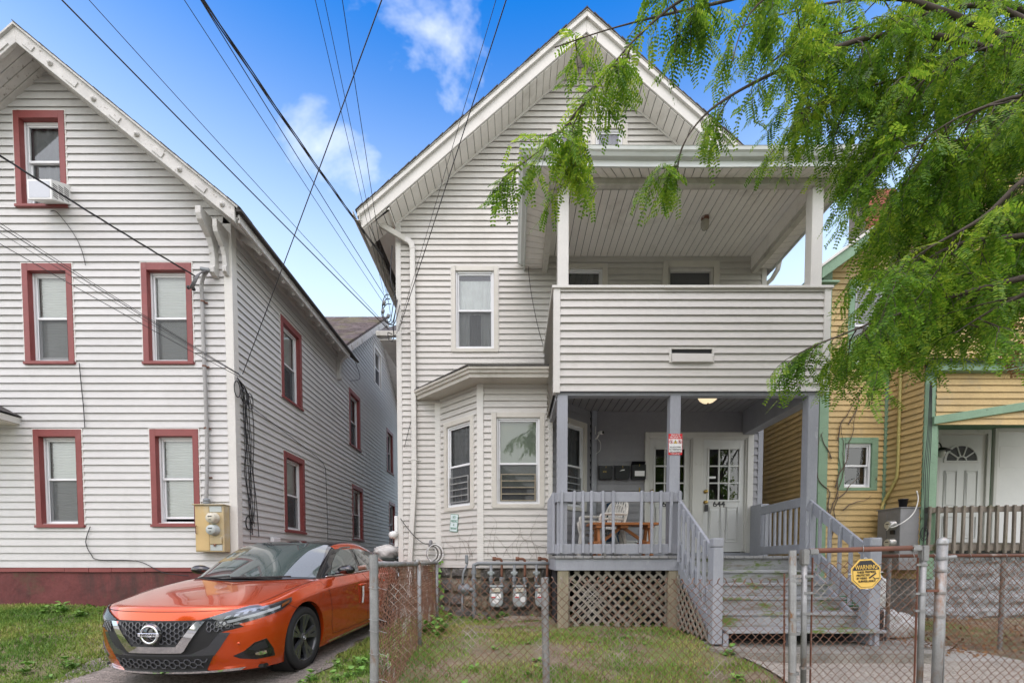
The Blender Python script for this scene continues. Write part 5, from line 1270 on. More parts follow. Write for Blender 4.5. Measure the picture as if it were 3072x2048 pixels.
side = [[tuple(p) for p in s] for s in GST]; top = []
for i, s in enumerate(GST):
    w_, y, z = s[3]; bw = (.20, .10, 0, 0, -.03, -.06)[i]
    top.append([(w_ * c, y - bw * (1 - c ** 2.2), zz) for c, zz in zip(CF[:3], GT[i])] + [tuple(s[3])])
def capg(stn, tp, bows, zb):
    o = []
    for r in range(4):
        w_, y, z = stn[r]; row = []
        for k, c in enumerate(CF):
            if k == 3: row.append(tuple(stn[r])); continue
            if r == 3: row.append(tp[k]); continue
            row.append((w_ * c, y - bows[r] * (1 - c ** 2.2), z + zb[r] * (1 - c)))
        o.append(row)
    return o
front = capg(GST[0], top[0], (.32, .27, .23), (.045, .045, .04)); back = capg(GST[-1], top[-1], (-.16, -.12, -.08), (.03, .03, .03))
V_, F_ = cage(side, top, front, back)
pill = lambda a, b: a.x * b.x > 0 and abs(a.x) > .59 and abs(b.x) > .59 and abs(a.z - b.z) > .03 and a.y < 2.3 and b.y < 2.3 and abs(a.y - b.y) > .08
gh_me = subd(V_, F_, 3, [(pill, .75), (lambda a, b: a.y > 3.6 and b.y > 3.6 and abs(a.z-b.z) > .03 and abs(a.x) > .57 and abs(b.x) > .57, .6)])
bm = bmesh.new(); bm.from_mesh(gh_me); GHT = BVHTree.FromBMesh(bm); bm.free()
gh = cpart('cabin', gh_me, M['gloss'])

def proj_patch(tree, pts, d, off, name, mat, parent=None, res=.03, skirt=0.0, smooth=True, mirror=False, push=2.0):
    """surface patch: the closed outline pts (3D) is cast along d on the shell, filled with a fine mesh and lifted by off"""
    d = Vector(d).normalized(); up = Vector((0, 0, 1)) if abs(d.z) < .9 else Vector((0, 1, 0))
    e1 = d.cross(up).normalized(); e2 = e1.cross(d).normalized()
    P = [Vector((Vector(p).dot(e1), Vector(p).dot(e2))) for p in pts]
    dense = []
    for a, b in zip(P, P[1:] + P[:1]):
        k = max(1, int((b - a).length / res))
        for i in range(k): dense.append(a.lerp(b, i / k))
    n = len(dense); allp = list(dense)
    x0 = min(p.x for p in dense); x1 = max(p.x for p in dense); y0 = min(p.y for p in dense); y1 = max(p.y for p in dense)
    def inside(q):
        c = False
        for a, b in zip(dense, dense[1:] + dense[:1]):
            if (a.y > q.y) != (b.y > q.y) and q.x < (b.x - a.x) * (q.y - a.y) / (b.y - a.y) + a.x: c = not c
        return c
    yy = y0 + res / 2
    while yy < y1:
        xx = x0 + res / 2
        while xx < x1:
            q = Vector((xx, yy))
            if inside(q) and min((q - a).length for a in dense) > res * .45: allp.append(q)
            xx += res
        yy += res
    vc, ed, fc, ov, oe, of = delaunay_2d_cdt(allp, [(i, (i + 1) % n) for i in range(n)], [], 1, 1e-6)
    verts = []; ok = []
    for v in vc:
        o3 = e1 * v.x + e2 * v.y - d * push
        base = o3 + d * push * 0
        hit = tree.ray_cast(o3, d)
        if hit[0] is None:
            near = tree.find_nearest(e1 * v.x + e2 * v.y + d * (sum(Vector(p).dot(d) for p in pts) / len(pts)))
            hp, hn = near[0], near[1]
        else: hp, hn = hit[0], hit[1]
        if hn.dot(d) > 0: hn = -hn
        verts.append(hp + hn * off); ok.append(hn)
    faces = [tuple(f) for f in fc]
    if skirt:
        cnt = {}
        for f in faces:
            for a, b in zip(f, f[1:] + f[:1]): cnt[(a, b)] = 1
        bd_ = [e for e in cnt if (e[1], e[0]) not in cnt]; m = {}
        for a, b in bd_:
            for q in (a, b):
                if q not in m: m[q] = len(verts); verts.append(verts[q] - ok[q] * skirt)
            faces.append((b, a, m[a], m[b]))
    def mkone(vs, fs, nm):
        me = bpy.data.meshes.new(nm); me.from_pydata([tuple(v) for v in vs], [], fs); 
        b = bmesh.new(); b.from_mesh(me); b.normal_update(); 
        b.to_mesh(me); b.free()
        o = cpart(nm, me, mat, parent, smooth)
        try: me.set_sharp_from_angle(angle=R(40))
        except Exception: pass
        return o
    o = mkone(verts, faces, name)
    if mirror: mkone([Vector((-v.x, v.y, v.z)) for v in verts], [tuple(reversed(f)) for f in faces], name)
    return o
def surf_line(tree, pts, d, r, name, mat, parent=None, off=0.0, k=8, mirror=False, n=6):
    d = Vector(d).normalized(); path = smooth_path(pts, k); o = []
    for p in path:
        h = tree.ray_cast(Vector(p) - d * 2, d)
        hp, hn = (h[0], h[1]) if h[0] is not None else tree.find_nearest(Vector(p))[:2]
        if hn.dot(d) > 0: hn = -hn
        o.append(hp + hn * off)
    for sg in ((1, -1) if mirror else (1,)):
        mb = MB(); mb.tube([(sg * q.x, q.y, q.z) for q in o], r, n); me = mb.mesh(name); cpart(name, me, mat, parent)
FWD = (0, 1, 0); SIDE = (-1, 0, 0); DIAG = (-.66, .75, 0); DOWN = (0, 0, -1)
# windscreen
ws = [(-.745, 1.5, .965), (-.40, 1.3, .985), (0, 1.2, .99), (.40, 1.3, .985), (.745, 1.5, .965), (.665, 1.9, 1.20), (.575, 2.2, 1.362), (.3, 2.1, 1.392), (0, 2.1, 1.398), (-.3, 2.1, 1.392), (-.575, 2.2, 1.362), (-.665, 1.9, 1.20)]
wso = proj_patch(GHT, ws, FWD, .004, 'windscreen', M['carglass'], res=.05)
# grille opening and its frame
gp = [(-.46, 0, .655), (.46, 0, .655), (.41, 0, .60), (.275, 0, .40), (-.275, 0, .40), (-.41, 0, .60)]
go = proj_patch(BODY, [(-.60, 0, .665), (.60, 0, .665), (.70, 0, .585), (.54, 0, .545), (.45, 0, .40), (.30, 0, .345), (-.30, 0, .345), (-.45, 0, .40), (-.54, 0, .545), (-.70, 0, .585)], FWD, .003, 'grille', M['matblk'], res=.05)
proj_patch(BODY, [(-.61, 0, .54), (-.54, 0, .548), (-.445, 0, .42), (-.30, 0, .355), (.30, 0, .355), (.445, 0, .42), (.54, 0, .548), (.61, 0, .54), (.53, 0, .40), (.48, 0, .332), (-.48, 0, .332), (-.53, 0, .40)], FWD, .006, 'bumper_bar', M['gun'], res=.05, skirt=.006)
vch = [(-.435, 0, .652), (-.370, 0, .652), (-.205, 0, .437), (.205, 0, .437), (.370, 0, .652), (.435, 0, .652), (.265, 0, .395), (.24, 0, .378), (-.24, 0, .378), (-.265, 0, .395)]
proj_patch(BODY, vch, FWD, .028, 'v_chrome', M['chrome'], go, res=.03, skirt=.03)
def honeycomb(x0, x1, z0, z1, inside, sx, sz, name, parent, r=.0042, off=.012):
    mb = MB(); nz = int((z1 - z0) / sz) + 1; nxx = int((x1 - x0) / sx) + 2
    def P(x, z):
        h = BODY.ray_cast(Vector((x, -2, z)), Vector((0, 1, 0)))
        return h[0] + Vector((0, -off, 0)) if h[0] is not None else Vector((x, 0, z))
    for j in range(nz):
        for i in range(nxx):
            x = x0 + (i + (.5 if j % 2 else 0)) * sx; z = z0 + j * sz
            a = (x - sx * .17, z); b = (x + sx * .17, z)
            for p, q in ((a, b), (b, (x + sx * .33, z + sz)), (a, (x - sx * .33, z + sz))):
                if inside(*p) and inside(*q): mb.bar(P(*p), P(*q), r * 2, r * 2.2, up=(0, -1, .01))
    return tag(mb.build(name, M['gloss2'], parent), kind='stuff')
M['gloss2'] = pmat('grille_plastic', (0.075, 0.077, 0.085), .22, .05, 5, coat=.4)
def in_v(x, z): return .435 < z < .652 and abs(x) < .20 + (z - .437) * .76
honeycomb(-.5, .5, .41, .66, in_v, .072, .024, 'grille_mesh', go)
for sg in (-1, 1):
    honeycomb(-.7, .7, .45, .66, lambda x, z: .45 < sg * x < .66 and .55 < z < .66 and z > .55 + (sg * x - .5) * .15 and (sg * x) < .66 - (z - .585) * .9 and sg * x > .46 - (.65 - z) * .5, .052, .022, 'grille_mesh', go)
# emblem: ring, bar and lettering
em = Vector((0, 0, .548)); ey = BODY.ray_cast(Vector((0, -2, .548)), Vector((0, 1, 0)))[0].y - .035
mb = MB(); mb.lathe([(.070, 0), (.082, .0), (.088, -.008), (.082, -.016), (.070, -.018), (.066, -.008)], (0, ey, .548), (0, 1, 0), 40, close=True); cpart('emblem', mb.mesh('emblem'), M['chrome'], go)
mb = MB(); mb.lathe([(.10, .004), (.10, -.004), (0, -.004)], (0, ey + .012, .548), (0, 1, 0), 32); cpart('emblem_back', mb.mesh('emblem_back'), M['gloss'], go)
mb = MB(); mb.box((-.098, ey - .022, .532), (.098, ey - .006, .564)); cpart('emblem_bar', mb.mesh('emblem_bar', bevel=.003), M['chrome'], go, smooth=False)
letters('NISSAN', .035, (0, ey - .0235, .548), M['matblk'], 'emblem_lettering', go, xs=1.22, ext=.0008)
# lower intake
proj_patch(BODY, [(-.48, 0, .340), (.48, 0, .340), (.40, 0, .195), (-.40, 0, .195)], FWD, .008, 'lower_grille', M['matblk'], res=.05)
lg = [o for o in car.children if o.name.startswith('lower_grille')][0]
honeycomb(-.52, .52, .20, .34, lambda x, z: .20 < z < .335 and abs(x) < .39 + (z - .19) * .55, .088, .027, 'lower_grille_mesh', lg, r=.004, off=.016)
proj_patch(BODY, [(-.68, 0, .205), (-.47, 0, .198), (.47, 0, .198), (.68, 0, .205), (.64, 0, .178), (-.64, 0, .178)], FWD, .022, 'chin_trim', M['chrome'], res=.04, skirt=.02)
# splitter lip under the bumper
mb = MB(); pr = []
for i in range(25):
    x = -.80 + 1.6 * i / 24; c = abs(x) / .80; pr.append((x, .13 + .34 * c ** 2.9))
mb.add([(x, y - .005, .145) for x, y in pr] + [(x, y + .30, .145) for x, y in pr] + [(x, y - .0, .172) for x, y in pr], [(i, i + 1, 25 + i + 1, 25 + i) for i in range(24)] + [(i, 50 + i, 51 + i, i + 1) for i in range(24)]); cpart('splitter', mb.mesh('splitter'), M['matblk'])
# headlights: housing patch, inner strips, clear lens
HL = [(.375, .12, .668), (.50, .19, .712), (.62, .25, .748), (.70, .33, .770), (.735, .40, .770), (.76, .43, .752), (.83, .53, .775), (.905, .72, .808), (.905, .70, .765), (.87, .56, .700), (.78, .35, .650), (.66, .22, .612), (.50, .12, .592)]
hl = None
proj_patch(BODY, HL, DIAG, .002, 'headlight', M['lamphouse'], res=.03, mirror=True)
hls = sorted([o for o in car.children if o.name.startswith('headlight')], key=lambda o: o.name)
for sg, par in ((1, hls[0]), (-1, hls[1])):
    def hp(pts, nm, mat, off, sk=0):
        before = set(car.children)
        o = proj_patch(BODY, pts, DIAG, off, nm, mat, par, res=.02, skirt=sk)
        if sg < 0:
            for v in o.data.vertices: v.co.x = -v.co.x
            o.data.flip_normals()
    hp([(.50, .16, .640), (.60, .20, .655), (.72, .30, .688), (.80, .40, .715), (.862, .56, .745), (.862, .55, .722), (.80, .40, .690), (.70, .28, .660), (.60, .19, .628), (.55, .16, .610)], 'led_strip', M['blind'], .005, .004)
    for q in range(5):
        t = q / 5; a = Vector((.535, .18, .662)).lerp(Vector((.80, .43, .738)), t + .02); b = Vector((.535, .18, .662)).lerp(Vector((.80, .43, .738)), t + .13)
        hp([tuple(a), tuple(b), tuple(b + Vector((.01, .02, .026))), tuple(a + Vector((.01, .02, .026)))], 'lamp_cell', M['lampin'], .006, .004)
    hp([(.60, .25, .715), (.68, .32, .745), (.74, .42, .752), (.86, .60, .780), (.895, .69, .798), (.86, .58, .768), (.74, .40, .735), (.66, .28, .715)], 'daylight_guide', M['lampin'], .005, .003)
    hp([(.868, .58, .755), (.895, .68, .785), (.895, .67, .765), (.868, .57, .725)], 'side_marker', M['amber'], .006, .004)
    hp(HL, 'lens', M['lampglass'], .012, 0)
# fog lamp pods
FP_ = [(.605, .20, .315), (.68, .25, .355), (.74, .31, .425), (.80, .40, .452), (.83, .46, .34), (.835, .48, .262), (.74, .33, .258), (.65, .23, .285)]
proj_patch(BODY, FP_, DIAG, .004, 'fog_pod', M['gloss'], res=.025, mirror=True, skirt=.004)
fps = sorted([o for o in car.children if o.name.startswith('fog_pod')], key=lambda o: o.name)
for sg, par in ((1, fps[0]), (-1, fps[1])):
    for pts, nm, mt, of in (([(.70, .28, .365), (.745, .32, .410), (.79, .39, .432), (.808, .41, .36), (.74, .31, .345)], 'mesh_insert', M['matblk'], .007),
                            ([(.735, .32, .325), (.765, .35, .332), (.80, .39, .335), (.80, .40, .305), (.765, .35, .295), (.74, .32, .305)], 'fog_lamp', M['chrome'], .012)):
        o = proj_patch(BODY, pts, DIAG, of, nm, mt, par, res=.02, skirt=.005)
        if sg < 0:
            for v in o.data.vertices: v.co.x = -v.co.x
            o.data.flip_normals()
# parking sensor
mb = MB(); h = BODY.ray_cast(Vector((.66, -2, .43)), Vector((0, 1, 0)))[0]; mb.lathe([(.013, 0), (.013, .004), (0, .005)], h, (.4, -.9, 0), 14); cpart('parking_sensor', mb.mesh('parking_sensor'), M['paint'])
# hood and door shut lines
surf_line(BODY, [(-.74, .3, .745), (-.4, .1, .742), (0, 0, .742), (.4, .1, .742), (.74, .3, .748)], FWD, .0035, 'hood_gap', M['seam'], mirror=False)
surf_line(BODY, [(.735, .42, .9), (.755, .60, .9), (.775, .90, .9), (.785, 1.20, .9), (.79, 1.42, .9), (.75, 1.44, .95)], DOWN, .0035, 'hood_side_gap', M['seam'], mirror=True)
surf_line(BODY, [(.9, 1.42, .93), (.92, 1.50, .80), (.92, 1.545, .60), (.92, 1.55, .40), (.9, 1.60, .27)], SIDE, .003, 'front_door_gap', M['seam'], mirror=True)
surf_line(BODY, [(.9, 2.66, .965), (.92, 2.70, .80), (.92, 2.70, .50), (.9, 2.68, .27)], SIDE, .003, 'rear_door_gap', M['seam'], mirror=True)
surf_line(BODY, [(.9, 1.60, .27), (.9, 2.2, .262), (.9, 2.68, .27), (.9, 3.2, .27)], SIDE, .003, 'sill_gap', M['seam'], mirror=True)
surf_line(BODY, [(.87, .66, .74), (.9, .75, .70), (.92, .82, .68)], SIDE, .003, 'bumper_gap', M['seam'], mirror=True)
proj_patch(BODY, [(.9, 1.5, .205), (.9, 3.3, .225), (.9, 3.3, .205), (.9, 1.5, .182)], SIDE, .012, 'sill_trim', M['chrome'], mirror=True, skirt=.012, res=.06)
# side glazing, roof rail, chrome belt line
sw1 = [(.8, 1.78, .985), (.8, 2.62, 1.0), (.8, 2.60, 1.10), (.75, 2.56, 1.315), (.7, 2.34, 1.31), (.7, 2.16, 1.255), (.75, 1.95, 1.135)]
sw2 = [(.8, 2.72, 1.005), (.8, 3.52, 1.045), (.78, 3.60, 1.09), (.74, 3.42, 1.20), (.7, 3.15, 1.285), (.7, 2.90, 1.32), (.72, 2.66, 1.322), (.75, 2.69, 1.1)]
proj_patch(GHT, sw1, SIDE, .004, 'side_window', M['carglass'], res=.05, mirror=True)
proj_patch(GHT, sw2, SIDE, .004, 'side_window', M['carglass'], res=.05, mirror=True)
proj_patch(GHT, [(.7, 2.06, 1.245), (.7, 2.16, 1.285), (.7, 2.36, 1.335), (.7, 2.62, 1.348), (.7, 2.62, 1.33), (.7, 2.36, 1.318), (.7, 2.18, 1.265)], SIDE, .012, 'rain_visor', M['gloss'], res=.03, mirror=True, skirt=.008)
proj_patch(GHT, [(.61, 2.20, 1.4), (.665, 2.20, 1.4), (.70, 2.45, 1.4), (.705, 2.75, 1.4), (.70, 3.10, 1.4), (.665, 3.50, 1.4), (.66, 3.95, 1.4), (.60, 3.95, 1.4), (.60, 3.45, 1.4), (.615, 3.08, 1.4), (.625, 2.75, 1.4), (.617, 2.42, 1.4)], DOWN, .004, 'roof_rail', M['paint'], res=.03, mirror=True, skirt=.004)
proj_patch(GHT, [(-.5, 4.0, 1.1), (.5, 4.0, 1.1), (.5, 3.75, 1.25), (-.5, 3.75, 1.25)], (0, -1, 0), .004, 'rear_window', M['carglass'], res=.06)
surf_line(GHT, [(.83, 1.66, .968), (.83, 2.2, .978), (.83, 2.8, .99), (.82, 3.4, 1.012), (.79, 3.70, 1.07)], SIDE, .008, 'belt_trim', M['chrome'], off=.004, mirror=True)
# C pillar skin
proj_patch(GHT, [(.8, 3.58, 1.03), (.72, 4.25, 1.06), (.64, 3.85, 1.22), (.66, 3.50, 1.30), (.72, 3.62, 1.16)], SIDE, .003, 'rear_pillar', M['paint'], res=.04, mirror=True)
# mirrors
def mirror_me(sg):
    mb = MB(); prof = []
    secs = [(.0, .0, .004), (.03, .045, .035), (.08, .075, .055), (.14, .085, .062), (.19, .078, .055), (.225, .05, .035), (.235, .0, .003)]
    for d_, ry, rz in secs:
        for k in range(16):
            an = 2 * math.pi * k / 16; cy = math.cos(an); sz_ = math.sin(an)
            mb.v.append((sg * (.855 + d_), 1.86 + ry * (cy if cy < 0 else cy * .35) - .02 * d_, 1.045 + rz * sz_ + .015 * d_))
    for i in range(len(secs) - 1):
        for k in range(16):
            k2 = (k + 1) % 16; mb.f.append((i*16+k, i*16+k2, i*16+16+k2, i*16+16+k))
    return mb
for sg in (1, -1):
    mo = cpart('door_mirror', mirror_me(sg).mesh('door_mirror'), M['gloss'])
    mb = MB(); mb.bar((sg * .82, 1.88, 1.0), (sg * .90, 1.87, 1.005), .05, .022); cpart('mirror_arm', mb.mesh('mirror_arm', bevel=.006), M['gloss'], mo, smooth=False)
    mb = MB(); mb.bar((sg * 1.0, 1.785, 1.05), (sg * 1.075, 1.81, 1.055), .012, .02); cpart('turn_lamp', mb.mesh('turn_lamp', bevel=.004), M['lampin'], mo, smooth=False)
# door handles
for yh in (2.50, 3.38):
    for sg in (1, -1):
        h = BODY.ray_cast(Vector((2, yh, .80)), Vector((-1, 0, 0)))[0]
        mb = MB(); mb.tube(smooth_path([(sg * (h.x - .002), yh - .10, .805), (sg * (h.x + .022), yh - .07, .81), (sg * (h.x + .026), yh, .812), (sg * (h.x + .022), yh + .07, .81), (sg * (h.x - .002), yh + .09, .807)], 4), .013, 8); cpart('door_handle', mb.mesh('door_handle'), M['paint'])
# strip of white tape hanging from the front door handle
mb = MB(); hx = .935; pts = [(hx + .02, 2.45, .79), (hx + .015, 2.46, .66), (hx + .005, 2.45, .55)]
mb.add([(p[0], p[1] - .03, p[2]) for p in pts] + [(p[0], p[1] + .03, p[2]) for p in pts], [(0, 1, 4, 3), (1, 2, 5, 4)]); cpart('tape_strip', mb.mesh('tape_strip'), M['blind'])
# wipers and cowl
mb = MB(); mb.bar((-.70, 1.40, .955), (-.1, 1.17, 1.0), .014, .018); mb2 = cpart('wiper', mb.mesh('wiper', bevel=.003), M['matblk'], smooth=False)
mb = MB(); mb.bar((-.05, 1.13, .985), (.55, 1.31, .992), .014, .018); cpart('wiper', mb.mesh('wiper', bevel=.003), M['matblk'], smooth=False)
proj_patch(BODY, [(-.74, 1.45, 1), (-.4, 1.22, 1), (0, 1.10, 1), (.4, 1.22, 1), (.74, 1.45, 1), (.76, 1.62, 1), (.4, 1.55, 1), (-.4, 1.55, 1), (-.76, 1.62, 1)], DOWN, .004, 'cowl', M['matblk'], res=.06)
# wheels
def wheel(sg, y, parent):
    base = Vector((sg * .905, y, WR)); ax = Vector((sg, 0, 0))
    mb = MB(); mb.lathe([(.245, -.22), (.30, -.225), (.335, -.205), (.343, -.17), (.343, -.05), (.336, -.018), (.315, -.003), (.275, .0), (.252, -.010), (.245, -.03)], base, ax, 56, close=True); w_ = cpart('wheel', mb.mesh('wheel'), M['tyre'])
    w_.data.name = 'tyre'
    mb = MB(); mb.lathe([(.240, -.20), (.252, -.022), (.256, -.008), (.246, -.006), (.236, -.022), (.228, -.20)], base, ax, 56, close=True); cpart('rim', mb.mesh('rim'), M['rim'], w_)
    mb = MB(); mb.lathe([(.24, -.12), (.24, -.125), (0, -.125)], base, ax, 32); mb.lathe([(.16, -.10), (.16, -.11), (.05, -.11), (.05, -.10)], base, ax, 32, close=True); cpart('brake_disc', mb.mesh('brake_disc'), M['matblk'], w_)
    for k in range(5):
        for da in (-.17, .17):
            an = 2 * math.pi * (k + .1) / 5 + da; an2 = 2 * math.pi * (k + .1) / 5 + da * .7
            e_y = Vector((0, math.cos(an), math.sin(an))); e_t = Vector((0, -math.sin(an), math.cos(an))); e_i = Vector((0, math.cos(an2), math.sin(an2))); t_i = Vector((0, -math.sin(an2), math.cos(an2)))
            s = MB(); rows = []
            for rr_, hw, dp, ee, tt in ((.045, .022, -.024, e_i, t_i), (.10, .022, -.028, e_i, t_i), (.17, .026, -.020, e_y, e_t), (.242, .042, -.010, e_y, e_t)):
                c = base + ee * rr_
                rows.append([c + tt * hw + ax * (dp - .03), c + tt * hw * .8 + ax * dp, c - tt * hw * .8 + ax * dp, c - tt * hw + ax * (dp - .03)])
            for r_ in rows: s.v += [tuple(p) for p in r_]
            for i in range(3):
                for j in range(3): s.f.append((4*i+j, 4*i+j+1, 4*i+j+5, 4*i+j+4))
            cpart('spoke', s.mesh('spoke'), M['rim'], w_, smooth=False)
    mb = MB(); mb.lathe([(.055, -.05), (.055, -.026), (.04, -.018), (0, -.016)], base, ax, 24); cpart('hub_cap', mb.mesh('hub_cap'), M['rim'], w_)
    mb = MB(); mb.lathe([(.020, -.017), (.026, -.015), (.028, -.013), (.022, -.012), (.019, -.014)], base, ax, 20, close=True); mb.bar(base + ax * -.014 + Vector((0, -.026, 0)), base + ax * -.014 + Vector((0, .026, 0)), .006, .008); cpart('hub_emblem', mb.mesh('hub_emblem'), M['chrome'], w_)
for y in AX:
    for sg in (1, -1): wheel(sg, y, car)
# wheel house liners and floor pan
mb = MB()
for y in AX:
    for sg in (1, -1): mb.tube([(sg * .62, y, .357), (sg * .88, y, .357)], .384, 40, caps=False); mb.tube([(sg * .61, y, .357), (sg * .62, y, .357)], .384, 40)
mb.box((-.8, .35, .17), (.8, 4.6, .20)); cpart('underbody', mb.mesh('underbody'), M['matblk'], smooth=False)
car.location = CARL; car.rotation_euler = (R(1.3), 0, R(-3.4))
# ================================================================== FENCE AND GATE
def post(mb, x, y, z0, z1, r, lean=(0, 0), n=20): mb.tube([(x + lean[0], y + lean[1], z0), (x, y, z1)], r, n)
def chain(fr, u0, u1, v0, v1, pitch=.060, wr=.0027, seed=0, bot_fn=None, tips=True, damage=()):
    """woven chain-link fabric: every wire is one zigzag strand that hooks its neighbour"""
    mb = MB(); rr = random.Random(seed); n = int((u1 - u0) / (pitch / 2)); hz = pitch / 2
    jit = {}
    def J(i, j):
        if (i, j) not in jit: jit[(i, j)] = (rr.gauss(0, .0022), rr.gauss(0, .0022), rr.gauss(0, .0025))
        return jit[(i, j)]
    for i in range(n + 1):
        uc = u0 + i * hz; pts = []; m = int((v1 - v0) / hz); tp = rr.uniform(-.012, .012)
        for j in range(m + 1):
            k = i + (j % 2) if i % 2 == 0 else i + 1 - (j % 2) - (0)
            uu = u0 + (i + (1 if (j + i) % 2 else 0)) * hz
            a = J(round((uu - u0) / hz), j)
            w = .0028 if (j + i) % 2 else -.0028
            bow = .006 * math.sin(uu * 2.1 + j * .2 + seed)
            pts.append(fr(uu + a[0], v0 + j * hz + a[1] + bow, w + a[2]))
        if tips:
            p = pts[-1]; sgn = 1 if rr.random() < .5 else -1; L = rr.uniform(.010, .022)
            pts.append(p + fr.u * (sgn * .004) + Vector((0, 0, L))); pts.append(p + fr.u * (sgn * (.012 + rr.uniform(0, .008))) + Vector((0, 0, L + rr.uniform(.004, .014))))
        mb.tube(pts, wr, 4, caps=False)
    return mb
FYN = 3.1
def fence_thing(label, loc, group='chain-link fence runs'): return thing('chain_link_fence', label, 'fence', loc, group)
# front run with the broken, rail-less top
ff = fence_thing('rusty front chain-link run with frayed top, between corner post and gate', (.4, FYN, .1))
F0 = FRONT(FYN)
chain(F0, -.95, 1.90, .13, 1.08, seed=1).build('chain_link_mesh', M['rustwire'], ff)
mb = MB(); mb.tube([(-.985, FYN, -.1), (-.970, FYN, .6), (-.968, FYN, 1.25)], .0300, 20); mb.tube([(-.968, FYN, 1.2495), (-.968, FYN, 1.2500)], .0255, 20); mb.build('corner_post', M['galv'], ff, smooth=False)
mb = MB(); post(mb, .218, FYN + .03, -.1, 1.09, .0255, (.025, 0)); mb.build('line_post', M['galvr'] if 'galvr' in M else M['galv'], ff)
for z in (1.02, .80, .72, .56, .38):
    mb = MB(); mb.tube([(-.968 - .012 * (1.25 - z) * .5 + .034 * math.cos(a), FYN + .034 * math.sin(a), z + .006 * math.sin(a * 2)) for a in np.linspace(0, 2 * math.pi, 16)] + [(-.88, FYN - .01, z - .015)], .002, 5); mb.build('tie_wire', M['galvc'], ff, smooth=True)
# side run going back to the bay, still with its top rail
fs = fence_thing('chain-link run with grey top rail going back from the corner post to the house', (-1.1, 5, .1))
pA = Vector((-.968, FYN, 0)); pB = Vector((-1.235, 7.22, 0)); du = (pB - pA).normalized()
FSD = Fr(pA, du, (du.y, -du.x, 0)); Ls = (pB - pA).length
chain(FSD, .03, Ls, .16, 1.17, seed=2, tips=True).build('chain_link_mesh', M['rustwire'], fs)
mb = MB(); mb.tube([FSD(.02, 1.185, 0), FSD(Ls * .5, 1.17, 0), FSD(Ls, 1.18, 0)], .021, 14); mb.build('top_rail', M['galv'], fs, smooth=True)
for u, top_ in ((1.95, 1.165), (3.85, 1.15)):
    mb = MB(); mb.tube([FSD(u, 0, .03), FSD(u, top_, .03)], .022, 14); mb.tube([FSD(u, top_, .03), FSD(u, top_ + .03, .015), FSD(u, top_ + .045, 0)], .024, 14); mb.build('line_post', M['galv'], fs, smooth=True)
for u in np.arange(.3, Ls, .45):
    mb = MB(); c = FSD(u, 1.18, 0); mb.tube([c + Vector((.024 * math.cos(a), .003 * a, .024 * math.sin(a))) for a in np.linspace(0, 2 * math.pi, 12)], .0022, 5); mb.build('tie_wire', M['galvc'], fs, smooth=True)
mb = MB(); mb.tube([(-1.02, FYN + .0, 1.165), (-1.07, FYN - .02, 1.155)], .017, 14, caps=False); mb.tube([(-1.02, FYN + .0, 1.165), (-1.07, FYN - .02, 1.155)], .0145, 14, caps=False); mb.build('rail_stub', M['rustpipe'], fs, smooth=True)
# gate posts
def clamp(mb, x, y, z, r, w=.02): mb.lathe([(r + .001, -w/2), (r + .004, -w/2), (r + .004, w/2), (r + .001, w/2)], (x, y, z), (0, 0, 1), 18, close=True)
gp_ = thing('gate_post', 'pale open-topped gate hinge post left of the gate', 'post', (1.94, FYN, 0), 'gate posts')
mb = MB(); mb.tube([(1.965, FYN, -.1), (1.935, FYN, 1.28)], .0245, 20, caps=False); mb.tube([(1.965, FYN, -.1), (1.935, FYN, 1.28)], .0215, 20, caps=False); mb.build('pipe', M['galvc'], gp_, smooth=True)
for z in (1.10, 1.07, .80, .70, .42):
    mb = MB(); clamp(mb, 1.94 + (1.28 - z) * .02, FYN, z, .0245); mb.box((1.955, FYN - .012, z - .01), (1.995, FYN + .012, z + .01)); mb.build('clamp', M['galv'], gp_)
mb = MB(); mb.bar((1.905, FYN + .01, .3), (1.888, FYN + .01, 1.12), .005, .014, up=(0, 1, 0)); mb.build('tension_bar', M['rustpipe'], gp_)
gl_ = thing('gate_post', 'dome-capped steel latch post right of the gate', 'post', (2.97, FYN, 0), 'gate posts')
mb = MB(); mb.tube([(2.962, FYN, -.1), (2.972, FYN, 1.33)], .030, 22); mb.build('pipe', M['galv'], gl_, smooth=True)
mb = MB(); mb.lathe([(.0325, 0), (.0335, .012), (.0325, .016), (.0325, .024), (.028, .038), (.018, .049), (.006, .054), (0, .055)], (2.972, FYN, 1.318), (0, 0, 1), 24); mb.build('cap', M['galvc'], gl_, smooth=True)
for z in (1.225, 1.14, .985, .82):
    mb = MB(); clamp(mb, 2.97, FYN, z, .0300, .016); mb.build('clamp', M['galv'], gl_)
mb = MB(); mb.tube([(3.0, FYN, 1.228), (3.06, FYN - .005, 1.235)], .015, 12); mb.build('rail_stub', M['galv'], gl_, smooth=True)
mb = MB(); mb.bar((2.86, FYN - .01, 1.0), (2.95, FYN - .01, 1.0), .012, .016); mb.build('latch', M['rustpipe'], gl_)
mb = MB(); mb.bar((3.015, FYN + .005, .3), (3.005, FYN + .005, 1.19), .006, .014, up=(0, 1, 0)); mb.build('tension_bar', M['galv'], gl_)
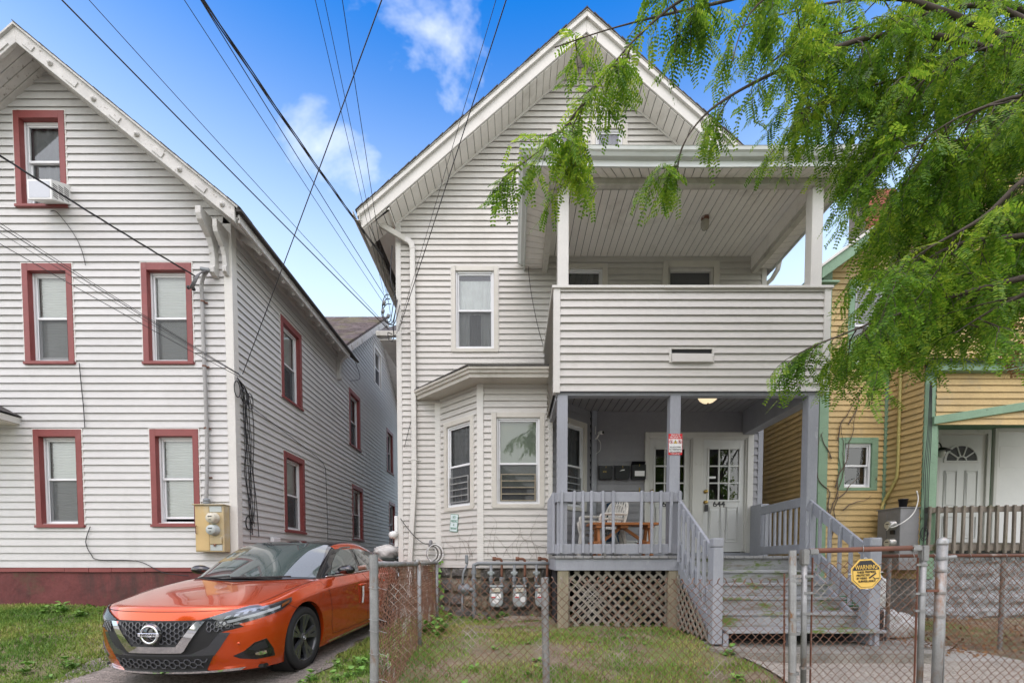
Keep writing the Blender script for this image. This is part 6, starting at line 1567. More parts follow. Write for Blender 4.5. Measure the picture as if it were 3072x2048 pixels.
# gate
gt = thing('chain_link_gate', 'chain-link gate in a pipe frame with rusty top rail', 'gate', (2.43, FYN, .15))
def gpipe(a, b, r, mat, nm): mb = MB(); mb.tube([a, b], r, 16); mb.build(nm, mat, gt, smooth=True)
gpipe((2.035, FYN, .20), (2.018, FYN, 1.26), .0185, M['galv'], 'gate_stile'); gpipe((2.848, FYN, .20), (2.843, FYN, 1.285), .0185, M['galv'], 'gate_stile')
gpipe((2.05, FYN, 1.275), (2.82, FYN, 1.298), .0175, M['rustpipe'], 'top_rail'); gpipe((2.04, FYN, .22), (2.84, FYN, .22), .0175, M['rustpipe'], 'bottom_rail')
for x, z, sg in ((2.018, 1.262, 1), (2.843, 1.288, -1)):
    mb = MB(); mb.box((x - .024, FYN - .024, z - .085), (x + .024, FYN + .024, z + .026)); mb.box((x + sg * .024, FYN - .023, z - .012), (x + sg * .09, FYN + .023, z + .028)); mb.build('corner_casting', M['galv'], gt, bevel=.007, seg=2)
for x, zs_ in ((2.028, (1.10, .985, .84, .46)), (2.845, (1.18, .98, .86))):
    for z in zs_:
        mb = MB(); clamp(mb, x, FYN, z, .0185, .018); mb.box((x + (.018 if x < 2.5 else -.05), FYN - .008, z - .008), (x + (.05 if x < 2.5 else -.018), FYN + .008, z + .008)); mb.build('clamp', M['galv'], gt)
for x in (2.075, 2.805):
    mb = MB(); mb.bar((x + .006, FYN, .24), (x, FYN, 1.23), .005, .013, up=(0, 1, 0)); mb.build('tension_bar', M['rustpipe'], gt)
chain(F0, 2.08, 2.80, .24, 1.215, seed=5, tips=False).build('chain_link_mesh', M['rustwire'], gt)
for x in (2.42, 2.77):
    mb = MB(); mb.tube([(x + .01 * math.cos(a), FYN + .022 * math.cos(a), 1.288 + .024 * math.sin(a)) for a in np.linspace(0, 2 * math.pi, 14)] + [(x + .005, FYN - .01, 1.23)], .0022, 5); mb.build('tie_wire', M['galvc'], gt, smooth=True)
# run right of the gate
fr_ = fence_thing('short chain-link run right of the dome-capped gate post', (3.7, FYN, .1))
chain(F0, 3.02, 4.6, .15, 1.20, seed=6, tips=False).build('chain_link_mesh', M['rustwire'], fr_)
mb = MB(); post(mb, 4.62, FYN, -.1, 1.24, .025); mb.build('line_post', M['galv'], fr_)
# boundary run beside the yellow house with rusty top rail
fb_ = fence_thing('boundary chain-link run with rusty red top rail before the yellow house porch', (5.4, 5.25, .1))
FBN = FRONT(5.25)
chain(FBN, 4.28, 7.4, .2, 1.24, seed=7, pitch=.06).build('chain_link_mesh', M['rustwire'], fb_)
mb = MB(); mb.tube([(4.27, 5.25, 1.262), (7.4, 5.25, 1.275)], .020, 14); mb.build('top_rail', M['rustpipe'], fb_, smooth=True)
for x in (4.45, 5.80, 7.2):
    mb = MB(); post(mb, x, 5.29, 0, 1.25, .022); mb.build('line_post', M['galv'], fb_)
for x in np.arange(4.5, 7.2, .42):
    mb = MB(); mb.tube([(x + .004 * a, 5.25 + .023 * math.cos(a), 1.266 + .025 * math.sin(a)) for a in np.linspace(0, 2 * math.pi, 12)], .0024, 5); mb.build('tie_wire', M['galvc'], fb_, smooth=True)
# ================================================================== PROPS ON AND AROUND THE HOUSES
def flat(name, pts, y, mat, parent, th=.0008):      # flat print on a sign that faces the street
    mb = MB(FRONT(y)); mb.prism(pts, -th, 0); return mb.build(name, mat, parent)
def solid(name, col, rough=.5): 
    if name not in M: M[name] = pmat(name, col, rough, .04, 6)
    return M[name]
solid('signred', (.55, .012, .02)); solid('signwhite', (.72, .73, .72)); solid('signyellow', (.72, .47, .10)); solid('signblack', (.02, .02, .022)); solid('signgreen', (.06, .22, .13)); solid('paleblue', (.60, .70, .70))
# --- PRIVATE PROPERTY sign on the middle porch post
Ys = PY + .01
sg_ = thing('warning_sign', 'red and white PRIVATE PROPERTY sign on the middle porch post', 'sign', (2.215, Ys, 2.8))
x0, x1, z0, z1 = 2.122, 2.312, 2.652, 2.938; W_ = x1 - x0
mb = MB(FRONT(Ys)); mb.box((x0, z0, .002), (x1, z1, .005)); mb.build('plate', M['signred'], sg_, bevel=.001)
yb = Ys - .0055
flat('white_field', [(x0 + .006, z0 + .034), (x1 - .006, z0 + .034), (x1 - .006, z1 - .072), (x0 + .006, z1 - .072)], yb, M['signwhite'], sg_)
cxs = (x0 + x1) / 2
letters('PRIVATE', .0385, (cxs, yb - .0006, z1 - .021), M['signwhite'], 'lettering', sg_, xs=.83); letters('PROPERTY', .0385, (cxs, yb - .0006, z1 - .052), M['signwhite'], 'lettering', sg_, xs=.86)
for t_, zz in (('NO SOLICITING', .152), ('NO TRESPASSING', .120), ('NO LOITERING', .088)):
    letters(t_, .026, (cxs, yb - .0014, z1 - .072 - .110 + (zz - .152) + .0), M['signblack'], 'lettering', sg_, xs=.80 if 'TRES' not in t_ else .82)
letters('THIS PROPERTY IS PROTECTED', .0125, (cxs, yb - .0006, z0 + .023), M['signwhite'], 'lettering', sg_, xs=.85); letters('BY VIDEO SURVEILLANCE', .0125, (cxs, yb - .0006, z0 + .009), M['signwhite'], 'lettering', sg_, xs=.80)
def circ(c, r, n=20): return [(c[0] + r * math.cos(2*math.pi*i/n), c[1] + r * math.sin(2*math.pi*i/n)) for i in range(n)]
zi = z1 - .108
for cx_, blk in ((x0 + .036, .012), (x1 - .036, .016)):
    flat('symbol_ring', circ((cx_, zi), .027), yb - .0012, M['signred'], sg_); flat('symbol_field', circ((cx_, zi), .0215), yb - .0022, M['signwhite'], sg_)
    flat('symbol_figure', [(cx_ - blk * .5, zi - .015), (cx_ + blk * .5, zi - .015), (cx_ + blk * .6, zi + .003), (cx_ + .003, zi + .016), (cx_ - .003, zi + .016), (cx_ - blk * .6, zi + .003)], yb - .0032, M['signblack'], sg_)
    flat('symbol_bar', [(cx_ - .020, zi + .016), (cx_ - .016, zi + .020), (cx_ + .020, zi - .016), (cx_ + .016, zi - .020)], yb - .0042, M['signred'], sg_)
flat('triangle_edge', [(cxs - .029, zi - .024), (cxs + .029, zi - .024), (cxs, zi + .027)], yb - .0012, M['signblack'], sg_); flat('triangle', [(cxs - .024, zi - .021), (cxs + .024, zi - .021), (cxs, zi + .021)], yb - .0022, M['signyellow'], sg_)
flat('camera_symbol', [(cxs - .008, zi - .006), (cxs + .009, zi - .002), (cxs + .007, zi + .006), (cxs - .009, zi + .003)], yb - .0032, M['signblack'], sg_)
# --- octagonal WARNING sign wired to the gate
Yw = FYN - .012
ws_ = thing('warning_sign', 'yellow and black octagonal WARNING video surveillance sign wired to the gate', 'sign', (2.437, Yw, 1.11))
def octo(cx_, cz_, r, rot=0.0): return [(cx_ + r * math.cos(R(22.5 + 45 * i) + rot), cz_ + r * math.sin(R(22.5 + 45 * i) + rot)) for i in range(8)]
rot = R(3.5); oc = (2.437, 1.117)
mb = MB(FRONT(Yw)); mb.prism(octo(*oc, .1105, rot), 0, .003); mb.build('plate', M['signyellow'], ws_, bevel=.001)
yb = Yw - .0036
def rp(u, v): return (oc[0] + u * math.cos(rot) - v * math.sin(rot), oc[1] + u * math.sin(rot) + v * math.cos(rot))
a8 = octo(0, 0, .100); b8 = octo(0, 0, .0965)
flat('black_border', [rp(*p) for p in a8], yb, M['signblack'], ws_); flat('yellow_field', [rp(*p) for p in b8], yb - .001, M['signyellow'], ws_)
flat('black_band', [rp(*p) for p in [(-.0890, .026), (.0890, .026), (.0890, .037), (.037, .089), (-.037, .089), (-.0890, .037)]], yb - .002, M['signblack'], ws_)
for t_, u, v, sz, xs_, mt in (('WARNING', 0, .0455, .044, .72, 'signyellow'), ('THESE PREMISES', .0, .0125, .0215, .84, 'signblack'), ('PROTECTED', -.022, -.0085, .0205, .80, 'signblack'), ('BY VIDEO', -.032, -.029, .0205, .80, 'signblack'), ('SURVEILLANCE', .003, -.0505, .0215, .82, 'signblack')):
    p = rp(u, v); letters(t_, sz, (p[0], yb - .0032, p[1]), M[mt], 'lettering', ws_, rot=(R(90), -rot, 0), xs=xs_)
flat('camera_symbol', [rp(*p) for p in [(.016, -.026), (.022, -.034), (.070, -.002), (.064, .006)]], yb - .0032, M['signblack'], ws_)
flat('camera_bracket', [rp(*p) for p in [(.048, -.022), (.060, -.034), (.086, -.030), (.086, -.036), (.058, -.040), (.044, -.026)]], yb - .0032, M['signblack'], ws_)
for u, v in ((-.112, .004), (.108, .004), (0, .108), (0, -.108)):
    p = rp(u, v); mb = MB(); mb.tube([(p[0] - .012, Yw - .006, p[1]), (p[0], Yw - .008, p[1] + .004), (p[0] + .012, Yw - .002, p[1])], .0022, 6); mb.build('cable_tie', M['whitep'], ws_, smooth=True)
# --- NO PARKING IN DRIVEWAY plate on the bay
npk = thing('parking_sign', 'small tilted green and white NO PARKING IN DRIVEWAY plate below bay window', 'sign', tuple(F1(.44, 1.8, .03)))
Rz = Matrix(((F1.u.x, 0, F1.w.x * -1), (F1.u.y, 0, F1.w.y * -1), (0, 1, 0)))
def onbay(u, v, wv):
    a = R(-6); du_, dv_ = u - .44, v - 1.83; return F1(.44 + du_ * math.cos(a) - dv_ * math.sin(a), 1.83 + du_ * math.sin(a) + dv_ * math.cos(a), wv)
def bayflat(nm, u0, u1, v0, v1, w0, w1, mat):
    mb = MB(); mb.add([tuple(onbay(u, v, w_)) for w_ in (w0, w1) for u, v in ((u0, v0), (u1, v0), (u1, v1), (u0, v1))], [(3, 2, 1, 0), (4, 5, 6, 7), (0, 1, 5, 4), (1, 2, 6, 5), (2, 3, 7, 6), (3, 0, 4, 7)]); return mb.build(nm, mat, npk)
bayflat('plate', .33, .53, 1.70, 2.0, .024, .027, M['signgreen']); bayflat('field', .338, .522, 1.708, 1.992, .0275, .0285, M['paleblue'])
ang = math.atan2(F1.u.y, F1.u.x)
for t_, vv, sz in (('NO', 1.945, .075), ('PARKING', 1.88, .062), ('IN', 1.815, .05), ('DRIVEWAY', 1.755, .052)):
    p = onbay(.43, vv, .030); letters(t_, sz, tuple(p), M['signgreen'], 'lettering', npk, rot=(R(90), R(6), ang), xs=.62)
# --- mailboxes
def mailbox(x0, x1, z0, z1, label, opened=False, paper=False, k=0):
    t = thing('mailbox', label, 'mailbox', ((x0 + x1) / 2, MY - .03, z0), 'mailboxes on the porch wall'); f = FRONT(MY - .03)
    mb = MB(f); mb.box((x0, z0, -.01), (x1, z1 - .03, .10)); mb.build('body', M['blackm'], t, bevel=.006)
    mb = MB(f); zt = z1
    if opened: mb.add([(x0 - .002, zt - .03, .01), (x1 + .002, zt - .03, .01), (x1 + .002, zt + .025, .07), (x0 - .002, zt + .025, .07), (x0 - .002, zt - .025, .0), (x1 + .002, zt - .025, .0), (x1 + .002, zt + .032, .062), (x0 - .002, zt + .032, .062)], [(0, 1, 2, 3), (7, 6, 5, 4), (0, 4, 5, 1), (2, 6, 7, 3), (1, 5, 6, 2), (3, 7, 4, 0)])
    else: mb.add([(x0 - .003, zt, -.01), (x1 + .003, zt, -.01), (x1 + .003, zt - .028, .108), (x0 - .003, zt - .028, .108), (x0 - .003, zt - .075, .110), (x1 + .003, zt - .075, .110), (x0 - .003, zt - .03, -.01), (x1 + .003, zt - .03, -.01)], [(0, 1, 2, 3), (3, 2, 5, 4), (0, 3, 4, 6), (1, 7, 5, 2)])
    mb.build('lid', M['blackm'], t)
    letters(str(k + 1), .045, ((x0 + x1) / 2, MY - .03 - .112, z1 - .05), M['brass'], 'number', t)
    if k == 0: letters('616', .042, ((x0 + x1) / 2 - .02, MY - .03 - .1025, z0 + .125), M['brass'], 'number', t)
    if k == 1: mb = MB(f); mb.prism([(x0 + .07, z0 + .135), (x0 + .16, z0 + .15), (x0 + .16, z0 + .165), (x0 + .11, z0 + .16)], .1005, .1015); mb.build('torn_label', M['blind'], t)
    if paper: mb = MB(f); mb.box((x0 + .04, z0 + .05, .1005), (x1 - .025, z0 + .14, .102)); mb.build('paper_label', M['blind'], t)
mailbox(1.505, 1.727, 2.632, 2.885, 'leftmost of three black wall mailboxes, with gold numbers', k=0)
mailbox(1.785, 2.030, 2.632, 2.888, 'middle black wall mailbox with a torn label strip', k=1)
mailbox(2.083, 2.318, 2.632, 2.915, 'rightmost black wall mailbox with lid ajar and white paper label', True, True, k=2)
# --- security camera on the porch corner
scm = thing('security_camera', 'small white security camera on porch corner board', 'camera', (1.44, 7.93, 3.4))
mb = MB(); mb.lathe([(.0, .075), (.03, .072), (.034, .04), (.03, .0), (.02, -.03), (0, -.032)], (1.50, 7.84, 3.42), (.6, -.78, -.15), 16); mb.build('body', M['whitep'], scm, smooth=True)
mb = MB(); mb.lathe([(.026, 0), (0, .002)], Vector((1.50, 7.84, 3.42)) + Vector((.6, -.78, -.15)).normalized() * .075, (.6, -.78, -.15), 16); mb.build('lens', M['black'], scm)
mb = MB(); mb.tube([(1.44, 7.95, 3.34), (1.46, 7.88, 3.34), (1.49, 7.85, 3.40)], .012, 8); mb.tube(smooth_path([(1.46, 7.88, 3.34), (1.52, 7.88, 3.26), (1.52, 7.9, 3.14), (1.45, 7.93, 3.08)], 5), .004, 6); mb.tube([(1.44, 7.93, 3.42), (1.44, 7.93, 3.56)], .006, 6); mb.build('bracket', M['whitep'], scm, smooth=True)
mb = MB(); mb.box((2.23, MY - .03, 2.42), (2.25, MY - .02, 2.50)); db = mb.build('doorbell', M['brass'], bevel=.003); tag(db, 'narrow brass doorbell button left of the front doors', 'doorbell')
mb = MB(FRONT(MY - .03)); ring(mb, 1.98, 2.20, 1.42, 1.56, .02, .02, .02, .02, -.01, .05); mb.box((2.0, 1.44, -.01), (2.18, 1.54, .02)); dv = mb.build('dryer_vent', M['whitep'], bevel=.006); tag(dv, 'white dryer vent low on the grey porch wall', 'vent')
# --- lamps under the porch ceilings
lp = thing('ceiling_lamp', 'lit ribbed glass dome lamp under the lower porch ceiling', 'lamp', (3.05, 7.1, 3.83))
mb = MB(); mb.lathe([(.17, 0), (.175, -.02), (.165, -.045), (.15, -.05)], (3.05, 7.1, 3.83), (0, 0, 1), 28); mb.build('pan', M['greyceil'], lp, smooth=True)
M['lampglow'] = emis('lamp_glass_glow', (1.0, .80, .50), .55, (.75, .68, .52))
mb = MB(); mb.lathe([(.15, -.04), (.148, -.07), (.125, -.11), (.08, -.145), (.03, -.16), (0, -.161)], (3.05, 7.1, 3.83), (0, 0, 1), 32); mb.build('glass_shade', M['lampglow'], lp, smooth=True)
mb = MB(); mb.lathe([(.014, -.158), (.014, -.172), (.006, -.185), (0, -.186)], (3.05, 7.1, 3.83), (0, 0, 1), 12); mb.build('finial', M['galv'], lp, smooth=True)
lu = thing('ceiling_lamp', 'unlit jelly-jar lamp on the balcony ceiling', 'lamp', (2.96, 7.1, 6.49))
mb = MB(); mb.lathe([(.055, 0), (.06, -.03), (.05, -.055), (.035, -.06)], (2.96, 7.1, 6.498), (0, 0, 1), 18); mb.build('base', M['rustpipe'], lu, smooth=True)
mb = MB(); mb.lathe([(.05, -.05), (.062, -.08), (.062, -.13), (.045, -.18), (.015, -.20), (0, -.202)], (2.96, 7.1, 6.498), (0, 0, 1), 18); mb.build('glass_jar', pmat('frosted_glass', (.36, .34, .28), .25, .1, 8), lu, smooth=True)
# --- porch furniture: resin chairs, folded chair, picnic table
def resin_chair(loc, rz, label, dz=0):
    t = thing('resin_chair', label, 'chair', (0, 0, 0), 'white resin chairs on the porch'); m = M['chairp']
    mb = MB(); n = 10                                       # seat
    pts = [(-.22 + .44 * i / n, -.22 + .44 * j / n, .42 - .02 * math.sin(math.pi * j / n) + .012 * ((2 * i / n - 1) ** 2)) for j in range(n + 1) for i in range(n + 1)]
    mb.add(pts, [(j*(n+1)+i, j*(n+1)+i+1, (j+1)*(n+1)+i+1, (j+1)*(n+1)+i) for j in range(n) for i in range(n)])
    b = len(mb.v); mb.add([(p[0], p[1], p[2] - .015) for p in pts], [(j*(n+1)+i, (j+1)*(n+1)+i, (j+1)*(n+1)+i+1, j*(n+1)+i+1) for j in range(n) for i in range(n)])
    mb.build('seat', m, t, smooth=True)
    arch = [(-.23, .20, .40), (-.255, .25, .60), (-.24, .30, .76), (-.17, .335, .87), (0, .35, .91), (.17, .335, .87), (.24, .30, .76), (.255, .25, .60), (.23, .20, .40)]
    mb = MB(); mb.tube(smooth_path(arch, 5), .022, 8); mb.build('back_frame', m, t, smooth=True)
    for i in range(6):
        x = -.15 + .06 * i; zt = .885 - .9 * x * x
        mb = MB(); mb.bar((x * .9, .205, .41), (x, .335, zt), .030, .010, up=(0, 1, 0)); mb.build('back_slat', m, t, bevel=.003)
    for sx in (-1, 1):
        mb = MB(); mb.tube(smooth_path([(sx * .25, .27, .66), (sx * .28, .12, .655), (sx * .285, -.12, .645), (sx * .27, -.23, .625), (sx * .25, -.25, .56), (sx * .24, -.22, .42)], 5), .022, 8); mb.build('armrest', m, t, smooth=True)
        for y0, y1 in ((-.22, -.26), (.20, .27)):
            mb = MB(); mb.add([(sx * .20, y0 - .02, .415), (sx * .25, y0 - .02, .42), (sx * .25, y0 + .05, .42), (sx * .20, y0 + .05, .415), (sx * .255, y1 - .018, 0), (sx * .285, y1 - .018, 0), (sx * .285, y1 + .025, 0), (sx * .255, y1 + .025, 0)], [(0, 1, 2, 3), (7, 6, 5, 4), (0, 4, 5, 1), (1, 5, 6, 2), (2, 6, 7, 3), (3, 7, 4, 0)]); mb.build('leg', m, t, bevel=.004)
    t.location = loc; t.rotation_euler = (0, 0, rz); return t
resin_chair((1.42, 7.15, 1.276), R(-62), 'upper of the two nested white resin chairs behind the railing')
resin_chair((1.40, 7.18, 1.20 + .0), R(-60), 'lower of the two nested white resin chairs behind the railing')
fc_ = thing('folding_chair', 'folded navy camp chair leaning behind the white resin chairs', 'chair', (1.78, 7.75, 1.276))
mb = MB()
for i in range(5):
    mb = MB(); mb.tube([(1.66 + .05 * i, 7.62 + .02 * i, 1.29), (1.83 - .03 * i, 7.85, 1.95 + .02 * (i % 2))], .009, 8); mb.build('tube', M['galvc'], fc_, smooth=True)
mb = MB(); n = 8; rr2 = random.Random(2)
for j in range(9):
    for i in range(n + 1): mb.v.append((1.60 + .28 * i / n + .02 * math.sin(j), 7.80 + .05 * math.sin(i * 2.1 + j * .8) + .01 * rr2.random(), 1.55 + .085 * j - .03 * abs(i - 4) / 4))
mb.f = [(j*(n+1)+i, j*(n+1)+i+1, (j+1)*(n+1)+i+1, (j+1)*(n+1)+i) for j in range(8) for i in range(n)]; mb.build('canvas', M['navy'], fc_, smooth=True)
pt_ = thing('picnic_table', 'small orange-stained picnic table behind the porch railing', 'table', (1.72, 6.75, 1.276)); m = M['cedar']
for k in range(4):
    mb = MB(); mb.box((1.14, 6.62 + k * .098, 1.735), (2.17, 6.62 + k * .098 + .092, 1.772)); mb.build('tabletop_board', m, pt_, bevel=.004)
for x in (1.27, 2.04):
    mb = MB(); mb.box((x - .045, 6.63, 1.69), (x + .045, 7.0, 1.734)); mb.build('cleat', m, pt_, bevel=.003)
    for y0, y1 in ((6.60, 6.72), (7.02, 6.90)):
        mb = MB(); mb.bar((x, y0, 1.277), (x, y1, 1.70), .04, .07, up=(0, 1, 0)); mb.build('leg', m, pt_, bevel=.004)
    mb = MB(); mb.box((x - .09, 6.55, 1.42), (x - .021, 7.07, 1.49)); mb.build('cross_bar', m, pt_, bevel=.004)
mb = MB(); mb.box((1.60, 6.66, 1.69), (1.71, 6.98, 1.734)); mb.build('cleat', m, pt_, bevel=.003)
for xa, xb in ((1.30, 1.62), (2.02, 1.68)):
    mb = MB(); mb.bar((xa, 6.8, 1.46), (xb, 6.8, 1.70), .045, .045); mb.build('brace', m, pt_, bevel=.004)
# --- gas meters and their pipework below the bay
gx = BY - .16
man = thing('gas_manifold', 'grey gas pipe manifold with rusty elbows under the bay window', 'pipes', (0, gx, .3))
def pipe(pts, r, nm, mat, par, sm=True):
    mb = MB(); mb.tube(smooth_path(pts, 4) if len(pts) > 2 else pts, r, 12); return mb.build(nm, mat, par, smooth=sm)
pipe([(-.63, gx, .24), (-.63, gx, 1.06), (-.62, gx, 1.13), (-.56, gx, 1.16), (-.4, gx, 1.162), (.60, gx, 1.165)], .030, 'header_pipe', M['gaspipe'], man)
for z in (1.02, .90, .66, .50):
    mb = MB(); mb.lathe([(.032, -.03), (.042, -.028), (.042, .028), (.032, .03)], (-.63, gx, z), (0, 0, 1), 14); mb.build('coupling', M['gaspipe'], man, smooth=False)
mb = MB(); mb.lathe([(.0, -.06), (.09, -.058), (.105, -.03), (.105, -.01), (.07, .0), (.05, .05), (0, .06)], (-.80, gx, .75), (-.25, -.9, .1), 22); mb.build('regulator', M['gaspipe'], man, smooth=True)
mb = MB(); mb.tube([(-.74, gx, .75), (-.63, gx, .74)], .035, 12); mb.build('regulator_neck', M['gaspipe'], man, smooth=True)
pipe([(-.82, gx, .26), (-.82, gx, .68)], .014, 'vent_pipe', M['gaspipe'], man); pipe([(-.81, gx, .82), (-.80, gx, 1.0), (-.76, gx + .03, 1.10), (-.74, gx + .06, 1.18)], .018, 'vent_pipe', M['gaspipe'], man)
mb = MB(); mb.box((-.775, gx + .02, 1.16), (-.725, gx + .075, 1.30)); mb.build('vent_cap', M['gaspipe'], man, bevel=.01)
for k, x in enumerate((-.27, .10, .455)):
    xo = x - .085; xi = x + .085
    gm = thing('gas_meter', ('leftmost grey gas meter with an oval white sticker', 'middle grey gas meter with a square white sticker', 'rightmost grey gas meter, partly behind the rusty fence post')[k], 'meter', (x, gx, .55), 'gas meters under the bay window')
    pipe([(xo, gx, 1.16), (xo, gx, .72)], .022, 'inlet_pipe', M['gaspipe'], gm); pipe([(xi, gx, .95), (xi, gx, .72)], .020, 'outlet_pipe', M['gaspipe'], gm)
    pipe([(xi, gx, .94), (xi, gx, 1.18), (xi - .02, gx, 1.225), (xi - .06, gx, 1.235), (xi - .13, gx + .02, 1.235)], .021, 'outlet_riser', M['rustfit'], gm)
    mb = MB(); mb.lathe([(.024, -.03), (.033, -.028), (.033, .028), (.024, .03)], (xi - .12, gx + .015, 1.235), (1, 0, 0), 14); mb.build('elbow', M['rustfit'], gm, smooth=True)
    mb = MB(); mb.box((xo - .028, gx - .03, .97), (xo + .028, gx + .03, 1.05)); mb.build('valve', M['gasmeter'], gm, bevel=.008)
    mb = MB(); mb.lathe([(.018, -.05), (.024, -.05), (.024, .055), (.0, .055)], (xo, gx, 1.01), (-1, 0, 0), 10); mb.build('valve_stem', M['gasmeter'], gm)
    for xx_ in (xo, xi):
        mb = MB(); mb.lathe([(.024, -.035), (.035, -.03), (.035, .03), (.024, .035)], (xx_, gx, .91), (0, 0, 1), 8); mb.build('union_nut', M['gaspipe'], gm)
    mb = MB(); f = FRONT(gx - .02); body = [(-.085, .78), (.085, .78), (.105, .72), (.110, .58), (.095, .51), (.06, .475), (-.06, .475), (-.095, .51), (-.110, .58), (-.105, .72)]
    mb.fr = f; mb.prism([(x + a, b) for a, b in body], -.06, .075); mb.build('body', M['gasmeter'], gm, bevel=.014, seg=2)
    mb = MB(f); mb.box((x - .115, .785, -.04), (x + .115, .815, .05)); mb.build('shoulder', M['gasmeter'], gm, bevel=.01)
    mb = MB(f); mb.box((x - .062, .715, .074), (x + .062, .775, .095)); mb.build('index', solid('cream', (.55, .52, .42)), gm, bevel=.005)
    letters('0 4 2 7', .022, (x, gx - .02 - .0955, .745), M['signblack'], 'dial', gm)
    for sx in (-1, 1):
        mb = MB(f); mb.box((x + sx * .072 - .006, .742, .074), (x + sx * .072 + .006, .754, .08)); mb.build('seal', M['signred'], gm)
    mb = MB(f); mb.box((x - .075, .615, .0752), (x - .01, .685, .0762)); mb.build('label', M['blind'], gm)
    mb = MB(f); mb.box((x - .073, .618, .0764), (x - .012, .638, .0770)); mb.build('label_band', M['signred'], gm)
    if k == 0:
        mb = MB(f); mb.box((x + .0, .61, .0752), (x + .075, .685, .0762)); mb.build('label', M['blind'], gm)
        mb = MB(f); mb.prism([(x - .01 + .055 * math.cos(a), .565 + .035 * math.sin(a)) for a in np.linspace(0, 2 * math.pi, 20)[:-1]], .0752, .0762); mb.build('label', M['signwhite'], gm)
    if k == 1:
        mb = MB(f); mb.box((x + .01, .555, .0752), (x + .085, .635, .0762)); mb.build('label', M['signwhite'], gm)
# --- tan electric meter box on the left house, with conduit and weatherhead
eb_ = thing('meter_box', 'rust-stained tan electric meter box on the white house corner', 'meter box', (-4.7, CY, 1.3)); fE = FRONT(CY - .024)
mb = MB(fE); mb.box((-4.885, 1.34, 0), (-4.44, 2.055, .145)); mb.build('cabinet', M['tan'], eb_, bevel=.006)
mb = MB(fE); mb.box((-4.905, 2.055, -.0), (-4.43, 2.07, .175)); mb.build('rain_hood', M['tan'], eb_, bevel=.003)
mb = MB(fE); mb.box((-4.875, 1.36, .145), (-4.665, 2.04, .153)); mb.build('cover', pmat('tan_cover', (.50, .36, .16), .5, .12, 3, patches=[((.46, .43, .33), 3, .55, .8, S1)]), eb_, bevel=.003)
mb = MB(fE); mb.box((-4.655, 1.95, .145), (-4.47, 2.04, .152)); mb.build('cover', solid('palegreyblue', (.42, .46, .44)), eb_, bevel=.003)
mb = MB(fE); mb.box((-4.655, 1.46, .145), (-4.47, 1.57, .165)); mb.build('breaker_flap', M['tan'], eb_, bevel=.003)
mb = MB(fE); mb.box((-4.655, 1.36, .145), (-4.47, 1.45, .152)); mb.build('cover', solid('palegreyblue', (.42, .46, .44)), eb_, bevel=.003)
mb = MB(fE); mb.box((-4.60, 1.448, .165), (-4.55, 1.462, .172)); mb.box((-4.59, 1.425, .165), (-4.565, 1.447, .175)); mb.build('padlock', M['rustfit'], eb_)
for z, mt in ((1.855, 'cream'), (1.675, 'palegreyblue')):
    mb = MB(); c = fE(-4.585, z, .145); mb.lathe([(.085, 0), (.088, .012), (.078, .02), (.076, .09), (.066, .105), (.0, .108)], c, (0, -1, 0), 28); mo_ = mb.build('meter', M[mt], eb_, smooth=True)
    mb = MB(fE); mb.box((-4.615, z + .015, .2535), (-4.555, z + .03, .2545)); mb.build('display', M['signblack'], mo_)
    letters('kWh', .02, (-4.585, CY - .024 - .2545, z - .03), M['signblack'], 'print', mo_)
mb = MB(fE); mb.tube([(-4.855, 1.62, .155), (-4.855, 1.62, .175), (-4.855, 1.74, .175), (-4.855, 1.74, .155)], .006, 8); mb.build('handle', M['rustfit'], eb_)
cd_ = thing('conduit', 'grey electric service conduit with weatherhead on the white house', 'conduit', (-4.75, CY, 2.1))
pipe([(-4.76, CY - .08, 2.07), (-4.76, CY - .08, 2.2), (-4.745, CY - .07, 2.6), (-4.74, CY - .06, 3.3), (-4.755, CY - .06, 4.4), (-4.76, CY - .06, 5.2), (-4.755, CY - .07, 5.40), (-4.70, CY - .10, 5.52), (-4.64, CY - .12, 5.57)], .027, 'pipe', M['pipegrey'], cd_)
mb = MB(); mb.lathe([(.045, -.045), (.047, -.01), (.04, -.005), (.047, .0), (.047, .04), (.03, .05)], (-4.76, CY - .08, 2.12), (0, 0, 1), 16); mb.build('fitting', M['gaspipe'], cd_, smooth=True)
mb = MB(); mb.bar((-4.72, CY - .13, 5.60), (-4.58, CY - .13, 5.58), .07, .05); mb.build('weatherhead', M['gaspipe'], cd_, bevel=.012)
for z in (5.16, 4.19, 3.25, 2.5):
    mb = MB(FRONT(CY - .02)); mb.box((-4.80, z - .01, -.0), (-4.70, z + .01, .012)); mb.lathe([(.028, -.01), (.031, -.01), (.031, .01), (.028, .01)], (-4.75, z, .042), (0, 1, 0), 12, close=True); mb.build('strap', M['rustfit'], cd_)
for k in range(3):
    pipe([(-4.62 - .03 * k, CY - .13, 5.57), (-4.68 - .03 * k, CY - .20, 5.50 - .02 * k), (-4.74 - .02 * k, CY - .22, 5.36), (-4.82 - .03 * k, CY - .16, 5.30)], .010, 'service_lead', M['wireg'], cd_)
mb = MB(FRONT(CY - .02)); mb.lathe([(.02, -.02), (.028, -.01), (.028, .01), (.02, .02)], (-4.83, 5.30, .12), (1, 0, 0), 10); mb.lathe([(.02, -.02), (.028, -.01), (.028, .01), (.02, .02)], (-4.90, 5.32, .13), (1, 0, 0), 10); mb.build('splice', M['black'], cd_)
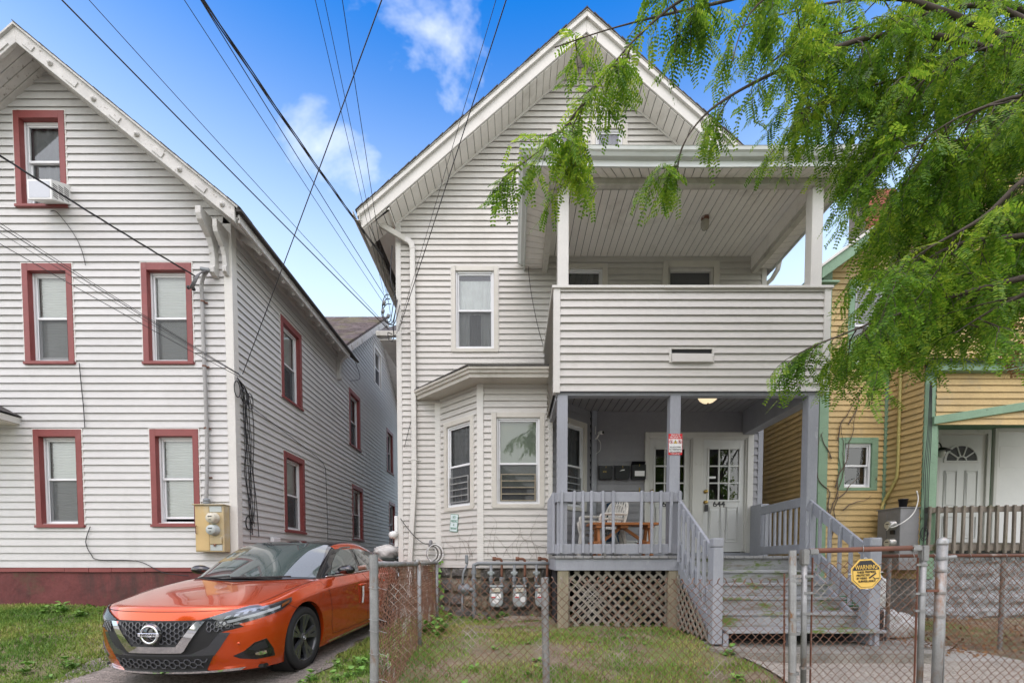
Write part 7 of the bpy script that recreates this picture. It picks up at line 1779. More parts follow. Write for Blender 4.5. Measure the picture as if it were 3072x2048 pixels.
# --- air conditioner in the attic window
ac = thing('air_conditioner', 'white window air conditioner in the attic window of the white house', 'air conditioner', (-6.95, CY, 6.7)); fA = FRONT(CY)
def acbox(x0, x1, z0, z1, w0, w1, nm, mat, dz=-.5):
    q = MB(fA); q.add([(x, z + dz * w_, w_) for w_ in (w0, w1) for x, z in ((x0, z0), (x1, z0), (x1, z1), (x0, z1))], [(3, 2, 1, 0), (4, 5, 6, 7), (0, 1, 5, 4), (1, 2, 6, 5), (2, 3, 7, 6), (3, 0, 4, 7)]); return q.build(nm, mat, ac, bevel=.004 if w1 - w0 > .1 else 0)
acbox(-7.115, -6.76, 6.64, 6.925, -.10, .30, 'case', M['whitep'])
acbox(-7.09, -6.785, 6.665, 6.90, .3005, .303, 'coil_panel', pmat('ac_fins', (.42, .43, .45), .4, .2, 60, metal=.4, stretch=(1, 1, 30)))
for k in range(3):
    for j in range(7):
        zq = 6.68 + j * .028 - .5 * (.245 - k * .085); mb = MB(); mb.box((-6.7595, CY - .28 + k * .085, zq), (-6.757, CY - .28 + k * .085 + .07, zq + .01)); mb.build('louvre', M['dark'], ac)
# --- alley: trash bin and bag, white meter
tb = thing('trash_bin', 'dark green wheeled trash bin in the alley behind the car', 'bin', (-2.75, 9.6, .2))
mb = MB(); z0 = .2; mb.add([(-3.0, 9.35, z0), (-2.52, 9.35, z0), (-2.52, 9.9, z0), (-3.0, 9.9, z0), (-3.06, 9.27, z0 + 1.0), (-2.46, 9.27, z0 + 1.0), (-2.46, 9.98, z0 + 1.0), (-3.06, 9.98, z0 + 1.0)], [(3, 2, 1, 0), (4, 5, 6, 7), (0, 1, 5, 4), (1, 2, 6, 5), (2, 3, 7, 6), (3, 0, 4, 7)]); mb.build('body', solid('bingreen', (.030, .045, .040)), tb, bevel=.02, seg=2)
mb = MB(); mb.box((-3.09, 9.24, z0 + 1.0), (-2.43, 10.0, z0 + 1.05)); mb.build('lid', solid('bingreen', (.030, .045, .040)), tb, bevel=.018, seg=2)
def sack(name, label, c, rx, ry, rz_, mat, seed, cat='bag'):
    bm = bmesh.new(); bmesh.ops.create_icosphere(bm, subdivisions=4, radius=1); rr3 = random.Random(seed); ph = [rr3.uniform(0, 6) for _ in range(6)]
    for v in bm.verts:
        p = v.co; n = .10 * math.sin(5 * p.x + ph[0]) * math.sin(4 * p.z + ph[1]) + .07 * math.sin(9 * p.y + ph[2] + 4 * p.z) + .04 * math.sin(17 * p.x + 13 * p.z + ph[3])
        k = 1 + n; q = Vector((p.x * rx * k, p.y * ry * k, p.z * rz_ * k))
        if q.z < -rz_ * .7: q.z = -rz_ * .7
        v.co = q + Vector(c) + Vector((0, 0, rz_ * .7))
    me = bpy.data.meshes.new(name); bm.to_mesh(me); bm.free(); me.polygons.foreach_set('use_smooth', [True] * len(me.polygons))
    return tag(mk(name, me, mat), label, cat)
sack('trash_bag', 'white plastic trash bag on top of the bin', (-2.72, 9.62, 1.25), .27, .26, .17, M['whitep'], 3)
mt_ = thing('electric_meter', 'small white round electric meter at the alley corner of the middle house', 'meter', (-2.12, 7.97, 1.8))
mb = MB(); mb.lathe([(.07, 0), (.07, .05), (.055, .10), (0, .105)], (-2.11, 7.99, 1.66), (-.55, -.83, 0), 20); mb.build('dial_case', M['whitep'], mt_, smooth=True)
mb = MB(); mb.box((-2.12, 7.985, 1.45), (-2.06, 8.03, 2.0)); mb.build('back_box', M['whitep'], mt_, bevel=.006)
# --- grey double meter box, wall lamp and pot on the yellow house
yb_ = thing('meter_box', 'grey double electric meter box on the yellow house return wall', 'meter box', (6.5, 7.6, 1.2))
mb = MB(); mb.box((6.40, 7.42, 1.05), (6.72, 7.885, 2.075)); mb.build('cabinet', M['boxgrey'], yb_, bevel=.006)
mb = MB(); mb.box((6.385, 7.405, 2.075), (6.72, 7.90, 2.09)); mb.build('rain_hood', M['boxgrey'], yb_, bevel=.003)
mb = MB(); mb.box((6.392, 7.68, 1.25), (6.401, 7.86, 2.03)); mb.build('cover', M['boxgrey'], yb_, bevel=.003)
for z in (1.80, 1.50):
    mb = MB(); mb.lathe([(.085, 0), (.088, .012), (.078, .02), (.076, .085), (.066, .10), (0, .103)], (6.40, 7.55, z), (-1, 0, 0), 26); mo_ = mb.build('meter', pmat('meter_glass', (.36, .36, .34), .15, .1, 8, metal=.4), yb_, smooth=True)
    mb = MB(); mb.lathe([(.06, 0), (.06, .004), (0, .004)], (6.299, 7.55, z), (-1, 0, 0), 22); mb.build('face', solid('cream', (.55, .52, .42)), mo_)
    mb = MB(); mb.box((6.292, 7.52, z + .01), (6.2955, 7.58, z + .025)); mb.build('display', M['signblack'], mo_)
    mb = MB(); mb.box((6.375, 7.51, z - .15), (6.40, 7.59, z - .09)); mb.build('latch', M['matblk'], yb_)
mb = MB(); mb.tube(smooth_path([(6.30, 7.56, 1.72), (6.27, 7.50, 1.74), (6.27, 7.44, 1.80), (6.33, 7.46, 1.84), (6.30, 7.52, 1.80), (6.30, 7.44, 1.76), (6.45, 7.38, 1.86), (6.58, 7.37, 2.0), (6.63, 7.36, 2.2), (6.60, 7.36, 2.35)], 6), .009, 6); wc = mb.build('cable', M['whitep'], smooth=True); tag(wc, 'loose white cable looping over the grey meter box', 'cable')
mb = MB(); mb.lathe([(.05, 0), (.065, .13), (.07, .13), (.07, .15), (.06, .15), (.05, .03), (0, .03)], (6.55, 7.55, 2.091), (0, 0, 1), 18); fp = mb.build('flower_pot', M['black'], smooth=True); tag(fp, 'black plastic pot standing on the grey meter box', 'pot')
wl = thing('wall_lamp', 'black barn-style wall lamp beside the yellow house door', 'lamp', (8.1, 8.8, 3.2))
mb = MB(); mb.lathe([(.07, 0), (.06, .03), (.03, .04), (0, .04)], (8.02, 8.87, 3.32), (0, -1, 0), 18); mb.build('plate', M['black'], wl, smooth=True)
pipe([(8.02, 8.84, 3.34), (8.06, 8.74, 3.46), (8.16, 8.66, 3.46), (8.20, 8.64, 3.36)], .012, 'arm', M['black'], wl)
mb = MB(); mb.lathe([(.03, .06), (.05, .05), (.14, .0), (.14, -.012), (.05, .01), (.0, .01)], (8.20, 8.64, 3.31), (0, 0, 1), 22); mb.build('shade', M['black'], wl, smooth=True)
mb = MB(); mb.lathe([(.06, 0), (.065, -.05), (.05, -.11), (.02, -.13), (0, -.13)], (8.20, 8.64, 3.31), (0, 0, 1), 18); mb.build('glass_jar', pmat('lamp_jar', (.5, .5, .46), .15, .1, 8), wl, smooth=True)
# --- sacks and clutter right of the stairs
sack('soil_sack', 'crumpled white and green plastic sack leaning right of the stairs', (5.0, 6.2, .55), .17, .14, .30, pmat('sack_print', (.60, .60, .58), .4, .1, 5, patches=[((.03, .16, .07), 4.5, .56, .60, S1)]), 11)
sack('plastic_sheet', 'flattened white plastic sheet below the leaning sack', (5.1, 6.0, .19), .34, .22, .20, pmat('dull_plastic', (.50, .50, .48), .4, .15, 6), 12, 'sheet')
sack('garbage_bag', 'dark garbage bag behind the right stair railing', (4.6, 6.9, .15), .3, .3, .38, M['black'], 13)
hs_ = MB(); hs_.tube([(4.35 + .16 * math.cos(a) * (1 + .03 * a), 5.62 + .10 * math.sin(a), .62 + .006 * a) for a in np.linspace(0, 25, 90)], .011, 6)
tag(hs_.build('garden_hose', solid('hosegreen', (.02, .16, .07)), smooth=True), 'coiled green garden hose beside the stairs', 'hose')
mb = MB(); mb.box((4.15, 5.5, .15), (4.6, 5.75, .60)); cr_ = mb.build('crate', M['black'], bevel=.02); tag(cr_, 'black crate under the hose, right of the stairs', 'crate')
# ================================================================== TREE
lm = bpy.data.materials.new('locust_leaf'); lm.use_nodes = True; t_ = lm.node_tree; n_ = t_.nodes; n_.clear(); L_ = t_.links
o_ = n_.new('ShaderNodeOutputMaterial'); mxs = n_.new('ShaderNodeMixShader'); pb = n_.new('ShaderNodeBsdfPrincipled'); tl = n_.new('ShaderNodeBsdfTranslucent')
geo = n_.new('ShaderNodeNewGeometry'); rmp = n_.new('ShaderNodeValToRGB'); cr_e = rmp.color_ramp
cr_e.elements[0].color = (.020, .068, .007, 1); cr_e.elements[1].color = (.280, .375, .036, 1); e_ = cr_e.elements.new(.48); e_.color = (.088, .195, .014, 1)
nz_ = n_.new('ShaderNodeTexNoise'); nz_.inputs['Scale'].default_value = 2.2; L_.new(geo.outputs['Position'], nz_.inputs['Vector'])
ad_ = n_.new('ShaderNodeMath'); ad_.operation = 'MULTIPLY_ADD'; ad_.inputs[1].default_value = .55; L_.new(geo.outputs['Random Per Island'], ad_.inputs[0])
sb_ = n_.new('ShaderNodeMath'); sb_.operation = 'MULTIPLY_ADD'; sb_.inputs[1].default_value = 1.3; sb_.inputs[2].default_value = -.42; L_.new(nz_.outputs[0], sb_.inputs[0]); L_.new(sb_.outputs[0], ad_.inputs[2])
L_.new(ad_.outputs[0], rmp.inputs[0]); L_.new(rmp.outputs[0], pb.inputs['Base Color']); pb.inputs['Roughness'].default_value = .45; pb.inputs['Specular IOR Level'].default_value = .25
hv = n_.new('ShaderNodeHueSaturation'); hv.inputs['Value'].default_value = 2.1; hv.inputs['Hue'].default_value = .485; L_.new(rmp.outputs[0], hv.inputs['Color']); L_.new(hv.outputs[0], tl.inputs[0])
mxs.inputs[0].default_value = .40; L_.new(pb.outputs[0], mxs.inputs[1]); L_.new(tl.outputs[0], mxs.inputs[2]); L_.new(mxs.outputs[0], o_.inputs[0])
M['leaf'] = lm

class Leaves:                                # collects pinnate leaves: every leaflet is a folded quad pair
    def __init__(s): s.V = []; s.F = []; s.n = 0
    def leaf(s, p, d, up, length, rr, pairs=9, lw=.0125, ll=.030, taper=True):
        d = d.normalized(); side = d.cross(up)
        if side.length < 1e-4: side = d.orthogonal()
        side.normalize(); nrm = side.cross(d).normalized()
        for k in range(pairs):
            t = (k + .8) / pairs
            c = p + d * (length * t) - Vector((0, 0, 1)) * (length * .22 * t * t)
            sz = ll * (1 - .45 * abs(t - .5)) * rr.uniform(.85, 1.15)
            for sg in (-1, 1):
                a = (side * sg + d * .35 + nrm * rr.uniform(-.35, .15)).normalized(); b = a.cross(nrm).normalized() * (lw * .5)
                tip = a * sz
                s.V += [c, c + tip * .28 + b, c + tip * .78 + b * .85, c + tip, c + tip * .78 - b * .85, c + tip * .28 - b]
                s.F.append((s.n, s.n + 1, s.n + 2, s.n + 3, s.n + 4, s.n + 5)); s.n += 6
    def mesh(s, name, mat):
        me = bpy.data.meshes.new(name); nv = len(s.V); nf = len(s.F)
        me.vertices.add(nv); me.vertices.foreach_set('co', np.array([c for v in s.V for c in v], dtype=np.float32))
        me.loops.add(nf * 6); me.loops.foreach_set('vertex_index', np.array(s.F, dtype=np.int32).ravel())
        me.polygons.add(nf); me.polygons.foreach_set('loop_start', np.arange(0, nf * 6, 6, dtype=np.int32)); me.polygons.foreach_set('loop_total', np.full(nf, 6, dtype=np.int32))
        me.update(); me.validate(); me.materials.append(mat); return me
tree = thing('locust_tree', 'leafy honey locust tree overhanging the porch from the right', 'tree', (6.0, 3.3, .1))
O_ = Vector((5.75, 3.3, 3.3))
mains = [
    [(3.59, 3.6, 5.32), (2.41, 3.6, 5.64), (1.54, 3.6, 5.48), (0.79, 3.5, 5.2), (0.31, 3.5, 5.05)],
    [(2.27, 3.4, 5.45), (1.39, 3.4, 5.33), (1.02, 3.4, 5.12), (0.7, 3.4, 4.79), (0.50, 3.4, 4.51), (0.40, 3.4, 4.30), (0.34, 3.4, 4.08)],
    [(0.51, 3.4, 4.54), (0.32, 3.45, 4.36), (0.14, 3.5, 4.26), (0.0, 3.5, 4.16)],
    [(3.98, 3.8, 5.34), (3.0, 3.7, 5.37), (2.16, 3.6, 5.03), (1.54, 3.5, 4.64), (1.29, 3.5, 4.36), (1.24, 3.5, 4.13)],
    [(4.38, 4.0, 5.27), (3.44, 4.0, 5.35), (2.75, 3.9, 5.1), (2.25, 3.8, 4.85)],
    [(4.63, 4.2, 4.98), (3.8, 4.1, 4.89), (3.35, 4.0, 4.40), (3.1, 3.9, 3.98)],
    [(3.78, 3.4, 3.61), (3.40, 3.5, 3.62), (3.15, 3.6, 3.49), (3.0, 3.7, 3.25)],
    [(3.72, 3.2, 3.22), (3.37, 3.3, 3.17), (3.15, 3.4, 3.13), (2.83, 3.6, 3.08), (2.50, 3.7, 2.97), (2.25, 3.7, 2.86)],
    [(3.6, 3.0, 3.05), (3.4, 3.1, 2.98), (3.25, 3.2, 2.90), (3.1, 3.2, 2.80)],
    [(4.8, 4.4, 6.35), (3.28, 4.3, 6.35), (2.4, 4.2, 6.1), (1.9, 4.1, 5.85)],
    [(3.30, 2.8, 3.6), (2.95, 2.9, 3.36), (2.72, 3.0, 3.25), (2.50, 3.0, 3.10)],
    [(3.54, 3.0, 4.2), (3.06, 3.1, 4.2), (2.74, 3.2, 4.05)],
    [(3.26, 3.0, 4.93), (2.21, 3.1, 5.16), (1.67, 3.2, 5.0), (1.5, 3.2, 4.63)],
    [(4.87, 4.2, 3.87), (4.17, 4.3, 3.85), (3.65, 4.4, 3.67), (3.29, 4.4, 3.3)],
    [(5.24, 4.6, 6.21), (4.3, 4.5, 5.66), (3.64, 4.5, 5.38), (3.11, 4.4, 4.92)],
    [(5.31, 4.6, 4.8), (4.52, 4.6, 4.88), (3.83, 4.5, 4.64)],
    [(5.6, 3.6, 5.2), (5.2, 3.9, 5.4), (4.7, 4.0, 5.2), (4.2, 4.0, 4.7)],
    [(5.4, 3.9, 4.4), (4.9, 4.4, 4.3), (4.5, 4.6, 4.0), (4.2, 4.8, 3.6)],
    [(4.3, 3.3, 4.6), (3.8, 3.5, 4.6), (3.4, 3.7, 4.4), (3.1, 3.8, 4.1)],
    [(6.2, 2.6, 5.0), (6.0, 1.8, 5.6), (5.6, 1.2, 5.5)], [(6.8, 3.4, 5.2), (7.6, 3.6, 5.6), (8.3, 3.6, 5.2)], [(6.2, 4.2, 5.5), (6.6, 5.2, 6.2), (6.9, 5.8, 5.8)], [(5.9, 3.3, 6.0), (5.6, 3.2, 7.0), (5.0, 3.0, 7.6)],
    [(4.0, 3.0, 5.4), (3.0, 2.6, 6.2), (2.2, 2.6, 6.3)],
    [(5.0, 4.2, 5.9), (4.2, 4.3, 5.9), (3.3, 4.25, 5.6), (2.6, 4.1, 5.2)], [(5.2, 4.2, 4.6), (4.5, 4.3, 4.7), (4.0, 4.3, 4.4), (3.6, 4.3, 4.05)], [(4.6, 3.8, 4.2), (4.1, 3.9, 4.1), (3.7, 3.9, 3.8), (3.35, 3.9, 3.55)], [(4.5, 3.6, 3.6), (4.0, 3.7, 3.55), (3.5, 3.8, 3.4), (3.15, 3.9, 3.2)], [(4.4, 3.5, 3.35), (3.9, 3.5, 3.28), (3.6, 3.5, 3.15)],
    [(4.2, 4.0, 5.9), (3.4, 3.9, 5.75), (2.7, 3.8, 5.5), (2.1, 3.7, 5.2)], [(4.6, 4.3, 6.3), (3.8, 4.2, 6.1), (3.1, 4.1, 5.8), (2.6, 4.0, 5.45)], [(4.4, 3.5, 5.0), (3.9, 3.5, 5.1), (3.4, 3.5, 5.0), (2.95, 3.5, 4.75)]]
rt = random.Random(21); LV = Leaves(); wood = MB(); dens = [1.0] * len(mains)
for i, d_ in enumerate((.24, .52, .45, .32, .46, .66, .72, .62, .85, .46, .80, 1.05, .10, 1.0, 1.1, 1.2, 1.2, 1.2, 1.1, .15, .3, .3, .12, .0, .9, 1.0, 1.0, .95, 1.0, .6, .8, 1.0)): dens[i] = d_
seclen = {0: .55, 1: .38, 2: .38, 3: .6, 4: .6, 9: .6, 12: .5, 5: .65, 6: .7, 7: .6}
DOWN_ = Vector((0, 0, -1))
def twig(p, d, ln, nleaf, sparse=1.0):
    pts = [p]; cur = p.copy(); dd = d.normalized(); k = 5
    for i in range(k):
        dd = (dd + DOWN_ * .16 + Vector((rt.gauss(0, .09), rt.gauss(0, .09), rt.gauss(0, .05)))).normalized(); cur = cur + dd * (ln / k); pts.append(cur.copy())
    wood.tube(pts, [.0028 * (1 - .6 * i / k) for i in range(k + 1)], 4, caps=False)
    for i in range(nleaf):
        t = (i + .5 + rt.uniform(-.3, .3)) / nleaf * k; j = min(int(t), k - 1); q = pts[j].lerp(pts[j+1], t - j); td = (pts[j+1] - pts[j]).normalized()
        sd = td.cross(Vector((0, 0, 1))); sd = sd.normalized() if sd.length > 1e-3 else Vector((1, 0, 0))
        ld = (td * .55 + sd * (1 if i % 2 else -1) * rt.uniform(.5, 1.0) + DOWN_ * rt.uniform(.15, .75) + Vector((rt.gauss(0, .2), rt.gauss(0, .2), rt.gauss(0, .15))))
        LV.leaf(q, ld, Vector((rt.gauss(0, .35), rt.gauss(0, .35), 1)), rt.uniform(.10, .17), rt, pairs=rt.randint(7, 10))
STEP = .060
for bi, m_ in enumerate(mains):
    path = smooth_path(m_, 6)
    if bi not in (2, 1) and (bi < 19 or bi > 23):           # joins the trunk
        path = smooth_path([O_ + Vector((0, 0, .35 * (m_[0][2] - 3.3))), (O_ + Vector(m_[0])) / 2 + Vector((0, 0, .25))] + [Vector(p) for p in m_], 6)
    elif 19 <= bi <= 23: path = smooth_path([O_, (O_ + Vector(m_[0])) / 2] + [Vector(p) for p in m_], 5)
    n = len(path); r0 = .035 if bi not in (1, 2) else .012
    wood.tube(path, [max(.004, r0 * (1 - i / n) ** 1.2) for i in range(n)], 8, caps=False)
    acc = 0; start = len(path) - 6 * (len(m_) - 1) - 1 if (bi < 19 or bi > 23) else 4
    for i in range(max(1, start), n):
        seg = path[i] - path[i-1]; acc += seg.length * dens[bi]
        while acc > STEP:
            acc -= STEP; p = path[i-1].lerp(path[i], rt.random()); tipf = i / n
            if rt.random() < .55:
                d = seg.normalized() * rt.uniform(.2, 1.0) + Vector((rt.gauss(0, .8), rt.gauss(0, .8), rt.gauss(-.1, .5)))
                ln = rt.uniform(.25, .62) * seclen.get(bi, 1.0)     # secondary branch with twigs
                sp = [p]; cur = p.copy(); dd = d.normalized(); k = 6
                for q in range(k):
                    dd = (dd + DOWN_ * .10 + Vector((rt.gauss(0, .12), rt.gauss(0, .12), rt.gauss(0, .06)))).normalized(); cur = cur + dd * (ln / k); sp.append(cur.copy())
                wood.tube(sp, [.006 * (1 - .6 * z / k) for z in range(k + 1)], 5, caps=False)
                for q in range(1, k + 1):
                    if rt.random() < .85: twig(sp[q], (sp[q] - sp[q-1]).normalized() + Vector((rt.gauss(0, .7), rt.gauss(0, .7), rt.gauss(-.2, .4))), rt.uniform(.16, .34), rt.randint(5, 7))
            else: twig(p, seg.normalized() * .6 + Vector((rt.gauss(0, .7), rt.gauss(0, .7), rt.gauss(-.4, .4))), rt.uniform(.18, .36), rt.randint(5, 8))
trunk = MB(); trunk.tube(smooth_path([(6.05, 3.3, -.1), (6.02, 3.3, .5), (5.98, 3.32, 1.6), (5.85, 3.3, 2.7), O_, (5.7, 3.3, 4.2), (5.75, 3.35, 5.4)], 6), [.19, .17, .155, .15, .145, .14, .14, .14, .135, .135, .13, .13, .13, .125, .125, .12, .12, .12, .115, .11, .11, .105, .10, .095, .09, .085, .08, .075, .07, .065, .06, .055, .05, .045, .04, .035, .03], 14); 
trunk.build('trunk', M['bark'], tree, smooth=True)
tag(wood.build('branches', M['bark'], tree, smooth=True), kind='stuff')
cro = mk('crown', LV.mesh('crown', lm), None, tree); tag(cro, kind='stuff')
# a spray of dead brown leaves hanging low at the right
DL = Leaves(); rt2 = random.Random(5)
for i in range(26):
    p = Vector((3.50 + rt2.gauss(0, .035), 3.2 + rt2.gauss(0, .03), 2.86 - i * .012)); DL.leaf(p, Vector((rt2.gauss(0, .5), rt2.gauss(0, .5), -1)), Vector((rt2.gauss(0, 1), rt2.gauss(0, 1), .3)), .07, rt2, pairs=4, lw=.012, ll=.022)
M['deadleaf'] = pmat('dead_leaf', (.22, .11, .04), .8, .25, 30)
tag(mk('dead_leaves', DL.mesh('dead_leaves', M['deadleaf']), None, tree), kind='stuff')

# ================================================================== GRASS, WEEDS, LITTER
gm_ = bpy.data.materials.new('grass_blade'); gm_.use_nodes = True; t_ = gm_.node_tree; n_ = t_.nodes; L_ = t_.links; pb = n_['Principled BSDF']
geo = n_.new('ShaderNodeNewGeometry'); rmp = n_.new('ShaderNodeValToRGB'); ce = rmp.color_ramp
ce.elements[0].color = (.075, .175, .020, 1); ce.elements[1].color = (.42, .35, .15, 1); e_ = ce.elements.new(.45); e_.color = (.175, .285, .035, 1); e_ = ce.elements.new(.70); e_.color = (.30, .33, .075, 1)
nz_ = n_.new('ShaderNodeTexNoise'); nz_.inputs['Scale'].default_value = 1.1; nz_.inputs['Detail'].default_value = 4; L_.new(geo.outputs['Position'], nz_.inputs['Vector'])
sb_ = n_.new('ShaderNodeMath'); sb_.operation = 'MULTIPLY_ADD'; sb_.inputs[1].default_value = 1.9; sb_.inputs[2].default_value = -.75; L_.new(nz_.outputs[0], sb_.inputs[0])
ad_ = n_.new('ShaderNodeMath'); ad_.operation = 'MULTIPLY_ADD'; ad_.inputs[1].default_value = .45; L_.new(geo.outputs['Random Per Island'], ad_.inputs[0]); L_.new(sb_.outputs[0], ad_.inputs[2])
L_.new(ad_.outputs[0], rmp.inputs[0]); L_.new(rmp.outputs[0], pb.inputs['Base Color']); pb.inputs['Roughness'].default_value = .6
M['grass'] = gm_
def vnoise(x, y, s, seed=0):
    x, y = x * s + seed * 13.7, y * s - seed * 7.1
    xi, yi = np.floor(x).astype(int), np.floor(y).astype(int); fx, fy = x - xi, y - yi
    def h(a, b): v = np.sin(a * 127.1 + b * 311.7 + seed) * 43758.5453; return v - np.floor(v)
    fx = fx * fx * (3 - 2 * fx); fy = fy * fy * (3 - 2 * fy)
    return (h(xi, yi) * (1 - fx) + h(xi + 1, yi) * fx) * (1 - fy) + (h(xi, yi + 1) * (1 - fx) + h(xi + 1, yi + 1) * fx) * fy
def gz(x, y): return ground_z(x, y) + .012 * math.sin(x * 3.1 + y * 1.7) + .010 * math.sin(x * 7.3 - y * 5.1)
def grass(name, label, regions, seed):
    rg = np.random.default_rng(seed); V = []; 
    for (x0, x1, y0, y1, dens_, hmin, hmax, thr) in regions:
        n = int((x1 - x0) * (y1 - y0) * dens_); x = rg.uniform(x0, x1, n); y = rg.uniform(y0, y1, n)
        d = .6 * vnoise(x, y, 1.3, 1) + .4 * vnoise(x, y, 4.1, 2); keep = (d + rg.uniform(-.18, .18, n)) > thr
        x, y, d = x[keep], y[keep], d[keep]
        z = np.array([gz(a, b) for a, b in zip(x, y)]) - .004
        h = rg.uniform(hmin, hmax, len(x)) * (.6 + .8 * d); an = rg.uniform(0, 6.283, len(x)); w_ = rg.uniform(.0022, .0052, len(x)); ln = rg.uniform(.1, .7, len(x)) * h; la = rg.uniform(0, 6.283, len(x))
        a0 = np.stack([x - np.cos(an) * w_, y - np.sin(an) * w_, z], 1); a1 = np.stack([x + np.cos(an) * w_, y + np.sin(an) * w_, z], 1)
        mx_, my_ = x + np.cos(la) * ln * .35, y + np.sin(la) * ln * .35
        b0 = np.stack([mx_ - np.cos(an) * w_ * .8, my_ - np.sin(an) * w_ * .8, z + h * .6], 1); b1 = np.stack([mx_ + np.cos(an) * w_ * .8, my_ + np.sin(an) * w_ * .8, z + h * .6], 1)
        c = np.stack([x + np.cos(la) * ln, y + np.sin(la) * ln, z + h * .92], 1)
        V.append(np.stack([a0, a1, b1, c, b0], 1))
    V = np.concatenate(V, 0); nb = len(V); me = bpy.data.meshes.new(name)
    me.vertices.add(nb * 5); me.vertices.foreach_set('co', V.astype(np.float32).ravel())
    me.loops.add(nb * 5); me.loops.foreach_set('vertex_index', np.arange(nb * 5, dtype=np.int32)); me.polygons.add(nb)
    me.polygons.foreach_set('loop_start', np.arange(0, nb * 5, 5, dtype=np.int32)); me.polygons.foreach_set('loop_total', np.full(nb, 5, dtype=np.int32)); me.update(); me.validate(); me.materials.append(gm_)
    return tag(mk(name, me, None), label, 'grass', kind='stuff')
grass('lawn_grass', 'bright green lawn grass before the white house', [(-9.5, -4.45, 4.2, 7.04, 5200, .02, .062, .24), (-9.5, -4.5, 3.2, 4.3, 2500, .02, .05, .30)], 1)
grass('yard_grass', 'thin patchy yellow-green grass in the fenced front yard', [(-1.15, 2.35, 3.15, 4.95, 3600, .015, .055, .56), (-1.15, 2.2, 4.95, 7.15, 3600, .015, .055, .49), (-2.15, -1.1, 3.2, 8.0, 3000, .02, .07, .40), (.62, 2.25, 2.3, 3.15, 2500, .015, .04, .42), (-4.7, -4.2, 3.4, 4.4, 900, .02, .05, .5)], 2)
# broad-leaved weeds: three plants, each placed again and again
M['weed'] = pmat('weed_leaf', (.120, .260, .035), .5, .3, 6, patches=[((.20, .33, .06), 5, .5, .7, S1)])
def weed_mesh(seed, n, r, h):
    rr = random.Random(seed); mb = MB()
    for i in range(n):
        an = rr.uniform(0, 6.283); l = r * rr.uniform(.5, 1.1); w = l * rr.uniform(.30, .45); el = rr.uniform(.15, 1.0); st = h * rr.uniform(.1, .9)
        d = Vector((math.cos(an), math.sin(an), el)).normalized(); s = Vector((-math.sin(an), math.cos(an), 0)); b = Vector((math.cos(an) * .01, math.sin(an) * .01, st))
        up = s.cross(d) * -1
        pts = [b, b + d * l * .3 + s * w * .8 + up * .004, b + d * l * .65 + s * w - DOWN_ * -.004, b + d * l + DOWN_ * l * .25, b + d * l * .65 - s * w, b + d * l * .3 - s * w * .8]
        mid = b + d * l * .5 + up * -.006
        mb.add([tuple(p) for p in pts] + [tuple(mid)], [(0, 1, 6), (1, 2, 6), (2, 3, 6), (3, 4, 6), (4, 5, 6), (5, 0, 6)])
    mb.tube([(0, 0, 0), (0, 0, h)], .003, 5)
    me = mb.mesh('weed'); me.materials.append(M['weed']); return me
wm = [weed_mesh(1, 12, .075, .04), weed_mesh(2, 18, .065, .09), weed_mesh(3, 10, .05, .03), weed_mesh(4, 26, .09, .16)]
rw = random.Random(8)
def weeds(n, x0, x1, y0, y1, label, group, s0=.7, s1=1.3, kinds=(0, 1, 2, 3)):
    for i in range(n):
        x, y = rw.uniform(x0, x1), rw.uniform(y0, y1); o = mk('weed', wm[rw.choice(kinds)], None); s = rw.uniform(s0, s1); o.scale = (s, s, s); o.rotation_euler = (rw.gauss(0, .1), rw.gauss(0, .1), rw.uniform(0, 6)); o.location = (x, y, gz(x, y) - .005)
        tag(o, label, 'weed', group)
weeds(34, -2.05, -1.3, 3.9, 6.6, 'low broad-leaved weed between the driveway and the side fence', 'weeds beside the driveway', .5, .95)
weeds(10, -3.6, -2.4, 3.55, 3.95, 'small weed sprouting at the edge of the driveway under the car nose', 'weeds under the car nose', .8, 1.4)
weeds(30, -7.6, -4.6, 4.2, 5.0, 'leafy weed in the near lawn left of the car', 'weeds in the left lawn', .5, .9)
weeds(22, -7.0, -4.6, 6.3, 7.0, 'leafy weed against the dark red foundation', 'weeds along the red foundation', .6, 1.1)
weeds(18, -1.3, -.9, 4.0, 6.9, 'weed climbing through the foot of the side fence', 'weeds along the side fence', .6, 1.2, (1, 3))
weeds(12, -1.3, .55, 6.95, 7.2, 'small weed at the foot of the stone bay foundation', 'weeds along the stone foundation', .6, 1.2)
weeds(16, -.6, 2.0, 3.6, 5.6, 'dandelion-like rosette in the front yard grass', 'rosettes in the front yard', .6, 1.2, (0, 2))
weeds(6, 2.2, 2.5, 4.6, 5.0, 'weed at the foot of the left stair newel', 'weeds by the newel', .6, 1.0)
# ivy on the corner between bay and wall
iv = thing('ivy_plant', 'small green ivy climbing the stone corner left of the bay', 'ivy', (-1.36, 7.9, .3)); LI = MB(); ri = random.Random(3)
for i in range(70):
    p = Vector((-1.36 + ri.gauss(0, .06), 7.86 + ri.gauss(0, .05), .3 + .9 * ri.random() ** 1.2)); s = ri.uniform(.018, .04); a = ri.uniform(0, 6); e1 = Vector((math.cos(a), -.3, math.sin(a))).normalized(); e2 = Vector((-math.sin(a), -.2, math.cos(a))).normalized()
    LI.add([tuple(p - e1 * s), tuple(p - e2 * s * .9), tuple(p + e1 * s * 1.2), tuple(p + e2 * s * .9)], [(0, 1, 2, 3)])
tag(LI.build('foliage', M['weed'], iv), kind='stuff')
mb = MB(); mb.tube(smooth_path([(-1.36, 7.92, .2), (-1.34, 7.93, .5), (-1.38, 7.93, .8), (-1.35, 7.94, 1.2)], 5), .006, 6); mb.build('stem', M['bark'], iv, smooth=True)
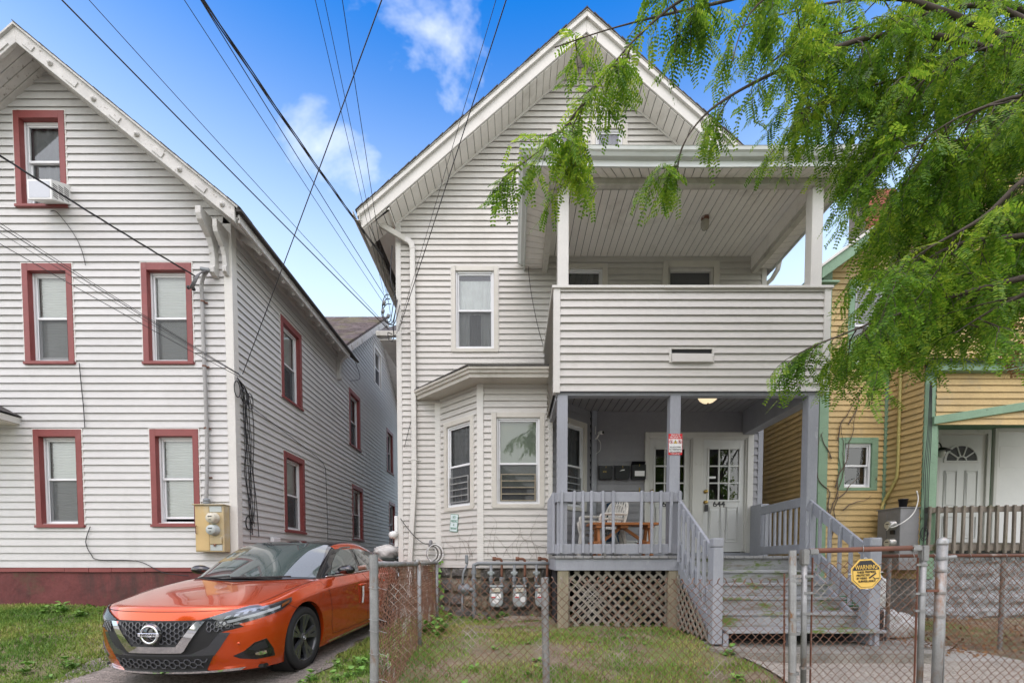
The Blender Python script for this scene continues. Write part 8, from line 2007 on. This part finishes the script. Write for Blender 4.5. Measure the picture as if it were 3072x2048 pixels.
# dead vine stems on the walls
M['vine'] = pmat('dry_vine', (.13, .10, .075), .9, .3, 20)
def vine(fr, lab, box, n, seed, r=.0022, wv=.024):
    rr = random.Random(seed); mb = MB()
    for i in range(n):
        u = rr.uniform(box[0], box[1]); v = box[2] + rr.uniform(0, .15); a = rr.uniform(.9, 2.2); pts = []
        for k in range(rr.randint(6, 16)):
            pts.append(fr(u, v, wv)); a += rr.gauss(0, .35); a = min(max(a, .1), 3.0); u += math.cos(a) * .06; v += math.sin(a) * .06
            if not (box[0] < u < box[1] and v < box[3]): break
        if len(pts) > 3: mb.tube(pts, [r * (1 - .6 * i_ / len(pts)) for i_ in range(len(pts))], 4, caps=False)
    tag(tag(mb.build('dead_vine', M['vine']), lab, 'vine'), kind='stuff')
vine(F2, 'dry brown vine stems on the lower siding of the bay front', (.05, 1.1, 1.14, 2.0), 16, 1); vine(F1, 'dry brown vine stems on the angled left side of the bay', (.08, 1.0, 1.14, 1.9), 12, 2)
vm_ = MB(); rv = random.Random(6)
for u_, v_, tilt, ln_ in ((5.60, 1.2, .04, 34), (5.66, 1.6, .10, 30), (5.58, 2.0, .02, 24), (5.70, 2.5, .22, 22), (5.72, 3.35, .16, 14), (5.9, 3.6, .5, 10), (5.75, 2.3, .9, 10), (5.62, 3.0, -.2, 8), (5.85, 2.1, 1.1, 9)):
    pts_ = []; a_ = math.pi / 2 - tilt
    for k_ in range(ln_):
        pts_.append(FY(u_, v_, .036)); a_ += rv.gauss(0, .28); a_ += (math.pi / 2 - tilt - a_) * .3; u_ += math.cos(a_) * .07; v_ += math.sin(a_) * .07
    vm_.tube(pts_, [.011 * (1 - .75 * i_ / ln_) for i_ in range(ln_)], 5, caps=False)
tag(tag(vm_.build('dead_vine', M['vine'], smooth=True), 'dark dead vine climbing beside the small window of the yellow house', 'vine'), kind='stuff')
# leaf litter at the right
LT = Leaves(); r5 = random.Random(9)
for i in range(900):
    x = r5.uniform(4.4, 7.5); y = r5.uniform(4.8, 7.2)
    LT.leaf(Vector((x, y, ground_z(x, y) + .045 + r5.random() * .03)), Vector((r5.gauss(0, 1), r5.gauss(0, 1), .1)), Vector((r5.gauss(0, .4), r5.gauss(0, .4), 1)), .05, r5, pairs=1, lw=.025, ll=.05)
tag(mk('leaf_litter', LT.mesh('leaf_litter', M['deadleaf']), None), 'brown dead leaf litter along the grey stone porch base', 'leaves', kind='stuff')
# loose stones by the foundation
def rock(x, y, s, lab, seed):
    bm = bmesh.new(); bmesh.ops.create_icosphere(bm, subdivisions=2, radius=1); rr = random.Random(seed)
    for v in bm.verts: v.co = Vector((v.co.x * s[0], v.co.y * s[1], v.co.z * s[2])) * rr.uniform(.85, 1.12) + Vector((x, y, gz(x, y) + s[2] * .4))
    me = bpy.data.meshes.new('stone'); bm.to_mesh(me); bm.free(); tag(mk('loose_stone', me, M['stonel']), lab, 'stone')
rock(.15, 6.95, (.42, .13, .05), 'flat mossy stone slab below the gas meters', 1); rock(-.55, 7.05, (.09, .07, .06), 'small tan stone beside the gas riser pipe', 2); rock(.10, 6.35, (.085, .04, .03), 'pale brick-like stone lying in the yard grass', 3)

# ================================================================== ACROSS THE STREET (seen in the window reflections)
M['street'] = pmat('pale_bounce_asphalt', (.27, .262, .25), .9, .15, 2, .5, 80, fine=.2)  # asphalt of the unseen street, lightened to bounce light onto the soffits
sheet('street', lambda y: (-40, 40), -8.5, -.6, M['street'], .02, 6, 6)
oh = thing('pale_house', 'pale house across the street, seen only as a reflection in the windows', 'house', (-3.0, -17, 0))
mb = MB(); mb.box((-6.5, -22, 0), (.5, -15, 6.0)); mb.build('wall', M['vinyl'], oh)
mb = MB(); mb.prism3([(-6.9, -14.6, 5.9), (.9, -14.6, 5.9), (-3.0, -14.6, 9.3)], (0, -7.8, 0)); mb.build('roof', M['shingle'], oh)
for x in (-5.2, -2.0):
    for z in (1.2, 3.8):
        mb = MB(); mb.box((x, -15.02, z), (x + .9, -14.96, z + 1.5)); wq = mb.build('window', M['trim'], oh); mb = MB(); mb.box((x + .1, -14.955, z + .1), (x + .8, -14.94, z + 1.4)); mb.build('pane', M['carglass'], wq)
for i, (x, y, h, lab) in enumerate(((4.5, -11, 8.5, 'broad street tree across the road behind the viewer'), (-9.5, -12, 9.0, 'tall street tree across the road, far left behind the viewer'), (10.5, -12, 8.0, 'street tree across the road, far right behind the viewer'))):
    tt = thing('street_tree', lab, 'tree', (x, y, 0), 'trees across the street')
    mb = MB(); mb.tube([(x, y, 0), (x, y, h * .35), (x + .2, y, h * .7)], [.25, .2, .08], 10); mb.build('trunk', M['bark'], tt, smooth=True)
    cl = Leaves(); rr = random.Random(i)
    for k in range(2600):
        v = Vector((rr.gauss(0, 1), rr.gauss(0, 1), rr.gauss(0, 1))); v = v.normalized() * (rr.random() ** .4); c = Vector((x, y, h * .65)) + Vector((v.x * 2.8, v.y * 2.6, v.z * h * .36))
        cl.leaf(c, Vector((rr.gauss(0, 1), rr.gauss(0, 1), rr.gauss(-.3, .6))), Vector((rr.gauss(0, .5), rr.gauss(0, .5), 1)), .3, rr, pairs=2, lw=.14, ll=.26)
    tag(mk('crown', cl.mesh('crown', lm), None, tt), kind='stuff')
# ================================================================== OVERHEAD WIRES
def cable(p, q, r, lab, drop=.12, grp='overhead wires', n=5, mat='wire'):
    mb = MB(); mb.tube(sag(p, q, drop, 26), r, n, caps=False); tag(mb.build('overhead_wire', M[mat], smooth=True), lab, 'wire', grp)
def twisted(p, q, r, lab, drop, turns, grp='overhead wires', spread=1.0):
    path = sag(p, q, drop, 140); t = thing('service_cable', lab, 'wire', tuple(q), grp)
    d = (Vector(q) - Vector(p)).normalized(); a = d.cross(Vector((0, 0, 1))).normalized(); b = a.cross(d)
    for k in range(3):
        mb = MB(); rr = r * spread
        mb.tube([c + a * (math.cos(i * .045 * turns + k * 2.094) * rr) + b * (math.sin(i * .045 * turns + k * 2.094) * rr) for i, c in enumerate(path)], r * .75, 5, caps=False); mb.build('strand', M['wire'], t, smooth=True)
cable((-7.36, -2.5, 8.23), (-2.13, 7.8, 5.15), 0.0074, 'thick black cable, leftmost of the overhead wires to the middle house', 0.1)
cable((-6.65, -2.5, 8.14), (-2.15, 7.8, 5.2), 0.0037, 'thin wire second from left among the overhead wires to the middle house', 0.1)
cable((-4.19, -2.5, 7.46), (-2.19, 7.8, 5.56), 0.0037, 'third overhead wire from the left running to the middle house', 0.1)
cable((-3.86, -2.5, 7.32), (-2.15, 7.8, 5.64), 0.0050, 'fourth overhead wire from the left running to the middle house', 0.1)
twisted((-3.31, -2.5, 6.1), (-2.19, 7.7, 6.3), .0085, 'thick twisted black service cable sweeping down to the middle house eave', .35, 4.5, spread=1.3)
cable((-0.91, -2.5, 7.08), (-2.21, 7.8, 5.77), 0.0031, 'thin steep overhead wire above the alley, left of a pair', 0.1)
cable((-0.79, -2.5, 7.26), (-2.15, 7.8, 5.67), 0.0031, 'thin steep overhead wire above the alley, right of a pair', 0.1)
cable((-0.53, -2.5, 8.33), (-2.06, 7.85, 5.08), 0.0037, 'steep overhead wire just right of the thin pair', 0.1)
cable((5.89, -2.5, 11.42), (-4.16, 6.98, 4.07), 0.0056, 'cable crossing the others down to the white house corner', 0.1)
cable((3.14, -2.5, 8.19), (-2.02, 7.9, 5.14), 0.0031, 'thinner left one of two wires crossing before the gable siding', 0.1)
cable((3.34, -2.5, 8.13), (-1.99, 7.9, 5.18), 0.0056, 'thicker right one of two wires crossing before the gable siding', 0.1)
twisted((-6.26, 3.29, 5.79), (-4.75, 6.9, 5.46), .007, 'twisted service cable dropping to the weatherhead of the white house', .06, 5)
cable((-6.81, 3.22, 5.72), (-4.21, 6.98, 4.07), 0.0037, 'topmost of four cables sloping across the white house front', 0.07)
cable((-6.81, 3.22, 5.66), (-4.21, 6.98, 4.06), 0.0050, 'second of four cables sloping across the white house front', 0.07)
cable((-6.82, 3.22, 5.54), (-4.2, 6.98, 4.05), 0.0031, 'third of four cables sloping across the white house front', 0.07)
cable((-6.84, 3.22, 5.35), (-4.2, 6.98, 4.02), 0.0043, 'lowest of four cables sloping across the white house front', 0.07)
# cable loops at the alley corner of the middle house
lp_ = thing('cable_loops', 'black cable drip loops with grey connectors at the corner of the middle house', 'cables', (-2.1, 7.8, 5.4))
for k, (cx_, cz_, rx_, rz__) in enumerate(((-2.12, 5.45, .12, .20), (-2.10, 5.40, .14, .17), (-2.14, 5.50, .09, .22), (-2.09, 5.02, .05, .07))):
    mb = MB(); mb.tube(smooth_path([(cx_ + rx_, 7.90, cz_ + rz__ * 1.3), (cx_ + rx_ * .9, 7.82, cz_ + rz__ * .3), (cx_ + rx_ * .4, 7.78, cz_ - rz__), (cx_ - rx_ * .6, 7.76, cz_ - rz__ * .8), (cx_ - rx_, 7.77, cz_ + .02 * k), (cx_ - rx_ * .5, 7.80, cz_ + rz__), (cx_, 7.85, cz_ + rz__ * 1.2)], 7), .0075, 6); mb.build('loop', M['wire'], lp_, smooth=True)
for x, z in ((-2.22, 5.44), (-2.13, 5.36), (-2.20, 5.58)):
    mb = MB(); mb.lathe([(.0, -.035), (.026, -.03), (.03, 0), (.026, .03), (0, .035)], (x, 7.77, z), (.3, 0, 1), 10); mb.build('connector', M['boxgrey'], lp_, smooth=True)
mb = MB(); mb.tube(smooth_path([(-2.08, 7.88, 6.6), (-2.10, 7.84, 6.0), (-2.02, 7.90, 5.7), (-2.06, 7.86, 5.3), (-2.06, 7.86, 5.06)], 6), .009, 6); mb.build('riser', M['wire'], lp_, smooth=True)
# bundle of cables down the white house corner
cbn = thing('cable_bundle', 'tangle of black cables running down the corner of the white house', 'cables', (CX + .1, 7.2, 1.4)); rc_ = random.Random(4)
for k in range(9):
    yy = 7.18 + .05 * (k % 5); pts = [(CX + .05, CY + .0, 4.05)]; z = 3.9; x = CX + .035
    while z > 1.45: pts.append((x + rc_.uniform(-.006, .014), yy + rc_.gauss(0, .035) + (4 - z) * .06, z)); z -= rc_.uniform(.35, .6)
    mb = MB(); mb.tube(smooth_path(pts, 5), rc_.choice((.004, .006, .007)), 5); mb.build('cable', M['wire'], cbn, smooth=True)
for k in range(3):
    mb = MB(); cz_ = 3.86 - .05 * k; mb.tube([(CX + .06 + .03 * k, CY - .02 + .075 * math.cos(a) + .12 * k, cz_ + .12 * math.sin(a)) for a in np.linspace(0, 6.283 * 1.9, 40)], .007, 6); mb.build('coil', M['wire'], cbn, smooth=True)
mb = MB(); mb.tube([(CX + .03, 7.30 + .07 * math.cos(a), 1.92 - .10 + .11 * math.sin(a)) for a in np.linspace(0, 6.283 * 2, 40)], .008, 6); mb.build('coil', M['wire'], cbn, smooth=True)
mb = MB(); mb.box((CX + .02, 7.95, 1.50), (CX + .08, 8.2, 1.62)); tag(mb.build('junction_box', M['vframe'], bevel=.006), 'small white junction box low on the white house side wall', 'box')
# thin cables pinned to walls
def wallwire(pts, r, lab, mat='wire'):
    mb = MB(); mb.tube(smooth_path(pts, 5), r, 5, caps=False); tag(mb.build('wall_cable', M[mat], smooth=True), lab, 'cable', 'cables pinned to walls')
yf = CY - .035
wallwire([(-7.05, yf, 6.52), (-6.95, yf, 6.50), (-6.72, yf, 6.20), (-6.60, yf, 5.95), (-6.55, yf, 5.72)], .005, 'thin dark cable curling below the attic window of the white house')
wallwire([(-6.70, yf, 4.25), (-6.68, yf, 3.9), (-6.66, yf, 3.6), (-6.65, yf, 3.27)], .006, 'thin dark cable running down between two left windows of the white house')
wallwire([(-6.62, yf, 1.74), (-6.70, yf, 1.5), (-6.62, yf, 1.30), (-6.50, yf, 1.22), (-5.9, yf, 1.20), (-5.5, yf, 1.02), (-5.1, yf, .97)], .006, 'dark cable drooping along the foot of the white house front')
wallwire([(CX + .035, 7.2, 3.75), (CX + .035, 9.2, 3.55), (CX + .035, 10.2, 3.4), (CX + .035, 10.35, 3.0), (CX + .035, 10.4, 1.6)], .005, 'thin cable along the side wall of the white house')
wallwire([(CX + .035, 12.4, 6.6), (CX + .05, 12.7, 6.3), (CX + .035, 12.0, 5.95)], .007, 'loose cable end curling on the rear gable of the white house')
wallwire([(-1.72, 7.93, 4.0), (-1.78, 7.93, 3.7), (-1.92, 7.95, 3.2)], .005, 'thin cable from the bay roof corner to the middle house corner')
wallwire([(.24, 7.93, 6.5), (.30, 7.93, 5.9), (.42, 7.93, 5.3), (.52, 7.93, 4.95)], .005, 'thin cable slanting down beside the balcony')
wallwire([(-2.0, 7.95, 1.95), (-1.8, 7.9, 1.7), (-1.6, 7.9, 1.52), (-1.46, 7.9, 1.5)], .007, 'dark cable swinging from the alley corner to the coil beside the bay')
cc = thing('cable_coil', 'coiled black and white cables hanging beside the bay corner board', 'cables', (-1.45, 7.88, 1.35))
for k in range(5):
    mb = MB(); mb.tube([(-1.45 + .02 * k + (.09 + .012 * k) * math.cos(a), 7.90 - .012 * k, 1.33 + (.12 + .01 * k) * math.sin(a)) for a in np.linspace(0, 6.283, 26)], .008, 6); mb.build('loop', M['wire' if k % 2 else 'whitep'], cc, smooth=True)
mb = MB(); mb.lathe([(.02, -.06), (.03, -.02), (.03, .05), (.015, .07), (0, .07)], (-1.46, 7.88, 1.50), (.2, 0, 1), 12); mb.build('clamp', M['boxgrey'], cc, smooth=True)
# cables on the yellow house
for k in range(4):
    wallwire([(6.76 + .01 * k, 7.36, 4.1), (6.74 + .02 * k, 7.35, 3.3), (6.70 + .03 * k, 7.35, 2.6), (6.74 + .015 * k, 7.35, 1.9), (6.72, 7.35, 1.3 + .05 * k)], .005, ('left', 'second', 'third', 'right')[k] + ' of four black cables beside the yellow house porch post')
mb = MB(); mb.tube([(6.72 + .06 * math.cos(a), 7.34 - .002 * a, 1.62 + .11 * math.sin(a) + .004 * a) for a in np.linspace(0, 6.283 * 2, 40)], .0045, 5); tag(mb.build('cable_coil', M['wire'], smooth=True), 'coil of black cable at the foot of the green porch post', 'cables')
